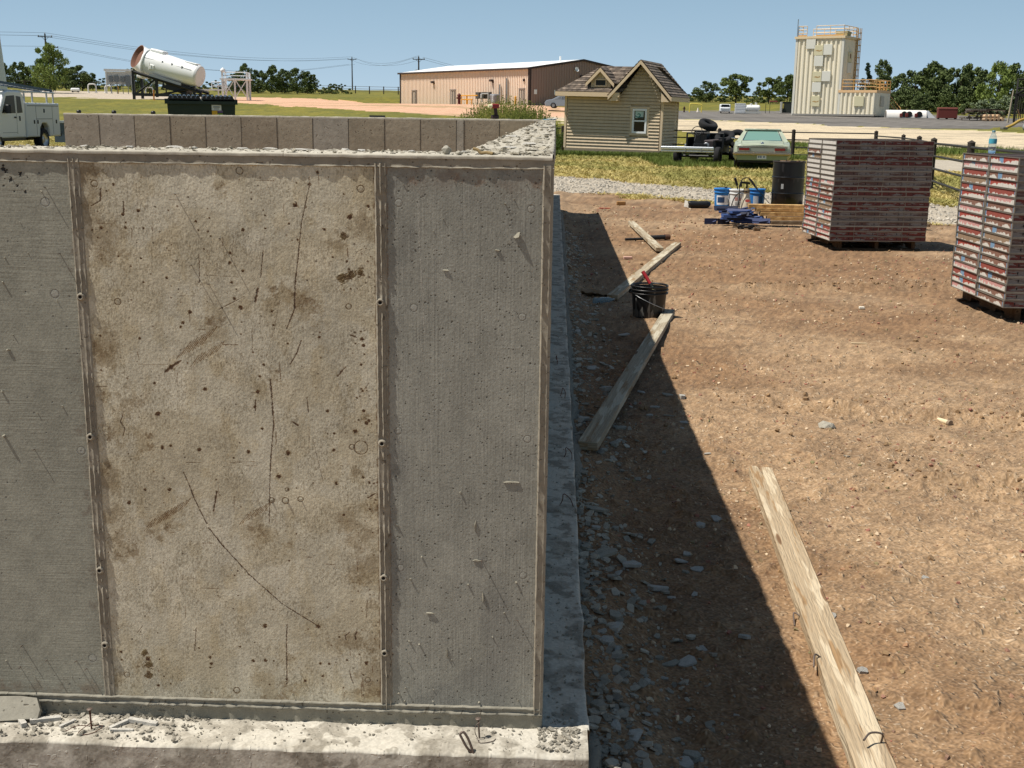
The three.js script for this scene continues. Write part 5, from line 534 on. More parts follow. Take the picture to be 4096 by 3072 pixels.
// ---------------------------------------------------------------- stripped black car chassis
{
  const c = thing('stripped_chassis', 'stripped black car chassis with loose tyres and a bright bumper rail', 'chassis', [6.15, H(6.15, -48) , -48.0], -0.33);
  const tyre = (x, y, z, r = 0.36, w = 0.2, rz = Math.PI / 2, rx = 0, n = 'tyre') => { const t = part(n, [lathe([[r * 0.55, -w / 2], [r * 0.92, -w / 2], [r, -w * 0.3], [r, w * 0.3], [r * 0.92, w / 2], [r * 0.55, w / 2], [r * 0.5, 0], [r * 0.55, -w / 2]], 28).rotateZ(rz).rotateX(rx).translate(x, y, z)], mRubber, c); return t; };
  for (const s of [-1, 1]) { tyre(s * 0.78, 0.36, 2.1); tyre(s * 0.8, 0.36, -1.1, 0.38, 0.24); part('frame_rail', [bx(0.09, 0.13, 4.2, s * 0.45, 0.5, 0.4)], mBlack, c); part('fender', [new THREE.CylinderGeometry(0.46, 0.46, 0.26, 18, 1, true, -1.2, 2.6).rotateZ(Math.PI / 2).rotateX(1.2).translate(s * 0.8, 0.4, -1.1)], mBlack, c); }
  part('axle', [tb([-0.75, 0.36, 2.1], [0.75, 0.36, 2.1], 0.05, 8), tb([-0.75, 0.38, -1.1], [0.75, 0.38, -1.1], 0.06, 8)], mBlack, c); part('floor_pan', [bx(1.3, 0.06, 2.2, 0, 0.6, 0.1), bx(0.5, 0.3, 0.8, 0, 0.66, 1.5)], mBlack, c);
  const bp = part('bumper_rail', [rb(2.05, 0.13, 0.1, 0.035, -0.3, 0.66, 2.62), rb(2.05, 0.09, 0.06, 0.02, -0.3, 0.55, 2.6)], M(0xd2d6da, 0.25, { metalness: 0.85 }), c); part('bumper_bracket', [bx(0.05, 0.1, 0.4, -0.75, 0.58, 2.42), bx(0.05, 0.1, 0.4, 0.3, 0.58, 2.42), bx(0.03, 0.16, 0.03, -0.35, 0.6, 2.66), bx(0.03, 0.16, 0.03, 0.25, 0.6, 2.66)], mSteel, bp);
  part('cowl_frame', [tb([-0.72, 0.6, 0.9], [-0.72, 1.2, 0.85], 0.035, 6), tb([0.72, 0.6, 0.9], [0.72, 1.2, 0.85], 0.035, 6), tb([-0.72, 1.2, 0.85], [0.72, 1.2, 0.85], 0.035, 6), tb([-0.2, 0.6, 0.9], [-0.2, 1.2, 0.85], 0.02, 6)], mBlack, c); part('body_tub', [bx(1.4, 0.55, 0.05, 0, 0.88, -0.35), bx(0.05, 0.45, 1.3, -0.7, 0.82, 0.25), bx(0.05, 0.45, 1.3, 0.7, 0.82, 0.25), bx(0.5, 0.7, 0.6, -0.25, 0.95, 0.3)], mBlack, c);
  part('steering_wheel', [new THREE.TorusGeometry(0.2, 0.016, 8, 26).rotateX(-0.5).translate(-0.32, 1.28, 0.95), tb([-0.32, 1.28, 0.95], [-0.32, 0.9, 1.3], 0.018, 6)], mDark, c); part('engine_lump', [rb(0.4, 0.35, 0.5, 0.05, 0.3, 0.78, 1.35), tb([0.1, 0.9, 1.3], [0.6, 0.95, 1.2], 0.06, 8)], M(0x3a3334, 0.6, { metalness: 0.4 }), c); part('fan_pulley', [lathe([[0, 0.02], [0.1, 0.02], [0.12, 0]], 16).rotateX(1.57).translate(0.22, 0.75, 1.64)], mSteel, c); part('hub', [lathe([[0, 0.06], [0.08, 0.06], [0.11, 0]], 14).rotateZ(1.57).translate(-0.5, 0.72, 1.9)], mSteel, c);
  const sp = (x, y, z, rx, rz, lab) => { const t = thing('spare_tyre', lab, 'tyre', [x, y, z]); part('rubber', [lathe([[0.2, -0.12], [0.34, -0.12], [0.39, -0.06], [0.39, 0.06], [0.34, 0.12], [0.2, 0.12], [0.17, 0], [0.2, -0.12]], 30).rotateX(rx).rotateZ(rz)], mRubber, t); };
  const y0 = H(6.15, -48); sp(6.05, y0 + 1.52, -47.9, 0.35, -0.28, 'big loose tyre lying on top of the stripped chassis'); sp(6.65, y0 + 1.05, -47.3, 0.5, 0.25, 'loose tyre wedged inside the stripped chassis'); sp(7.25, y0 + 0.98, -48.0, 1.2, 0.4, 'loose tyre tilted against the back of the chassis');
}
// ---------------------------------------------------------------- tan shed
{
  const th = -0.30, W = 4.75, D = 3.6, E = 2.62, o = thing('tan_shed', 'small tan lap sided shed with a cross gable and a white window', 'shed', [5.02, H(5.02, -57.3) + 0.28, -57.3], th);   // origin: front right corner at the bottom of the siding
  o.rotation.z = -0.014; o.rotation.order = 'YXZ';
  const tS = tex(256, 64, (u, v) => { const k = 0.94 + 0.1 * fbm(u * 20, v * 6, 3, 971); return [218 * k, 208 * k, 190 * k]; }), mS = M(0xf0e4d2, 0.85, { map: rep(tS, 0.5) }), mTrim = M(0xd8c2a4, 0.8), ex = 0.152;
  part('wall_core', [bx(W - 0.14, E, D - 0.14, -W / 2, E / 2, -D / 2)], mS, o);
  // lap boards: each one tilted so that its lower edge stands proud
  const lapF = (x0, x1, y) => hexa([[x0, y, 0.055], [x1, y, 0.055], [x1, y, -0.03], [x0, y, -0.03], [x0, y + ex - 0.022, 0.008], [x1, y + ex - 0.022, 0.008], [x1, y + ex - 0.022, -0.03], [x0, y + ex - 0.022, -0.03]]);
  const gx0 = -2.05, gx1 = 0.0, px = -1.02, py = 4.06, gE = 2.62;      // gable
  const win = [-1.42, -0.72, 0.78, 1.92];
  for (let y = 0; y < 3.9; y += ex) { let x0 = -W + 0.09, x1 = -0.09; if (y > gE - 0.1) { const t = (y + ex - gE) / (py - gE); x0 = mix(gx0, px, t); x1 = mix(gx1, px, t); if (x1 - x0 < 0.12) break; } const cut = y + ex > win[2] - 0.1 && y < win[3] + 0.1; for (const [a, b] of cut ? [[x0, win[0] - 0.1], [win[1] + 0.1, x1]] : [[x0, x1]]) if (b - a > 0.05) part('lap_board', [lapF(a, b, y)], mS, o); if (y < E) { part('lap_board', [lapF(0.09, D - 0.09, y).rotateY(Math.PI / 2)], mS, o); part('lap_board', [lapF(-D + 0.09, -0.09, y).rotateY(-Math.PI / 2).translate(-W, 0, 0)], mS, o); } }
  part('gable_wall', [ext([[gx0, gE], [gx1, gE], [px, py]], 0.03).translate(0, 0, -0.105)], mS, o);
  for (const [x, z] of [[-W, 0], [0, 0], [0, -D]]) part('corner_trim', [bx(0.11, E, 0.11, x, E / 2, z)], mTrim, o);
  const w = part('window', [bx(win[1] - win[0], 0.09, 0.08, -1.07, win[2] + 0.045, 0.035), bx(win[1] - win[0], 0.09, 0.08, -1.07, win[3] - 0.045, 0.035), bx(0.09, win[3] - win[2], 0.08, win[0] + 0.045, 1.35, 0.036), bx(0.09, win[3] - win[2], 0.08, win[1] - 0.045, 1.35, 0.036), bx(win[1] - win[0] - 0.1, 0.07, 0.07, -1.07, 1.36, 0.035)], M(0xeef0f0, 0.45), o);
  part('pane', [bx(0.53, 0.46, 0.01, -1.07, 1.63, 0.012)], mGlassDark, w); part('pane', [bx(0.53, 0.46, 0.01, -1.07, 1.09, 0.012)], mGlassDark, w); part('window_trim', [bx(0.96, 0.1, 0.05, -1.07, win[3] + 0.05, 0.02), bx(0.96, 0.1, 0.05, -1.07, win[2] - 0.05, 0.02), bx(0.1, 1.34, 0.05, win[0] - 0.05, 1.35, 0.021), bx(0.1, 1.34, 0.05, win[1] + 0.05, 1.35, 0.021)], mTrim, w);
  const tSt = tex(128, 96, (u, v) => { const r = Math.hypot(u - 0.36, v - 0.5), a = Math.atan2(v - 0.5, u - 0.36), s = Math.abs(((a / 6.283 + r * 2.2) % 1 + 1) % 1 - 0.5) < 0.17 && r < 0.42; return s ? [44, 122, 112] : (v < 0.2 && u > 0.35) ? [70, 90, 90] : [186, 208, 200]; }); const st = new THREE.PlaneGeometry(0.4, 0.32).translate(-1.09, 1.65, 0.021); part('window_sticker', st, M(0xffffff, 0.6, { map: tSt }), w);
  // roofs: main hipped roof, cross gable, dormer, with shingle courses
  const tR = tex(512, 512, (u, v) => { const t = hash(Math.floor(u * 22 + (Math.floor(v * 16) % 2) * 0.5), Math.floor(v * 16), 5), n = vn(u * 160, v * 160, 977) * 30, k = 0.72 + 0.5 * t; return [132 * k + n, 122 * k + n, 112 * k + n]; }), mR = M(0xd8d0c8, 0.95, { map: rep(tR, 0.35) }), mR2 = M(0xa39b94, 0.95, { map: rep(tR, 0.35) });
  const ov = 0.5, xl = -W - 0.42, eL = E + 0.02, rY = 3.92, hipX = -W + 1.25, rz = -D / 2;
  const course = (A, B, C, Dd, n, name) => { const a = V(...A), b = V(...B), c = V(...C), d = V(...Dd), nrm = b.clone().sub(a).cross(d.clone().sub(a)).normalize(); for (let k = 0; k < n; k++) { const t0 = k / n, t1 = Math.min(1, (k + 1.12) / n), L = (p, q, t) => p.clone().lerp(q, t); const p0 = L(a, d, t0).addScaledVector(nrm, 0.035), p1 = L(b, c, t0).addScaledVector(nrm, 0.035), p2 = L(b, c, t1).addScaledVector(nrm, 0.008), p3 = L(a, d, t1).addScaledVector(nrm, 0.008), q = [p0, p1, p2, p3].map(v => v.toArray()), qb = [L(a, d, t0), L(b, c, t0), L(b, c, t1), L(a, d, t1)].map(v => v.toArray()); part('shingle_course', [quadG(q, [qb[0], qb[1], q[1], q[0]])], k % 2 ? mR : mR2, o); } };
  course([xl, eL, ov], [gx0 + 0.12, eL, ov], [gx0 + 0.12 + 0.9, rY, rz], [hipX, rY, rz], 13);
  course([xl, eL, -D - ov], [xl, eL, ov], [hipX, rY, rz], [hipX, rY, rz], 13); course([0.42, eL, -D - ov], [xl, eL, -D - ov], [hipX, rY, rz], [-0.6, rY, rz], 10);
  const gz = 0.58, gb = -D - 0.3, eg = 2.5; course([0.52, eg, gz], [0.52, eg, gb], [px, py + 0.1, gb], [px, py + 0.1, gz], 13); course([-2.56, eg, gb], [-2.56, eg, gz], [px, py + 0.1, gz], [px, py + 0.1, gb], 13);
  const rake = (x0, y0, x1, y1, z) => hexa([[x0, y0 - 0.02, z], [x1, y1 - 0.02, z], [x1, y1 - 0.02, z - 0.04], [x0, y0 - 0.02, z - 0.04], [x0, y0 - 0.2, z], [x1, y1 - 0.2, z], [x1, y1 - 0.2, z - 0.04], [x0, y0 - 0.2, z - 0.04]]);
  part('rake_board', [rake(0.5, eg, px, py + 0.1, gz)], mTrim, o); part('rake_board', [rake(-2.54, eg, px, py + 0.1, gz)], mTrim, o); part('fascia_board', [bx(-(xl) + gx0 + 0.05, 0.2, 0.04, (xl + gx0 + 0.05) / 2, eL - 0.1, ov)], M(0xdcc4a4, 0.8), o); part('fascia_board', [bx(0.04, 0.2, gz - gb, 0.51, eg - 0.1, (gz + gb) / 2)], mTrim, o); part('soffit', [bx(-(xl) + gx0, 0.02, ov, (xl + gx0) / 2, eL - 0.2, ov / 2), bx(0.5, 0.02, D + 0.6, 0.25, eg - 0.02, -D / 2)], mTrim, o);
  part('eave_return', [ext([[0, 0], [0.42, 0], [0, 0.42]], 0.5).translate(0.02, eg - 0.24, 0)], mTrim, o); part('eave_return', [ext([[0, 0], [-0.42, 0], [0, 0.42]], 0.5).translate(-2.08, eg - 0.24, 0)], mTrim, o);
  // dormer
  const dx = -3.02, dz = 0.14; part('dormer_wall', [ext([[-0.48, 2.78], [0.48, 2.78], [0.48, 3.22], [0, 3.66], [-0.48, 3.22]], 1.0).translate(dx, 0, dz - 1.0)], mS, o);
  const dw = part('window', [bx(0.6, 0.06, 0.05, dx, 3.24, dz + 0.02), bx(0.6, 0.06, 0.05, dx, 2.94, dz + 0.02), bx(0.06, 0.25, 0.05, dx - 0.27, 3.09, dz + 0.02), bx(0.06, 0.25, 0.05, dx + 0.27, 3.09, dz + 0.02)], mTrim, o); part('pane', [bx(0.48, 0.25, 0.012, dx, 3.09, dz + 0.012)], M(0x0d0f10, 0.5), dw);
  course([dx + 0.72, 3.05, dz + 0.22], [dx + 0.72, 3.05, dz - 1.2], [dx, 3.8, dz - 1.2], [dx, 3.8, dz + 0.22], 5); course([dx - 0.72, 3.05, dz - 1.2], [dx - 0.72, 3.05, dz + 0.22], [dx, 3.8, dz + 0.22], [dx, 3.8, dz - 1.2], 5); part('rake_board', [rake(dx + 0.7, 3.08, dx, 3.8, dz + 0.22)], M(0xdcc4a4, 0.8), o); part('rake_board', [rake(dx - 0.7, 3.08, dx, 3.8, dz + 0.22)], M(0xdcc4a4, 0.8), o);
  part('skid_beam', [bx(W, 0.2, 0.1, -W / 2, -0.11, 0.02)], M(0x8f8270, 0.9), o); part('skid_beam', [bx(0.1, 0.2, D, 0.0, -0.11, -D / 2)], M(0x8f8270, 0.9), o); for (const x of [-4.3, -2.6, -1.0]) part('skid_runner', [bx(0.14, 0.16, D, x, -0.27, -D / 2)], M(0x6d5c4a, 0.9), o);
}
console.log('near field');
// ---------------------------------------------------------------- trees and bushes
const TR=[[-74.1,-175.0,7.2,6.2,"A"],[-76.0,-176.3,5.2,3.6,"A"],[-90.2,-195.2,4.4,3.2,"B"],[-92.1,-205.3,4.8,4.6,"B"],[-89.5,-203.2,3.9,3.8,"B"],[-80.0,-199.6,4.3,6.0,"B"],[-86.4,-211.0,3.9,4.0,"B"],[-81.6,-210.8,3.1,3.4,"B"],[-66.3,-188.7,4.2,3.2,"B"],[-59.8,-176.1,3.7,2.8,"B"],[-58.2,-218.4,4.0,3.6,"B"],[-56.0,-216.9,5.4,4.2,"B"],[-55.8,-225.2,4.4,4.4,"B"],[-51.7,-218.0,5.2,4.6,"B"],[-50.6,-224.4,4.6,4.2,"B"],[-46.7,-217.0,4.8,4.0,"B"],[-45.7,-221.3,4.2,4.4,"B"],[25.8,-208.4,3.7,4.6,"B"],[23.7,-212.7,2.29,3.6,"S"],[22.2,-212.8,2.02,3.4,"S"],[29.3,-197.8,4.75,6.6,"O"],[34.4,-197.0,4.31,4.6,"O"],[36.6,-192.6,4.75,4.8,"O"],[33.3,-202.3,2.11,4.5,"S"],[28.8,-210.0,1.94,3.4,"S"],[36.9,-202.7,2.11,4.5,"S"],[43.7,-172.6,6.69,2.6,"C"],[46.2,-174.0,7.04,3.6,"B"],[44.5,-170.3,4.05,4.6,"B"],[46.6,-165.6,5.02,4.56,"B"],[47.0,-161.3,5.47,4.94,"B"],[48.1,-158.9,6.54,5.13,"B"],[50.9,-162.2,6.08,4.37,"B"],[50.5,-156.0,5.78,4.56,"B"],[53.1,-159.4,6.23,4.75,"B"],[54.2,-156.9,5.78,4.37,"B"],[54.1,-150.6,6.38,5.32,"A"],[57.4,-153.6,6.23,5.32,"B"],[57.4,-149.3,5.78,4.37,"B"],[45.4,-151.3,2.58,3.42,"B"],[47.5,-148.6,2.28,3.04,"S"],[48.8,-146.1,2.13,3.42,"S"],[49.8,-143.6,1.98,2.85,"G"],[50.2,-141.3,2.28,3.04,"G"],[44.4,-160.0,2.74,3.42,"B"],[52.3,-142.7,2.58,3.23,"G"]];
{
  function crown(f, h, w, kind) {
    const q = [], cl = [], y0 = kind === 'S' || kind === 'G' ? 0.0 : kind === 'O' ? h * 0.34 : h * 0.16, n = kind === 'C' ? 26 : kind === 'S' ? 16 : 30;
    for (let k = 0; k < n; k++) { const v = (k + f()) / n, a = f() * 6.283; let R = kind === 'C' ? (1 - v) * 0.5 + 0.06 : kind === 'A' ? Math.sin(Math.PI * clamp(v * 0.86 + 0.1)) ** 0.75 * 0.5 : Math.sqrt(Math.max(0.03, 1 - (v * 1.75 - 0.78) ** 2)) * 0.5; const rad = Math.sqrt(f()) * 0.85; cl.push([Math.cos(a) * R * rad * w, y0 + v * (h - y0) * 0.92, Math.sin(a) * R * rad * w, (0.09 + 0.10 * f()) * Math.min(w, h * 0.8) * (1.1 - 0.4 * v)]); }
    const per = kind === 'S' || kind === 'G' ? 80 : 150, ls = clamp(w * 0.030, 0.10, 0.18);
    for (const [cx, cy, cz, r] of cl) for (let k = 0; k < per; k++) { const u = f() * 2 - 1, a = f() * 6.283, s = Math.sqrt(1 - u * u), t = r * (0.55 + 0.55 * f()), x = cx + Math.cos(a) * s * t, y = cy + u * t * 0.8, z = cz + Math.sin(a) * s * t; if (y < 0.05) continue; const d1 = V(f() - 0.5, f() - 0.5 + (kind === 'A' ? 0.5 : 0), f() - 0.5).normalize().multiplyScalar(ls * (kind === 'A' ? 1.25 : 1) * (0.6 + 0.7 * f())), d2 = V(f() - 0.5, f() - 0.5, f() - 0.5).cross(d1).normalize().multiplyScalar(ls * (kind === 'A' ? 0.4 : 0.6)); q.push([[x - d1.x, y - d1.y, z - d1.z], [x + d2.x, y + d2.y, z + d2.z], [x + d1.x, y + d1.y, z + d1.z], [x - d2.x, y - d2.y, z - d2.z]]); }
    return [quadG(...q), cl];
  }
  const leaf = [[0x65723a, 0x586634], [0x74843f, 0x647637], [0x5a683a, 0x4f5e35], [0x7d8a6a, 0x6f7c5e], [0x384a35, 0x304130]].map(a => a.map(c => M(c, 0.9)));
  const protos = {}; const f = mulberry(1234);
  const make = (kind, v) => { const base = { A: [6.5, 5.5], B: [5, 4.6], O: [5.2, 5.6], S: [2.4, 3.6], G: [2.8, 3], C: [7.6, 2.6] }[kind], o = new THREE.Group(), [g, cl] = crown(f, base[0], base[1], kind), m = kind === 'A' ? leaf[1] : kind === 'G' ? leaf[3] : kind === 'C' ? leaf[4] : kind === 'O' ? leaf[0] : leaf[v % 2 ? 0 : 2]; part('crown', fin(g), m[v % 2], o); const tg = []; if (kind !== 'S' && kind !== 'G') { const h = base[0]; tg.push(tb([0, -0.4, 0], [0.1, h * 0.4, 0], 0.022 * h, 8, 0.016 * h)); for (const c of cl.filter((_, i) => i % 4 === 0)) tg.push(tb([0.05, h * (0.16 + 0.14 * f()), 0], [c[0] * 0.9, c[1], c[2] * 0.9], 0.011 * h, 5, 0.004 * h)); } else for (let k = 0; k < 5; k++) tg.push(tb([rr(-0.3, 0.3, f), -0.2, rr(-0.3, 0.3, f)], [rr(-0.9, 0.9, f), 1.1, rr(-0.9, 0.9, f)], 0.04, 5, 0.02)); part('trunk', fin(tg), mBark, o); return [o, base]; };
  for (const k of 'ABOSGC') protos[k] = [0, 1, 2].map(v => make(k, v));
  const txt = { A: 'tall light green tree with upright sprays of leaves', B: 'round dark green tree', O: 'spreading dark tree with an open trunk', S: 'low dense green shrub', G: 'grey green leafy shrub', C: 'dark spiky evergreen' };
  TR.forEach(([x, z, h, w, k], i) => {
    const [p, b] = protos[k][i % 3], where = x < -60 ? ' behind the gravel lot' : x < 0 ? ' in the row left of the metal building' : x < 42 ? ' past the asphalt beyond the white tanks' : ' in the wood right of the tower';
    const o = dup(p, k === 'S' || k === 'G' ? 'green_shrub' : k === 'C' ? 'evergreen_tree' : 'leafy_tree', [x, H(x, z) - 0.1, z], i * 2.4, txt[k] + where, [w / b[1], h / b[0], w / b[1]]); o.userData.label = txt[k] + where; o.userData.category = k === 'S' || k === 'G' ? 'shrub' : 'tree'; o.userData.group = (k === 'S' || k === 'G' ? 'shrubs' : 'trees') + where;
  });
  for (let k = 0; k < 16; k++) { const x = -101 + k * 2.6, z = -214 - k * 1.9, o = dup(protos.S[k % 3][0], 'green_shrub', [x, H(x, z) - 0.1, z], k * 1.7, 0, [1.3, 0.95, 1.3]); o.userData = { label: 'low scrub growing behind the gravel lot under the trees', category: 'shrub', group: 'scrub behind the gravel lot' }; }
  for (let k = 0; k < 14; k++) { const x = -62 + k * 1.6, z = -232 - (k % 3) * 2, o = dup(protos.S[k % 3][0], 'green_shrub', [x, H(x, z) - 0.2, z], k * 2.1, 0, [1.2, 0.9, 1.2]); o.userData = { label: 'low scrub in front of the row of trees left of the metal building', category: 'shrub', group: 'scrub left of the metal building' }; }
  for (let k = 0; k < 26; k++) { const x = 42 + k * 1.15, z = -162 + k * 0.7 + (k % 4), o = dup(protos.S[k % 3][0], 'green_shrub', [x, H(x, z) - 0.2, z], k * 2.1, 0, [1.2, 1.25, 1.2]); o.userData = { label: 'dark undergrowth below the trees right of the training tower', category: 'shrub', group: 'undergrowth right of the tower' }; }
  for (let k = 0; k < 18; k++) { const x = 14 + k * 1.75, z = -215 - (k % 3) * 2, o = dup(protos.S[k % 3][0], 'green_shrub', [x, H(x, z) - 0.3, z], k * 2.1, 0, [1.2, 0.8, 1.2]); o.userData = { label: 'hedge shrub on the skyline beyond the white tanks', category: 'shrub', group: 'hedge beyond the white tanks' }; }
  // weeds behind the end of the wall: thin upright stems
  const weed = (x, z, h, w, n, c, lab) => { const q = [], ff = mulberry(Math.round(x * 31 + 900)); for (let k = 0; k < n; k++) { const a = ff() * 6.283, r = Math.sqrt(ff()) * w / 2, bx0 = Math.cos(a) * r, bz0 = Math.sin(a) * r, hh = h * (0.55 + 0.45 * ff()) * (1 - 0.55 * (2 * r / w) ** 2), lx = bx0 * 0.3 + rr(-0.2, 0.2, ff), lz = rr(-0.2, 0.2, ff); for (let m = 0; m < 7; m++) { const t = 0.25 + 0.75 * m / 6, y = hh * t, X = bx0 + lx * t * t, Z = bz0 + lz * t * t, s = 0.09 * (1.2 - 0.5 * t), e = ff() * 6.283; q.push([[X, y, Z], [X + Math.cos(e) * s, y + s * 0.5, Z + Math.sin(e) * s], [X + Math.cos(e) * s * 1.3, y + s * 1.4, Z + Math.sin(e) * s * 1.3], [X - 0.02, y + s * 0.9, Z]]); } q.push([[bx0 - 0.012, 0, bz0], [bx0 + 0.012, 0, bz0], [bx0 + lx + 0.006, hh, bz0 + lz], [bx0 + lx - 0.006, hh, bz0 + lz]]); } const o = thing('weed_clump', lab, 'weeds', [x, H(x, z), z]); part('stems', [quadG(...q)], c, o); };
  weed(-3.0, -74, 3.0, 3.8, 1100, M(0xa6a552, 0.95), 'tall yellow green weeds behind the driver on the back wall'); weed(-4.4, -77, 2.6, 3.6, 900, M(0x97994c, 0.95), 'lower clump of yellowish weeds beside the tallest weeds'); weed(-1.6, -71, 2.7, 3.0, 800, M(0x8b9144, 0.95), 'green weeds between the tallest clump and the shed'); weed(-0.55, -62, 1.8, 1.6, 240, M(0x4c6328, 0.95), 'dark green weeds at the corner of the shed');
}
console.log('trees');
// ---------------------------------------------------------------- utility poles and wires
{
  const mW = M(0x4d463f, 0.9), mL = M(0x4a5560, 0.8), tops = [];
  const pole = (x, z, top, lab, armA = 0.3, tran) => { const o = thing('utility_pole', lab, 'pole', [x, H(x, z), z], armA), h = top - H(x, z); part('mast', [tb([0, -0.3, 0], [0, h, 0], 0.19, 8, 0.13)], mW, o); part('cross_arm', [bx(2.4, 0.14, 0.12, 0, h - 0.5, 0.14), tb([-0.6, h - 0.5, 0.1], [0, h - 1.1, 0.1], 0.03, 5), tb([0.6, h - 0.5, 0.1], [0, h - 1.1, 0.1], 0.03, 5)], mW, o); for (const s of [-1.1, 0, 1.1]) part('insulator', [lathe([[0, 0], [0.07, 0], [0.07, 0.1], [0.1, 0.14], [0.05, 0.25], [0, 0.26]], 8, s, s ? h - 0.43 : h, 0)], M(0x8a8f92, 0.5), o); if (tran) part('transformer', [lathe([[0, 0], [0.3, 0], [0.32, 0.1], [0.32, 0.8], [0.2, 0.95], [0, 0.95]], 14, 0.45, h - 3.4, 0.2), lathe([[0, 0], [0.3, 0], [0.32, 0.1], [0.32, 0.8], [0.2, 0.95], [0, 0.95]], 14, -0.5, h - 3.4, 0.2)], M(0x7b8083, 0.6), o); tops.push([x, top - 0.3, z]); };
  pole(-89.9, -211.7, 14.1, 'tall utility pole rising behind the light green tree'); pole(-100.6, -239.8, 13.7, 'second utility pole just right of the tallest one behind the tree'); pole(-55.8, -330.3, 15.9, 'lone utility pole on the skyline left of the metal building'); pole(-27.1, -238.5, 12.2, 'utility pole with transformers behind the metal building roof', 0.3, true); pole(-190, -150, 15, 'utility pole far off on the left'); pole(18.5, -239, 11.6, 'utility pole hidden behind the shed roof');
  const wire = (a, b, sag, lab, r = 0.022) => { const m = a.map((v, i) => (v + b[i]) / 2), o = solo('power_line', [pathTube([[0, 0, 0], [(m[0] - a[0]) * 0.5, (m[1] - a[1]) * 0.5 - sag * 0.75, (m[2] - a[2]) * 0.5], [m[0] - a[0], m[1] - a[1] - sag, m[2] - a[2]], [(b[0] + m[0]) / 2 - a[0], (b[1] + m[1]) / 2 - a[1] - sag * 0.75, (b[2] + m[2]) / 2 - a[2]], [b[0] - a[0], b[1] - a[1], b[2] - a[2]]], r, 40, 4)], mL, lab, 'power line', 'power lines across the sky'); o.position.set(...a); };
  const off = (p, x, y) => [p[0] + x, p[1] + y, p[2]]; const Q = tops;
  for (const s of [-1.1, 0, 1.1]) { wire(off(Q[4], s, s ? 0 : 0.5), off(Q[0], s, s ? 0 : 0.5), 1.2, 'thin power line running from the far left to the tallest pole'); wire(off(Q[0], s, s ? 0 : 0.5), off(Q[2], s, s ? 0 : 0.5), 2.0, 'thin power line from the tallest pole to the lone skyline pole'); wire(off(Q[2], s, s ? 0 : 0.5), off(Q[3], s, s ? 0 : 0.5), 1.6, 'thin power line from the lone pole to the transformer pole'); }
  for (const s of [-0.8, 0.8]) { wire(off(Q[4], s - 10, -1.6), off(Q[1], s, 0), 1.4, 'lower power line running to the second pole'); wire(off(Q[1], s, 0), off(Q[2], s, -1.5), 3.2, 'lower power line from the second pole toward the skyline'); wire(off(Q[3], s, 0.2), off(Q[5], s, 0), 3.2, 'power line leaving the transformer pole over the metal building'); }
}
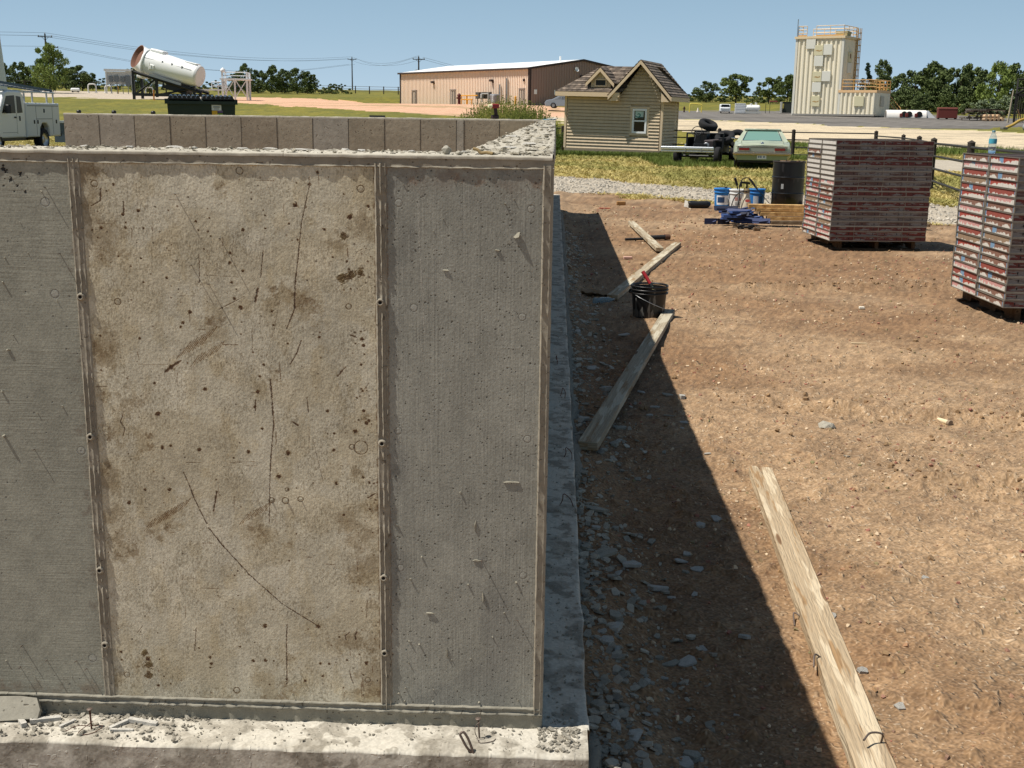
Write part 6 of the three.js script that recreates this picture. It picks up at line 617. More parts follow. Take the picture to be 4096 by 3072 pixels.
// ---------------------------------------------------------------- metal building and its yard
{
  const o = thing('metal_building', 'long tan metal building with a white roof and dark brown trim', 'building', [-3.5, 2.5, -160], -0.94), L = 35, Wd = 17.5, E = 4.85, P = 6.2;
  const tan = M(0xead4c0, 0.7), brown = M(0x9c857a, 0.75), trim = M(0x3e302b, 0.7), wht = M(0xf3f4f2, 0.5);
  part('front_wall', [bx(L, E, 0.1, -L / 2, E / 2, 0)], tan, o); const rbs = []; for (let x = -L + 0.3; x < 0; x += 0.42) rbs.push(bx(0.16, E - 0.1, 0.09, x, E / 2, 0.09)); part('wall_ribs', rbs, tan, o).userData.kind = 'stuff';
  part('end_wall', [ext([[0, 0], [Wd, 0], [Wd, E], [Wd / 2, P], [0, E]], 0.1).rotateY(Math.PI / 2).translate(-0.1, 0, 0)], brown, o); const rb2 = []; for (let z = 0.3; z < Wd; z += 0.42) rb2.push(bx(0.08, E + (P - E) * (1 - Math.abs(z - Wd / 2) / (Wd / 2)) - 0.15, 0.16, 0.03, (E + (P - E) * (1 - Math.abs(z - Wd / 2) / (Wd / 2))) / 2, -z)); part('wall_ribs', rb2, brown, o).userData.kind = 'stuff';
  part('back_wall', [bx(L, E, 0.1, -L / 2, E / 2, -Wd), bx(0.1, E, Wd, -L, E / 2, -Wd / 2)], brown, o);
  part('roof', [hexa([[-L - 0.2, E, 0.3], [0.2, E, 0.3], [0.2, P, -Wd / 2], [-L - 0.2, P, -Wd / 2], [-L - 0.2, E + 0.12, 0.3], [0.2, E + 0.12, 0.3], [0.2, P + 0.12, -Wd / 2], [-L - 0.2, P + 0.12, -Wd / 2]]), hexa([[-L - 0.2, P, -Wd / 2], [0.2, P, -Wd / 2], [0.2, E, -Wd - 0.3], [-L - 0.2, E, -Wd - 0.3], [-L - 0.2, P + 0.12, -Wd / 2], [0.2, P + 0.12, -Wd / 2], [0.2, E + 0.12, -Wd - 0.3], [-L - 0.2, E + 0.12, -Wd - 0.3]])], wht, o);
  part('gutter', [bx(L + 0.5, 0.24, 0.22, -L / 2, E + 0.02, 0.42)], trim, o); part('corner_trim', [bx(0.34, E, 0.34, 0, E / 2, 0.02)], trim, o); part('corner_trim', [bx(0.34, E, 0.34, -L, E / 2, 0.02)], trim, o); part('rake_trim', [hexa([[0.24, E - 0.12, 0.4], [0.24, P - 0.12, -Wd / 2], [0.12, P - 0.12, -Wd / 2], [0.12, E - 0.12, 0.4], [0.24, E + 0.16, 0.4], [0.24, P + 0.16, -Wd / 2], [0.12, P + 0.16, -Wd / 2], [0.12, E + 0.16, 0.4]]), hexa([[0.24, E - 0.12, -Wd - 0.4], [0.24, P - 0.12, -Wd / 2], [0.12, P - 0.12, -Wd / 2], [0.12, E - 0.12, -Wd - 0.4], [0.24, E + 0.16, -Wd - 0.4], [0.24, P + 0.16, -Wd / 2], [0.12, P + 0.16, -Wd / 2], [0.12, E + 0.16, -Wd - 0.4]])], trim, o); part('vent_pipe', [tb([-2.8, P - 0.4, -7], [-2.8, P + 0.55, -7], 0.12, 8)], wht, o);
  for (const x of [-30.6, -19.2, -1.55]) { const d = part('door', [bx(1.0, 2.1, 0.06, x, 1.08, 0.1)], M(0x0d1012, 0.6), o); part('door_frame', [bx(0.2, 2.3, 0.16, x - 0.62, 1.15, 0.12), bx(0.2, 2.3, 0.16, x + 0.62, 1.15, 0.12), bx(1.44, 0.18, 0.16, x, 2.28, 0.12)], M(0x8f8076, 0.6), d); part('handle', [bx(0.06, 0.12, 0.1, x + 0.36, 1.05, 0.16)], mSteel, d); }
  for (const x of [-24.8, -8.8]) { const l = part('wall_lamp', [rb(0.5, 0.3, 0.45, 0.05, x, 3.45, 0.32)], trim, o); part('lamp_arm', [bx(0.12, 0.3, 0.2, x + 0.2, 3.3, 0.15)], trim, l); } part('wall_lamp', [rb(0.3, 0.35, 0.2, 0.04, -1.1, 3.4, 0.2)], trim, o); part('wall_lamp', [rb(0.2, 0.35, 0.4, 0.04, 0.15, 4.05, -8.4)], trim, o); part('horn_speaker', [lathe([[0.05, -0.3], [0.14, 0], [0.32, 0.25]], 14).rotateZ(-1.2).translate(0.25, 4.9, -7.4)], wht, o); part('wall_sign', [bx(0.04, 0.6, 0.45, 0.1, 1.9, -0.9), bx(0.04, 0.6, 0.45, 0.1, 1.9, -4.2)], wht, o); part('slab', [bx(L + 0.6, 0.6, Wd + 0.6, -L / 2, -0.28, -Wd / 2)], M(0xb5aa9b, 0.9), o);
  part('exhaust_stack', [tb([-4.9, 0.3, 0.35], [-4.9, 3.7, 0.35], 0.13, 8)], mSteel, o); part('exhaust_stack', [tb([-6.6, 0.3, 0.35], [-6.6, 2.9, 0.35], 0.11, 8)], mSteel, o);
  const at = (lx, lz) => { const c = Math.cos(-0.94), s = Math.sin(-0.94); return [-3.5 + c * lx + s * lz, -160 - s * lx + c * lz]; };
  const put = (n, lx, lz, lab, cat) => { const [x, z] = at(lx, lz), t = thing(n, lab, cat, [x, H(x, z), z], -0.94); return t; };
  const a = put('air_unit', -5.0, 2.2, 'round grey air conditioning unit beside the metal building', 'air conditioner'); part('housing', [lathe([[0, 0.3], [0.7, 0.3], [0.7, 1.35], [0.6, 1.45], [0, 1.45]], 22)], M(0x8c9095, 0.6, { metalness: 0.3 }), a); part('louvres', Array.from({ length: 7 }, (_, k) => lathe([[0.71, 0.4 + k * 0.13], [0.74, 0.44 + k * 0.13], [0.71, 0.47 + k * 0.13]], 22)), mSteel, a); part('pad', [bx(1.7, 0.3, 1.7, 0, 0.15, 0)], M(0xb9ab96, 0.9), a);
  const pp = put('gas_meter', -6.9, 2.0, 'grey pipe work and meter beside the round air unit', 'meter'); part('pipe', [tb([0, 0, 0], [0, 1.7, 0], 0.12, 7), tb([0, 1.5, 0], [-1.6, 1.5, 0], 0.1, 7), tb([-1.6, 0.4, 0], [-1.6, 1.7, 0], 0.1, 7), tb([0.35, 0, 0.2], [0.35, 1.5, 0.2], 0.09, 7)], M(0x9a9a96, 0.6), pp); part('meter_body', [rb(0.5, 0.6, 0.4, 0.08, -1.6, 1.2, 0)], M(0x9a9a96, 0.6), pp);
  const bn = put('yellow_guard_rail', -9.3, 3.6, 'yellow tubular guard rails in front of the pipe work', 'guard rail'); for (const x of [-2.0, -0.6, 0.9, 2.0]) part('post', [tb([x, 0, x > 0 ? 0.8 : 0], [x, x > 0.5 ? 0.75 : 1.25, x > 0 ? 0.8 : 0], 0.08, 7)], mYellow, bn); part('rail', [tb([-2.6, 1.25, 0], [2.2, 1.25, 0], 0.08, 7), tb([-0.6, 0.72, 0.8], [2.2, 0.72, 0.8], 0.08, 7)], mYellow, bn);
  const mb = put('electric_cabinet', -8.6, 1.6, 'row of dark cabinets behind the yellow guard rails', 'cabinet'); for (const x of [-1.4, 0, 1.1]) part('box', [rb(0.9, 0.8, 0.5, 0.04, x, 1.35, 0)], M(0x4c4b46, 0.7), mb); part('frame', [bx(3.6, 0.08, 0.4, -0.1, 0.9, 0), bx(0.08, 0.9, 0.1, -1.7, 0.45, 0), bx(0.08, 0.9, 0.1, 1.5, 0.45, 0)], M(0x5c5348, 0.8), mb);
  const hy = put('fire_hydrant', -9.6, 5.0, 'dark red hydrant in front of the yellow guard rails', 'hydrant'); part('barrel', [lathe([[0, 0], [0.3, 0], [0.3, 0.1], [0.2, 0.14], [0.2, 1.1], [0.27, 1.15], [0.24, 1.35], [0.1, 1.5], [0, 1.52]], 14)], M(0x5b201c, 0.7), hy); part('nozzle', [tb([-0.4, 0.9, 0], [0.4, 0.9, 0], 0.1, 8), tb([0, 0.9, 0], [0, 0.9, 0.4], 0.12, 8)], M(0x5b201c, 0.7), hy);
  const yb = put('yellow_bollard', -0.9, 1.6, 'yellow bollard by the right hand door of the metal building', 'bollard'); part('post', [tb([0, 0, 0], [0, 1.1, 0], 0.14, 10)], mYellow, yb); part('cap', [lathe([[0.14, 0], [0.1, 0.08], [0, 0.11]], 10, 0, 1.1, 0)], mYellow, yb);
  // parked silver sedan
  const cx = 1.2, cz = -146, c = thing('silver_sedan', 'silver sedan parked at the end of the metal building', 'car', [cx, H(cx, cz) + 0.35, cz], -0.12), sv = M(0x9aa3ad, 0.25, { metalness: 0.4 });
  part('body', [ext([[-2.3, 0.3], [2.3, 0.3], [2.35, 0.7], [2.2, 0.98], [1.5, 1.02], [0.7, 1.42], [-0.6, 1.45], [-1.5, 0.98], [-2.2, 0.86], [-2.38, 0.6]], 1.6, 0.08).translate(0, 0, -0.8)], sv, c); part('side_windows', [ext([[1.25, 1.04], [0.62, 1.36], [-0.5, 1.38], [-1.2, 1.0]], 1.68).translate(0, 0, -0.8)], mGlassDark, c); part('tail_light', [bx(0.1, 0.16, 0.5, 2.36, 0.85, 0.5)], M(0x8a2420, 0.3), c); for (const x of [-1.4, 1.42]) for (const s of [-1, 1]) { const w = part('wheel', [lathe([[0.2, -0.1], [0.33, -0.1], [0.33, 0.1], [0.2, 0.1]], 18).rotateX(1.5708).translate(x, 0.33, s * 0.82)], mRubber, c); part('rim', [new THREE.CircleGeometry(0.21, 14).translate(x, 0.33, s * 0.9)], mSteel, w); }
}
// ---------------------------------------------------------------- left: dumpster, white tank, scaffold, meter stand, pipes
{
  const d = thing('green_dumpster', 'dark green steel dumpster with corrugated black lids behind the back wall', 'dumpster', [-11.5, H(-11.5, -38.8), -38.8], 0.30), g = M(0x20302a, 0.7);
  part('body', [hexa([[-0.98, 0.15, 0.7], [0.98, 0.15, 0.7], [0.98, 0.15, -0.9], [-0.98, 0.15, -0.9], [-1.05, 1.9, 0.85], [1.05, 1.9, 0.85], [1.05, 2.0, -0.95], [-1.05, 2.0, -0.95]])], g, d); part('top_rim', [bx(2.24, 0.1, 0.1, 0, 1.87, 0.88), bx(0.1, 0.1, 1.9, -1.07, 1.93, -0.05), bx(0.1, 0.1, 1.9, 1.07, 1.93, -0.05)], g, d); for (const x of [-0.42, 0.1, 0.68]) part('stiffener', [bx(0.07, 1.7, 0.05, x, 1.05, 0.81, 0, -0.085)], M(0x17241f, 0.7), d);
  for (const s of [-1, 1]) { const l = part('lid', [bx(1.0, 0.04, 1.85, s * 0.52, 2.01, -0.05, 0, 0.03)], mBlack, d); part('lid_ridge', Array.from({ length: 7 }, (_, k) => new THREE.CylinderGeometry(0.055, 0.055, 1.8, 8).rotateX(Math.PI / 2 + 0.03).translate(s * 0.52 - 0.42 + k * 0.14, 2.06, -0.05)), M(0x1a1d20, 0.35), l); }
  const sg = part('notice_plate', [bx(0.3, 0.17, 0.01, 0.46, 1.72, 0.853, 0, -0.085), bx(0.3, 0.02, 0.014, 0.46, 1.75, 0.858, 0, -0.085)], M(0xd8d8d4, 0.6), d); part('notice_print', [bx(0.2, 0.025, 0.008, 0.46, 1.74, 0.866, 0, -0.085), bx(0.16, 0.02, 0.008, 0.46, 1.68, 0.862, 0, -0.085)], M(0x51555c, 0.6), sg); part('warning_plate', [bx(0.17, 0.15, 0.012, 0.40, 1.55, 0.84, 0, -0.085)], M(0xd8a92c, 0.6), d); const rs = part('rainbow_sticker', [bx(0.16, 0.07, 0.012, 0.57, 1.60, 0.852, 0, -0.085)], M(0x6d5a78, 0.6), d); part('sticker_band', [bx(0.16, 0.04, 0.012, 0.57, 1.52, 0.845, 0, -0.085)], M(0x8aa83a, 0.6), rs); part('sticker_band', [bx(0.16, 0.14, 0.012, 0.57, 1.43, 0.838, 0, -0.085)], M(0x2354b8, 0.6), rs);
}
{
  // big white tube, mouth up to the left
  const A = V(-54.1, 7.5, -155.8), Bv = V(-45.5, 5.6, -154.0), ax = Bv.clone().sub(A), Ln = ax.length(), o = thing('white_tank', 'huge tilted white steel tube with a rusty open mouth on a black cradle', 'tank', [-49.5, H(-49.5, -155), -155]), q = new THREE.Quaternion().setFromUnitVectors(V(1, 0, 0), ax.clone().normalize()), by = H(-49.5, -155);
  const place = g => { g.applyQuaternion(q); return g.translate(A.x + 49.5, A.y - by, A.z + 155); }, tube = (pts, n = 36) => place(lathe(pts.map(([x, r]) => [r, x]), n).rotateZ(-Math.PI / 2));
  const wt = M(0xe9eae8, 0.45);
  part('shell', [tube([[1.5, 1.74], [2.0, 1.76], [4.5, 1.68], [8.0, 1.42], [8.6, 1.38]])], wt, o); part('end_cap', [tube([[8.6, 1.38], [8.85, 1.32], [8.95, 1.22], [8.96, 0]])], M(0xd9dad9, 0.5), o); part('flange', [tube([[1.35, 1.76], [1.35, 1.9], [1.6, 1.9], [1.6, 1.76]])], wt, o);
  // flared mouth cut at a slant, open toward the upper left and the viewer
  const N = 36, nrm = V(-0.60, 0.30, 0.74).normalize(), up = V(0, 1, 0).addScaledVector(nrm, -nrm.y).normalize(), sd = nrm.clone().cross(up);
  const ringM = (c, r) => Array.from({ length: N + 1 }, (_, k) => { const e = k / N * 6.28319; return V(...c).addScaledVector(up, r * Math.cos(e)).addScaledVector(sd, -r * Math.sin(e)).toArray(); }), ringT = (x, r) => Array.from({ length: N + 1 }, (_, k) => { const e = k / N * 6.28319; return [x, r * Math.cos(e), r * Math.sin(e)]; });
  const lerpR = (A2, B2, t) => A2.map((p, k) => p.map((v, i) => mix(v, B2[k][i], t))), m1 = ringM([-0.15, 0.6, 0.25], 1.58), t1 = ringT(1.4, 1.75), rg = [t1, lerpR(t1, m1, 0.35), lerpR(t1, m1, 0.7), m1], loft = R => { const q2 = []; for (let i = 0; i + 1 < R.length; i++) for (let k = 0; k < N; k++) q2.push([R[i][k], R[i][k + 1], R[i + 1][k + 1], R[i + 1][k]]); return quadG(...q2); };
  part('elbow', [place(toCreasedNormals(loft(rg), 0.9))], wt, o);
  const cen = [0.35, 0.4, 0.1], i1 = ringM([-0.15, 0.6, 0.25], 1.48), i2 = ringM(cen, 1.42); part('rusty_mouth', [place(loft([m1, i1, i2])), place(quadG(...Array.from({ length: N }, (_, k) => [i2[k], i2[k + 1], cen, cen])))], M(0x7a584a, 0.95), o);
  part('hood', [place(rb(2.0, 0.5, 1.3, 0.2, 2.7, 1.78, 0)), place(rb(1.7, 0.16, 1.1, 0.06, 7.6, 1.42, 0.1))], wt, o); part('side_hatch', [place(rb(0.6, 0.6, 0.3, 0.08, 3.0, -0.2, 1.68)), place(tb([2.7, -0.6, 1.95], [2.7, 0.3, 1.95], 0.06, 6))], wt, o); part('seam_strap', [place(tb([1.7, 0.75, 1.6], [8.2, 0.6, 1.28], 0.035, 5)), ...[[4.2, 1.52], [5.5, 1.44], [6.9, 1.37]].map(([x, z]) => place(bx(0.09, 0.4, 0.1, x, 0.68, z)))], M(0x6d7174, 0.6), o); part('saddle', [place(hexa([[2.9, -2.3, 1.2], [5.0, -2.0, 1.2], [5.0, -2.0, -1.2], [2.9, -2.3, -1.2], [2.9, -1.0, 1.3], [4.6, -1.2, 1.3], [4.6, -1.2, -1.3], [2.9, -1.0, -1.3]])), place(rb(1.0, 1.0, 1.0, 0.2, 0.9, -1.5, 0.3))], wt, o);
  const cr = part('cradle', [tb([-4.5, 3.4, 1.6], [4.2, 0.9, 1.6], 0.22, 6), tb([-4.5, 3.4, -1.6], [4.2, 0.9, -1.6], 0.22, 6), bx(0.3, 3.6, 0.3, -4.6, 1.8, 1.6), bx(0.3, 3.6, 0.3, -4.6, 1.8, -1.6), bx(9.4, 0.35, 0.35, 0, 0.6, 1.6), bx(9.4, 0.35, 0.35, 0, 0.6, -1.6), bx(0.3, 2.4, 0.3, -1.6, 1.5, 1.6), bx(0.3, 1.6, 0.3, 3.2, 0.9, 1.6), tb([-4.5, 0.6, 1.6], [-1.6, 2.6, 1.6], 0.12, 5), tb([-1.6, 0.6, 1.6], [3.2, 1.4, 1.6], 0.12, 5), bx(3.2, 0.9, 2.6, 0.6, 1.5, 0, 0, 0, -0.28)], mBlack, o); part('cradle_beam', [bx(4.2, 0.3, 0.2, -0.4, 2.5, 1.8, 0, 0, -0.28)], mSteel, cr);
  const op = thing('orange_stake', 'thin orange marker stake in front of the black cradle', 'stake', [-50.4, H(-50.4, -150), -150]); part('stake', [bx(0.16, 1.25, 0.1, 0, 0.6, 0)], M(0xc98444, 0.8), op); part('flag', [bx(0.22, 0.14, 0.02, 0.02, 1.2, 0.06)], M(0xd08a3c, 0.8), op);
  // white scaffold
  const s = thing('white_scaffold', 'white steel platform tower with cross bracing and railings', 'scaffold', [-42.6, H(-42.6, -160), -160], 0.1), W = M(0xdfe2e4, 0.6), w = 3.2, h = 2.7, lg = [[-w / 2, 1], [w / 2, 1], [w / 2, -1.4], [-w / 2, -1.4]];
  for (const [x, z] of lg) part('leg', [bx(0.24, h + 0.9, 0.24, x, (h + 0.9) / 2, z)], W, s); part('deck', [bx(w + 0.6, 0.2, 3, 0, h, -0.2)], W, s); for (const [a, b] of [[-1, 0], [0, 1]]) { part('cross_brace', [tb([a * w / 2, 0.3, 1], [b * w / 2, h, 1], 0.07, 5), tb([b * w / 2, 0.3, 1], [a * w / 2, h, 1], 0.07, 5)], W, s); } part('post', [bx(0.2, h, 0.2, 0, h / 2, 1)], W, s); part('railing', [0.45, 0.88].map(y => tb([-w / 2, h + y, 1], [w / 2, h + y, 1], 0.06, 5)).concat([0.45, 0.88].map(y => tb([w / 2, h + y, 1], [w / 2, h + y, -1.4], 0.06, 5))), W, s); part('lamp_head', [lathe([[0, -0.3], [0.3, -0.2], [0.35, 0.1], [0, 0.4]], 12, -1.5, h + 1.1, 1)], W, s);
  part('lower_platform', [bx(4.2, 0.16, 1.6, -3.4, 1.3, 0.3), ...[-5.2, -3.6, -2.2].map(x => bx(0.16, 1.3, 0.16, x, 0.65, 0.9)), ...[1.8, 2.3].map(y => tb([-3, y, 1], [-1.2, y, 1], 0.06, 5)), ...[-3, -2.2, -1.4].map(x => tb([x, 1.3, 1], [x, 2.3, 1], 0.06, 5))], W, s);
  // meter stand
  const m = thing('meter_stand', 'white roofed frame carrying grey electric meter boxes', 'meter stand', [-66, H(-66, -181), -181], 0.32); for (const x of [-1.85, 1.85]) part('leg', [bx(0.16, 3.5, 0.16, x, 1.75, 0)], mWhite, m); part('back_board', [bx(3.7, 1.9, 0.06, 0, 2.3, -0.06)], M(0xb9bcbc, 0.7), m); part('roof', [bx(4.2, 0.3, 0.9, 0, 3.45, 0.1)], mWhite, m); for (const [x, y, w2, h2] of [[-1.15, 2.1, 0.6, 0.85], [-0.35, 2.15, 0.6, 0.95], [0.5, 2.1, 0.55, 0.8], [1.25, 1.9, 0.7, 1.5]]) { const b = part('meter_box', [rb(w2, h2, 0.3, 0.05, x, y, 0.12)], M(0x6d7478, 0.6), m); part('conduit', [tb([x, 0, 0.1], [x, y - h2 / 2, 0.1], 0.05, 5)], M(0x8e9294, 0.6), b); } part('marker_post', [bx(0.12, 1.2, 0.1, -0.2, 0.6, 0.3)], M(0xc59a3a, 0.8), m);
  const bend = (x, z, w2, h2, lab) => { const p = thing('white_pipe_bend', lab, 'pipe', [x, H(x, z), z], 0.32); part('pipe', [pathTube([[-w2 / 2, 0, 0], [-w2 / 2, h2 * 0.8, 0], [-w2 / 2 + 0.1, h2, 0], [w2 / 2 - 0.1, h2, 0], [w2 / 2, h2 * 0.8, 0], [w2 / 2, 0, 0]], 0.1, 40, 7)], mWhite, p); part('flange', [lathe([[0.1, 0], [0.2, 0], [0.2, 0.1], [0.1, 0.1]], 10, -w2 / 2, 0, 0), lathe([[0.1, 0], [0.2, 0], [0.2, 0.1], [0.1, 0.1]], 10, w2 / 2, 0, 0)], mWhite, p); };
  bend(-70.6, -182, 1.1, 1.25, 'white bent vent pipe left of the meter stand'); bend(-68.3, -182.5, 0.9, 1.05, 'white bent vent pipe close beside the meter stand leg'); bend(-59.6, -175.5, 1.0, 1.1, 'white bent vent pipe under the rusty mouth of the tube');
  const hm = thing('white_hatch', 'low white cylinder lying on the gravel lot left of the pipes', 'tank', [-73.6, H(-73.6, -183), -183], 0.3); part('shell', [lathe([[0, -0.7], [0.22, -0.65], [0.3, -0.5], [0.3, 0.5], [0.22, 0.65], [0, 0.7]], 16).rotateZ(1.5708).translate(0, 0.35, 0)], mWhite, hm); part('foot', [bx(0.2, 0.2, 0.5, -0.4, 0.1, 0), bx(0.2, 0.2, 0.5, 0.4, 0.1, 0)], mDark, hm);
  const wp = thing('white_silo', 'tall white tapered steel mast at the left beyond the truck', 'mast', [-37.3, H(-37.3, -80), -80]); part('mast', [tb([0, 0, 0], [-0.45, 10, 0], 0.62, 20, 0.42)], M(0xd6d8d8, 0.5), wp); part('base_ring', [lathe([[0.6, 0], [0.75, 0], [0.75, 0.2], [0.6, 0.2]], 20)], M(0xbfc2c2, 0.5), wp);
}
// ---------------------------------------------------------------- service truck
{
  const t = thing('service_truck', 'white pickup with utility body boxes and a ladder rack, seen from its side', 'truck', [-19.2, H(-18, -41), -41.2], 0.0), mTint = M(0x0a0b0d, 0.35), wp = M(0xe6e4e2, 0.3), bw = M(0xcfd1d2, 0.4);   // faces +z, its left side toward +x
  const prof = (pts, w, x0, b = 0.05) => ext(pts.map(([z, y]) => [-z, y]), w - 2 * b, b).rotateY(Math.PI / 2).translate(x0 + b, 0, 0);
  part('cab', [prof([[0.4, 0.55], [3.4, 0.55], [3.5, 1.0], [3.4, 1.25], [2.2, 1.32], [1.75, 1.95], [1.5, 2.0], [0.6, 2.0], [0.42, 1.9], [0.36, 1.3]], 1.9, -0.95)], wp, t);
  part('door_window', [prof([[1.05, 1.32], [2.05, 1.32], [1.68, 1.87], [1.08, 1.9]], 0.04, 0.915, 0.005)], mTint, t); part('rear_side_window', [prof([[0.52, 1.34], [0.93, 1.32], [0.93, 1.88], [0.62, 1.86]], 0.04, 0.915, 0.005)], mTint, t); part('windscreen', [quadG([[-0.8, 1.34, 2.22], [0.8, 1.34, 2.22], [0.72, 1.92, 1.82], [-0.72, 1.92, 1.82]])], mTint, t); part('door_seam', [bx(0.012, 1.25, 0.014, 0.948, 1.25, 1.0), bx(0.012, 0.014, 1.1, 0.948, 0.68, 1.55)], M(0x8a8c8e, 0.8), t); part('door_handle', [rb(0.03, 0.16, 0.05, 0.01, 0.965, 1.14, 0.78)], mDark, t); part('door_handle', [rb(0.03, 0.05, 0.14, 0.01, 0.965, 1.18, 1.12)], mDark, t); part('side_mirror', [rb(0.2, 0.28, 0.12, 0.03, 1.08, 1.45, 1.85), tb([0.94, 1.4, 1.85], [1.05, 1.4, 1.85], 0.02, 5)], mBlack, t);
  const b = part('utility_box', [prof([[-2.45, 0.55], [-1.62, 0.55], [-1.55, 0.85], [-1.35, 1.02], [-0.95, 1.02], [-0.75, 0.85], [-0.68, 0.55], [0.26, 0.55], [0.26, 1.62], [-2.45, 1.62]], 0.5, 0.48), prof([[-2.45, 0.55], [0.26, 0.55], [0.26, 1.62], [-2.45, 1.62]], 0.5, -0.98), bx(1.0, 0.1, 2.7, 0, 0.75, -1.1)], bw, t); part('box_door_seam', [bx(0.012, 1.0, 0.02, 0.978, 1.08, -0.48), bx(0.012, 0.02, 1.3, 0.978, 1.12, -1.15), bx(0.012, 1.0, 0.02, 0.978, 1.08, -1.85), bx(0.012, 0.03, 2.6, 0.98, 1.57, -1.1)], M(0x7b7d7f, 0.8), b); for (const [y, z] of [[1.02, -0.3], [1.02, -0.58], [1.4, -1.15], [1.02, -2.15]]) part('latch', [rb(0.02, 0.13, 0.09, 0.01, 0.985, y, z)], mDark, b);
  part('chassis', [bx(0.9, 0.25, 5.4, 0, 0.5, 0.3), bx(1.7, 0.18, 2.4, 0, 0.5, 1.4), bx(1.9, 0.12, 0.18, 0, 0.55, -2.55)], mBlack, t);
  for (const [x, z] of [[0.82, -1.15], [-0.82, -1.15], [0.82, 2.55], [-0.82, 2.55]]) { const w = part('wheel', [lathe([[0.24, -0.13], [0.37, -0.13], [0.4, -0.08], [0.4, 0.08], [0.37, 0.13], [0.24, 0.13]], 26).rotateZ(1.5708).translate(x, 0.4, z)], mRubber, t); part('rim', [lathe([[0, 0.06], [0.07, 0.07], [0.1, 0.03], [0.23, 0.05], [0.255, 0.12]], 20).rotateZ(-Math.sign(x) * 1.5708).translate(x + Math.sign(x) * 0.02, 0.4, z)], M(0xc5c2bf, 0.3, { metalness: 0.7 }), w); } part('wheel_well', [prof([[-1.6, 0.5], [-0.7, 0.5], [-0.76, 0.84], [-0.96, 1.0], [-1.34, 1.0], [-1.54, 0.84]], 0.3, 0.5)], mBlack, t);
  for (const z of [0.1, -0.55, -1.75, -2.3]) part('rack_post', [tb([0.85, 1.6, z], [0.85, 2.03, z], 0.032, 6)], mGalv, t); part('rack_rail', [tb([0.85, 2.06, 1.9], [0.85, 2.03, -2.45], 0.03, 6), tb([-0.85, 2.06, 1.9], [-0.85, 2.03, -2.45], 0.03, 6), ...[1.8, 0.1, -0.55, -1.75, -2.3].map(z => tb([-0.85, 2.05, z], [0.85, 2.05, z], 0.03, 6)), tb([-0.85, 1.6, -0.55], [-0.85, 2.05, -0.55], 0.03, 6), tb([-0.85, 1.6, -2.3], [-0.85, 2.05, -2.3], 0.03, 6)], mGalv, t);
  const l = thing('extension_ladder', 'blue fibreglass ladder with yellow feet strapped on the truck rack', 'ladder', [-19.2, H(-18, -41) + 2.13, -41.2]), bl = M(0x24465f, 0.5); for (const x of [0.36, 0.78]) part('side_rail', [bx(0.05, 0.09, 5.2, x, 0.1, 0.2)], bl, l); for (let k = 0; k < 15; k++) part('rung', [tb([0.36, 0.1, -2.2 + k * 0.34], [0.78, 0.1, -2.2 + k * 0.34], 0.018, 6)], mGalv, l); for (const x of [0.36, 0.78]) part('foot', [rb(0.1, 0.22, 0.1, 0.02, x, 0.06, 2.85)], M(0xd69a3a, 0.6), l); const pc = solo('white_conduit', [tb([-18.5 + 18.35, 0, 0], [-18.5 + 18.35, 0, 0.9], 0.08, 10)], mWhite, 'white tube lying across the front of the truck rack', 'pipe'); pc.position.set(-18.75, H(-18, -41) + 2.5, -39.6); l.rotation.x = -0.05;
  const bt = thing('blue_trailer', 'low blue grey steel trailer box standing behind the truck', 'trailer', [-18.6, H(-18.6, -47), -47.2], 0.0); part('box', [bx(2.4, 0.75, 2.6, 0.4, 0.62, 0)], M(0x4a5b6b, 0.6), bt); part('top_rim', [bx(2.5, 0.08, 2.7, 0.4, 1.02, 0)], M(0x9aa3a8, 0.5), bt); part('wheel', [lathe([[0.1, -0.1], [0.3, -0.1], [0.3, 0.1], [0.1, 0.1]], 16).rotateZ(1.5708).translate(1.55, 0.3, -0.4), lathe([[0.1, -0.1], [0.3, -0.1], [0.3, 0.1], [0.1, 0.1]], 16).rotateZ(1.5708).translate(-0.75, 0.3, -0.4)], mRubber, bt);
}
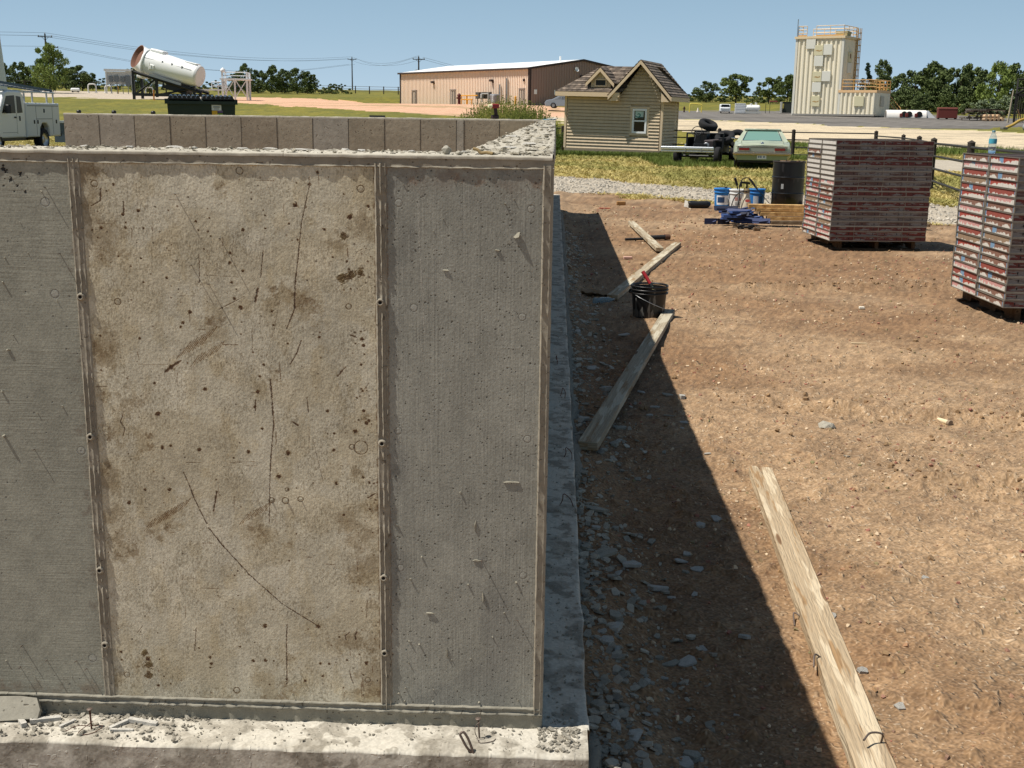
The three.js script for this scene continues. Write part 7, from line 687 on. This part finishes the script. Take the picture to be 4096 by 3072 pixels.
// ---------------------------------------------------------------- training tower
{
  const o = thing('training_tower', 'tall cream corrugated steel training tower with a low annex and yellow railings', 'tower', [32.05, 1.8, -138], -0.56), cr = M(0xe8dfc8, 0.6), W = 5.4, D = 4.7, Ht = 8.55, mY = M(0xc49a5e, 0.6), mPale = M(0xd9c3a4, 0.6), pl = M(0xd9d8cd, 0.6), pl2 = M(0xcfc8a6, 0.7);
  const rib = (x, y, h, z) => hexa([[x - 0.19, y, z], [x + 0.19, y, z], [x + 0.19, y + h, z], [x - 0.19, y + h, z], [x - 0.09, y, z + 0.14], [x + 0.09, y, z + 0.14], [x + 0.09, y + h, z + 0.14], [x - 0.09, y + h, z + 0.14]]);
  part('tower_shell', [bx(W, Ht, D, -W / 2, Ht / 2, -D / 2)], cr, o); for (let k = 0; k < 10; k++) part('wall_rib', [rib(-W + 0.32 + k * 0.535, 0.15, Ht - 0.35, 0)], cr, o); for (let k = 0; k < 8; k++) part('wall_rib', [rib(0.35 + k * 0.56, 0.15, Ht - 0.35, 0).rotateY(Math.PI / 2)], cr, o); for (const [x, z] of [[-W, 0], [0, 0], [0, -D]]) part('corner_post', [bx(0.26, Ht, 0.26, x, Ht / 2, z)], M(0xd5d3c8, 0.6), o);
  part('roof_edge', [bx(W + 0.5, 0.26, D + 0.5, -W / 2, Ht + 0.05, -D / 2)], M(0xdcc7a2, 0.7), o);
  for (const [x0, x1, y0, y1, k] of [[515, 630, 385, 520, 0], [610, 720, 470, 615, 1], [725, 830, 460, 610, 0], [605, 715, 620, 770, 0], [580, 690, 845, 990, 1], [695, 800, 840, 985, 0], [570, 680, 1000, 1140, 0], [555, 660, 1195, 1345, 1]]) { const ym = (y0 + y1) / 2, s = 400 - 0.081 * (ym - 365), x = -W + ((x0 + x1) / 2 - s) / 565 * W, y = Ht * (1475 - ym) / 1110, p = part('shutter_plate', [rb((x1 - x0) / 565 * W, (y1 - y0) / 1110 * Ht, 0.12, 0.02, x, y, 0.19)], k ? pl2 : pl, o); if (k) { p.userData.label = 'shutter plate stained with rust'; part('rust_stain', [ext([[-0.4, 0], [-0.1, 0.1], [0.15, 0.02], [0.4, 0.12], [0.4, -0.02], [0.1, -0.1], [-0.2, -0.04]], 0.003).translate(x, y - 0.05, 0.251)], M(0xa98a5a, 0.9), p); } }
  for (const [z, y, k] of [[2.0, 6.5, 1], [2.0, 5.3, 0], [1.4, 3.2, 0]]) { const p = part('shutter_plate', [rb(0.12, 1.15, 1.2, 0.02, 0.19, y, -z)], k ? pl2 : pl, o); if (k) part('rust_stain', [bx(0.004, 0.5, 0.35, 0.252, y + 0.1, -z)], M(0x6d4a34, 0.9), p); }
  const rail = (n, pts, y, h, m, nr = 3) => { const g = []; for (let i = 0; i + 1 < pts.length; i++) { const [a, b] = [pts[i], pts[i + 1]]; for (let k = 1; k <= nr; k++) g.push(tb([a[0], y + h * k / nr, a[1]], [b[0], y + h * k / nr, b[1]], 0.045, 5)); const m2 = Math.max(1, Math.round(Math.hypot(a[0] - b[0], a[1] - b[1]) / 1.4)); for (let k = 0; k <= m2; k++) g.push(tb([mix(a[0], b[0], k / m2), y, mix(a[1], b[1], k / m2)], [mix(a[0], b[0], k / m2), y + h, mix(a[1], b[1], k / m2)], 0.045, 5)); } return part(n, g, m, o); };
  rail('roof_railing', [[-W + 0.1, -1.4], [-W + 0.1, 0], [-W + 1.1, 0]], Ht + 0.15, 1.15, mPale); rail('roof_railing', [[-W + 2.2, 0], [0.0, 0], [0, -D]], Ht + 0.15, 1.15, mPale); rail('roof_railing', [[-W + 0.1, -D], [0, -D]], Ht + 0.15, 1.15, mPale); part('kick_plate', [bx(3.1, 0.16, 0.05, -1.6, Ht + 0.26, 0.02)], mY, o); part('kick_plate', [bx(1.0, 0.16, 0.05, -W + 0.6, Ht + 0.26, 0.02)], mY, o); part('roof_hatch', [hexa([[-1.2, Ht + 0.15, -1.0], [0, Ht + 0.15, -1.0], [0, Ht + 0.15, -2.2], [-1.2, Ht + 0.15, -2.2], [-1.3, Ht + 0.75, -0.95], [0.1, Ht + 0.75, -0.95], [0.1, Ht + 0.7, -2.3], [-1.3, Ht + 0.7, -2.3]])], M(0xa99f78, 0.8), o); part('antenna', [tb([-W, Ht, 0.1], [-W, Ht + 2.1, 0.1], 0.045, 6)], mSteel, o);
  const cage = []; for (const [x, z] of [[0.15, -D + 0.9], [0.15, -D + 0.3]]) cage.push(tb([x, 2.6, z], [x, Ht + 1.2, z], 0.06, 6)); for (let k = 0; k < 18; k++) cage.push(tb([0.15, 2.8 + k * 0.38, -D + 0.9], [0.15, 2.8 + k * 0.38, -D + 0.3], 0.03, 5)); for (let k = 0; k < 9; k++) cage.push(new THREE.TorusGeometry(0.42, 0.04, 5, 16, Math.PI).rotateX(Math.PI / 2).rotateY(Math.PI / 2).translate(0.2, 3.8 + k * 0.68, -D + 0.6)); for (const a of [-1.2, -0.6, 0, 0.6, 1.2]) cage.push(tb([0.2 + 0.42 * Math.cos(a), 3.8, -D + 0.6 + 0.42 * Math.sin(a)], [0.2 + 0.42 * Math.cos(a), Ht + 1.2, -D + 0.6 + 0.42 * Math.sin(a)], 0.04, 5)); part('caged_ladder', cage, M(0xb89a6c, 0.7), o);
  // annex
  const aw = 4.15, ad = 5.0, ah = 2.62; part('annex_shell', [bx(aw, ah, ad, aw / 2, ah / 2, -ad / 2 + 0.05)], cr, o); for (let k = 0; k < 8; k++) part('wall_rib', [rib(0.3 + k * 0.52, 0.15, ah - 0.25, 0.05)], cr, o); for (let k = 0; k < 9; k++) part('wall_rib', [rib(0.35 + k * 0.54, 0.15, ah - 0.25, 0).rotateY(Math.PI / 2).translate(aw, 0, 0.05)], cr, o); part('roof_edge', [bx(aw + 0.2, 0.28, ad + 0.3, aw / 2, ah + 0.06, -ad / 2 + 0.05)], M(0xe0b98a, 0.7), o); part('shutter_plate', [rb(1.1, 1.1, 0.12, 0.02, 2.35, 1.6, 0.25)], pl2, o); part('shutter_plate', [rb(0.12, 1.1, 1.1, 0.02, aw + 0.2, 1.6, -1.7)], M(0xb8b2a2, 0.7), o); part('base_skirt', [bx(W + aw, 0.2, 0.3, (aw - W) / 2, 0.08, 0.1)], M(0x8d8a84, 0.8), o);
  rail('deck_railing', [[0.25, 0.05], [aw, 0.05], [aw, -ad], [0.3, -ad]], ah + 0.2, 1.1, mY); const st = part('stair_stringer', [tb([aw - 1.2, ah, -ad - 0.5], [aw + 1.3, 0, -ad - 0.2], 0.08, 6), tb([aw - 1.2, ah + 0.8, -ad - 0.5], [aw + 1.3, 0.9, -ad - 0.2], 0.05, 6), tb([aw + 1.3, 0, -ad - 0.2], [aw + 1.3, 0.9, -ad - 0.2], 0.05, 6), tb([aw - 1.2, ah + 0.4, -ad - 0.5], [aw + 1.3, 0.45, -ad - 0.2], 0.04, 6)], mY, o); for (let k = 0; k < 9; k++) part('tread', [bx(0.28, 0.05, 0.7, aw - 1.1 + k * 0.28, ah - 0.2 - k * 0.29, -ad - 0.8 + k * 0.03)], M(0x7d7468, 0.8), st);
}
// ---------------------------------------------------------------- things round the asphalt pad
{
  const at = (n, x, z, lab, cat, a = 0, sc = 1) => { const t = thing(n, lab, cat, [x, H(x, z) + 0.02, z], a); t.scale.setScalar(sc); return t; };
  const tank = (o, L, r, y) => { part('shell', [lathe([[0, -L / 2], [r * 0.6, -L / 2 + 0.08], [r * 0.9, -L / 2 + 0.22], [r, -L / 2 + 0.5], [r, L / 2 - 0.5], [r * 0.9, L / 2 - 0.22], [r * 0.6, L / 2 - 0.08], [0, L / 2]], 24).rotateZ(1.5708).translate(0, y, 0)], M(0xe6e7e6, 0.45), o); part('saddle', [bx(0.3, y, r * 1.5, -L * 0.3, y / 2, 0), bx(0.3, y, r * 1.5, L * 0.3, y / 2, 0)], M(0xbfc0be, 0.7), o); };
  const v = at('white_van', 20.5, -147, 'white van parked beside the white tanks', 'van', -0.1, 0.53); part('body', [rb(2.4, 1.7, 4.2, 0.3, 0, 1.15, -1.2), rb(2.3, 1.0, 1.2, 0.25, 0, 0.8, 1.3)], M(0xdfe3e6, 0.35), v); part('windscreen', [quadG([[-0.95, 1.25, 1.55], [0.95, 1.25, 1.55], [0.85, 1.9, 0.95], [-0.85, 1.9, 0.95]])], mGlassDark, v); part('grille', [bx(1.6, 0.3, 0.05, 0, 0.75, 1.92)], M(0x9aa0a3, 0.5), v); for (const x of [-0.95, 0.95]) { part('headlight', [rb(0.35, 0.22, 0.06, 0.03, x * 0.9, 0.95, 1.9)], mChrome, v); part('wheel', [lathe([[0.15, -0.12], [0.35, -0.12], [0.35, 0.12], [0.15, 0.12]], 16).rotateZ(1.5708).translate(x, 0.35, 1.1)], mRubber, v); }
  const wb = at('white_container', 22.1, -145.5, 'white ribbed box container between the van and the tank', 'container', -0.1, 0.55); part('box', [bx(2.2, 2.1, 2.4, 0, 1.1, 0)], M(0xe2e3e4, 0.6), wb); for (let k = 0; k < 6; k++) part('rib', [bx(2.26, 0.07, 2.46, 0, 0.3 + k * 0.34, 0)], M(0xd2d4d6, 0.6), wb);
  const tk = at('propane_tank', 23.5, -145, 'long white propane tank with valves on top beside the white container', 'tank', -0.12, 0.5); tank(tk, 3.6, 0.72, 1.35); part('valve_dome', [lathe([[0, 0.3], [0.3, 0.25], [0.4, 0], [0, 0]], 14, -0.4, 2.05, 0), tb([0.6, 2, 0], [0.6, 2.7, 0], 0.1, 6), tb([0.9, 2, 0], [0.9, 2.6, 0], 0.1, 6)], mWhite, tk); part('skid', [bx(3.8, 0.5, 1.3, 0, 0.3, 0)], M(0xb4b5b2, 0.7), tk); part('pump', [rb(0.6, 1.1, 0.6, 0.1, -2.1, 0.9, 0)], M(0x8c7a70, 0.7), tk);
  const yg = at('yellow_barrier', 17.2, -149, 'yellow pipe barrier frame on the edge of the asphalt', 'barrier', 0, 0.5); part('pipe', [pathTube([[-1.5, 0, 0], [-1.4, 1.9, 0], [-1.3, 2.0, 0], [1.3, 1.85, 0], [1.45, 1.75, 0], [1.4, 0, 0]], 0.13, 50, 7)], M(0xdcc85a, 0.6), yg); part('foot', [bx(0.4, 0.08, 0.4, -1.5, 0.04, 0), bx(0.4, 0.08, 0.4, 1.4, 0.04, 0)], M(0xdcc85a, 0.6), yg);
  const tc = at('traffic_cone', 17.4, -148.4, 'pale weathered cone under the yellow barrier', 'cone', 0, 0.5); part('cone', [lathe([[0.32, 0.05], [0.08, 1.1], [0, 1.12]], 14)], M(0xd8cfc4, 0.7), tc); part('base', [bx(0.7, 0.06, 0.7, 0, 0.03, 0)], M(0xb9ada2, 0.8), tc);
  const hy = at('fire_hydrant', 15.8, -149, 'dark hydrant standing left of the yellow barrier', 'hydrant', 0, 0.45); part('barrel', [lathe([[0, 0], [0.3, 0], [0.2, 0.15], [0.2, 1.1], [0.28, 1.15], [0.22, 1.4], [0, 1.6]], 12)], M(0x40231c, 0.8), hy); part('nozzle', [tb([-0.42, 0.9, 0], [0.42, 0.9, 0], 0.11, 7)], M(0x40231c, 0.8), hy);
  const db = at('black_dumpster', 28.2, -147.5, 'dark green dumpster with a sloped end left of the tower', 'dumpster', -0.2, 0.62); part('body', [ext([[-1.5, 0], [1.2, 0], [1.5, 1.0], [1.0, 2.0], [-1.4, 2.05]], 1.8).translate(0, 0.1, -0.9)], M(0x1d2725, 0.8), db); part('plate', [bx(0.3, 0.9, 0.03, -1.0, 1.4, 0.92)], M(0xc7bd6a, 0.7), db); part('lid', [bx(2.5, 0.08, 1.9, -0.2, 2.14, 0, 0, 0, 0.02)], mBlack, db);
  const ws = at('white_drum_stand', 26.6, -147, 'white curved shield and red canopy on thin posts beside the dumpster', 'stand', 0, 0.55); part('shield', [new THREE.CylinderGeometry(0.6, 0.6, 2.4, 14, 1, true, 0, 2).translate(0.8, 1.3, 0)], mWhite, ws); part('post', [tb([-2.2, 0, 0], [-2.2, 2.6, 0], 0.06, 6), tb([-1.3, 0, 0], [-1.3, 2.6, 0], 0.05, 6)], mDark, ws); part('canopy', [bx(1.6, 0.3, 0.8, -0.6, 2.6, 0)], M(0x8a4a42, 0.8), ws);
  const cv = at('white_culvert', 38.6, -134.5, 'half round white culvert shell with dark openings right of the tower', 'shelter', -0.12, 0.66); part('shell', [ext([...Array.from({ length: 17 }, (_, k) => [1.25 * Math.cos(k * Math.PI / 16), 1.25 * Math.sin(k * Math.PI / 16)]), ...Array.from({ length: 17 }, (_, k) => [-1.15 * Math.cos(k * Math.PI / 16), 1.15 * Math.sin(k * Math.PI / 16)])], 6.4).rotateY(Math.PI / 2).translate(-3.2, 0, 0)], M(0xe3dfd8, 0.6), cv); for (const x of [-0.4, 0.4, 2.0]) part('opening', [lathe([[0, 0.05], [0.45, 0.05], [0.5, 0]], 14).rotateX(1.5708).translate(x, 0.55, 1.22)], mBlack, cv); part('end_ramp', [hexa([[3.2, 0, 0.9], [4.7, 0, 0.9], [4.7, 0, -0.9], [3.2, 0, -0.9], [3.2, 1.2, 0.7], [3.5, 1.2, 0.7], [3.5, 1.2, -0.7], [3.2, 1.2, -0.7]])], M(0xcfd1d3, 0.6), cv); for (const x of [-0.9, 0.0, 1.5]) part('red_bumper', [rb(0.5, 0.6, 0.3, 0.1, x, 0.4, 1.35)], M(0x6d2a26, 0.7), cv);
  const rc = at('rusty_box', 42.0, -131, 'rust red steel box with a rounded lid beside the wood', 'container', -0.15, 0.55); part('box', [rb(3.6, 1.7, 1.9, 0.06, 0, 1.0, 0)], M(0x6a2f28, 0.85), rc); part('lid', [rb(3.7, 0.45, 2.0, 0.18, 0, 1.95, 0)], M(0x7c4238, 0.8), rc); part('foot', [bx(0.2, 0.2, 1.8, -1.6, 0.1, 0), bx(0.2, 0.2, 1.8, 1.6, 0.1, 0), bx(0.2, 0.2, 1.8, 0, 0.1, 0)], mDark, rc);
  const f = mulberry(66); for (let k = 0; k < 16; k++) { const a = at('stacked_pallet', 43.7 + (k % 2) * 1.9 + rr(-0.3, 0.3, f), -127.6 + rr(-0.6, 0.6, f), k % 2 ? 'old grey pallet in the junk pile nearer the burnt frame' : 'old brown pallet in the junk pile beside the rusty box', 'pallet', rr(-0.6, 0.6, f)); a.userData.group = k % 2 ? 'grey junk pallets' : 'brown junk pallets'; a.position.y += Math.floor(k / 2) * 0.14; const m = M([0x5b4c40, 0x7a6d60, 0x8f877c, 0x43382f][k % 4], 0.95); for (let q = 0; q < 5; q++) part('slat', [bx(1.7, 0.05, 0.18, 0, 0.15, -0.5 + q * 0.26)], m, a); for (const x of [-0.75, 0, 0.75]) part('stringer', [bx(0.09, 0.12, 1.3, x, 0.06, 0)], m, a); }
  for (let k = 0; k < 9; k++) { const lg = solo('cut_log', [tb([0, 0, 0], [0, 0, -1.4], 0.17, 9), lathe([[0, 0.01], [0.16, 0.008], [0.165, 0]], 9).rotateX(1.5708)], k % 3 ? M(0xc9a884, 0.9) : M(0xb2977a, 0.9), 'short cut log with a pale end in the row before the junk pile', 'log', 'cut logs before the junk pile'); const x = 44.3 + (k % 5) * 0.42, z = -125.6; lg.position.set(x, H(x, z) + 0.18 + Math.floor(k / 5) * 0.32, z); }
  const fr = at('burnt_frame', 45.6, -121.5, 'charred black timber house frame with bare rafters at the edge of the wood', 'ruin', -0.35, 0.64), ch = M(0x1b1a19, 0.95), mt = M(0x33353a, 0.6); for (const [x, z] of [[0, 0], [2.6, 0], [5.4, 0], [8, 0], [0, -5], [4, -5], [8, -5]]) part('post', [bx(0.32, 4.1, 0.32, x, 2.05, z)], ch, fr); part('beam', [bx(8.6, 0.35, 0.35, 4, 4.2, 0), bx(8.6, 0.35, 0.35, 4, 4.2, -5)], ch, fr); for (let k = 0; k < 7; k++) part('rafter', [tb([k * 1.3, 4.3, 0.6], [k * 1.3, 6.6, -2.5], 0.13, 5), tb([k * 1.3, 6.6, -2.5], [k * 1.3, 4.3, -5.6], 0.13, 5)], ch, fr); part('purlin', [tb([0, 5.2, -0.6], [8.4, 5.2, -0.6], 0.12, 5), tb([0, 6.6, -2.5], [8.4, 6.6, -2.5], 0.14, 5)], ch, fr); for (let k = 0; k < 8; k++) part('stud', [bx(0.12, 4, 0.12, 0.3 + k * 0.3, 2, -1.5)], M(0x3a3733, 0.95), fr); for (let k = 0; k < 3; k++) part('sheet_panel', [bx(1.9, 3.0, 0.06, 3.6 + k * 1.95, 1.6, -0.2)], mt, fr); part('gable_brace', [tb([0, 4.3, 0.5], [4, 6.8, 0.5], 0.14, 5), tb([2.6, 4.2, 0.5], [2.6, 5.9, 0.5], 0.12, 5), tb([4.4, 4.2, 0.5], [4.4, 6.8, 0.5], 0.12, 5)], ch, fr);
  const pa = solo('pale_board', [tb([0, 0, 0], [0.25, 3.2, 0], 0.1, 6, 0.06)], M(0xa59a84, 0.9), 'pale leaning pole beside the burnt frame', 'pole'); pa.position.set(44.8, H(44.8, -121), -121);
  const yl = at('yellow_boom', 39.4, -104, 'yellow machine arm lying at the edge of the asphalt', 'machine', 0.1, 0.75); part('arm', [pathTube([[-1.4, 0.25, 0], [-0.6, 0.6, 0], [0.2, 1.1, 0], [1.4, 1.35, 0], [2.6, 1.2, 0]], 0.17, 30, 6)], M(0xa8893c, 0.7), yl); part('bucket_edge', [rb(0.6, 0.3, 0.8, 0.08, -1.6, 0.2, 0)], M(0x6d6a60, 0.7), yl); part('rod', [tb([0.3, 1.2, 0], [-0.2, 2.3, 0], 0.06, 6)], M(0x8a6a50, 0.7), yl);
  const pi = solo('concrete_pipe', [lathe([[0.42, 0], [0.7, 0], [0.72, 0.1], [0.72, 2.2], [0.42, 2.2], [0.42, 0]], 26).rotateX(-1.5708)], M(0x8d9093, 0.8), 'short wide grey pipe lying open end forward by the yellow arm', 'pipe'); pi.position.set(39.7, H(39.7, -102.6) + 0.7, -101.6); pi.rotation.y = 0.15; pi.scale.setScalar(0.45); pi.position.y = H(39.7, -102.6) + 0.33;
}
renderer.render(scene, camera);
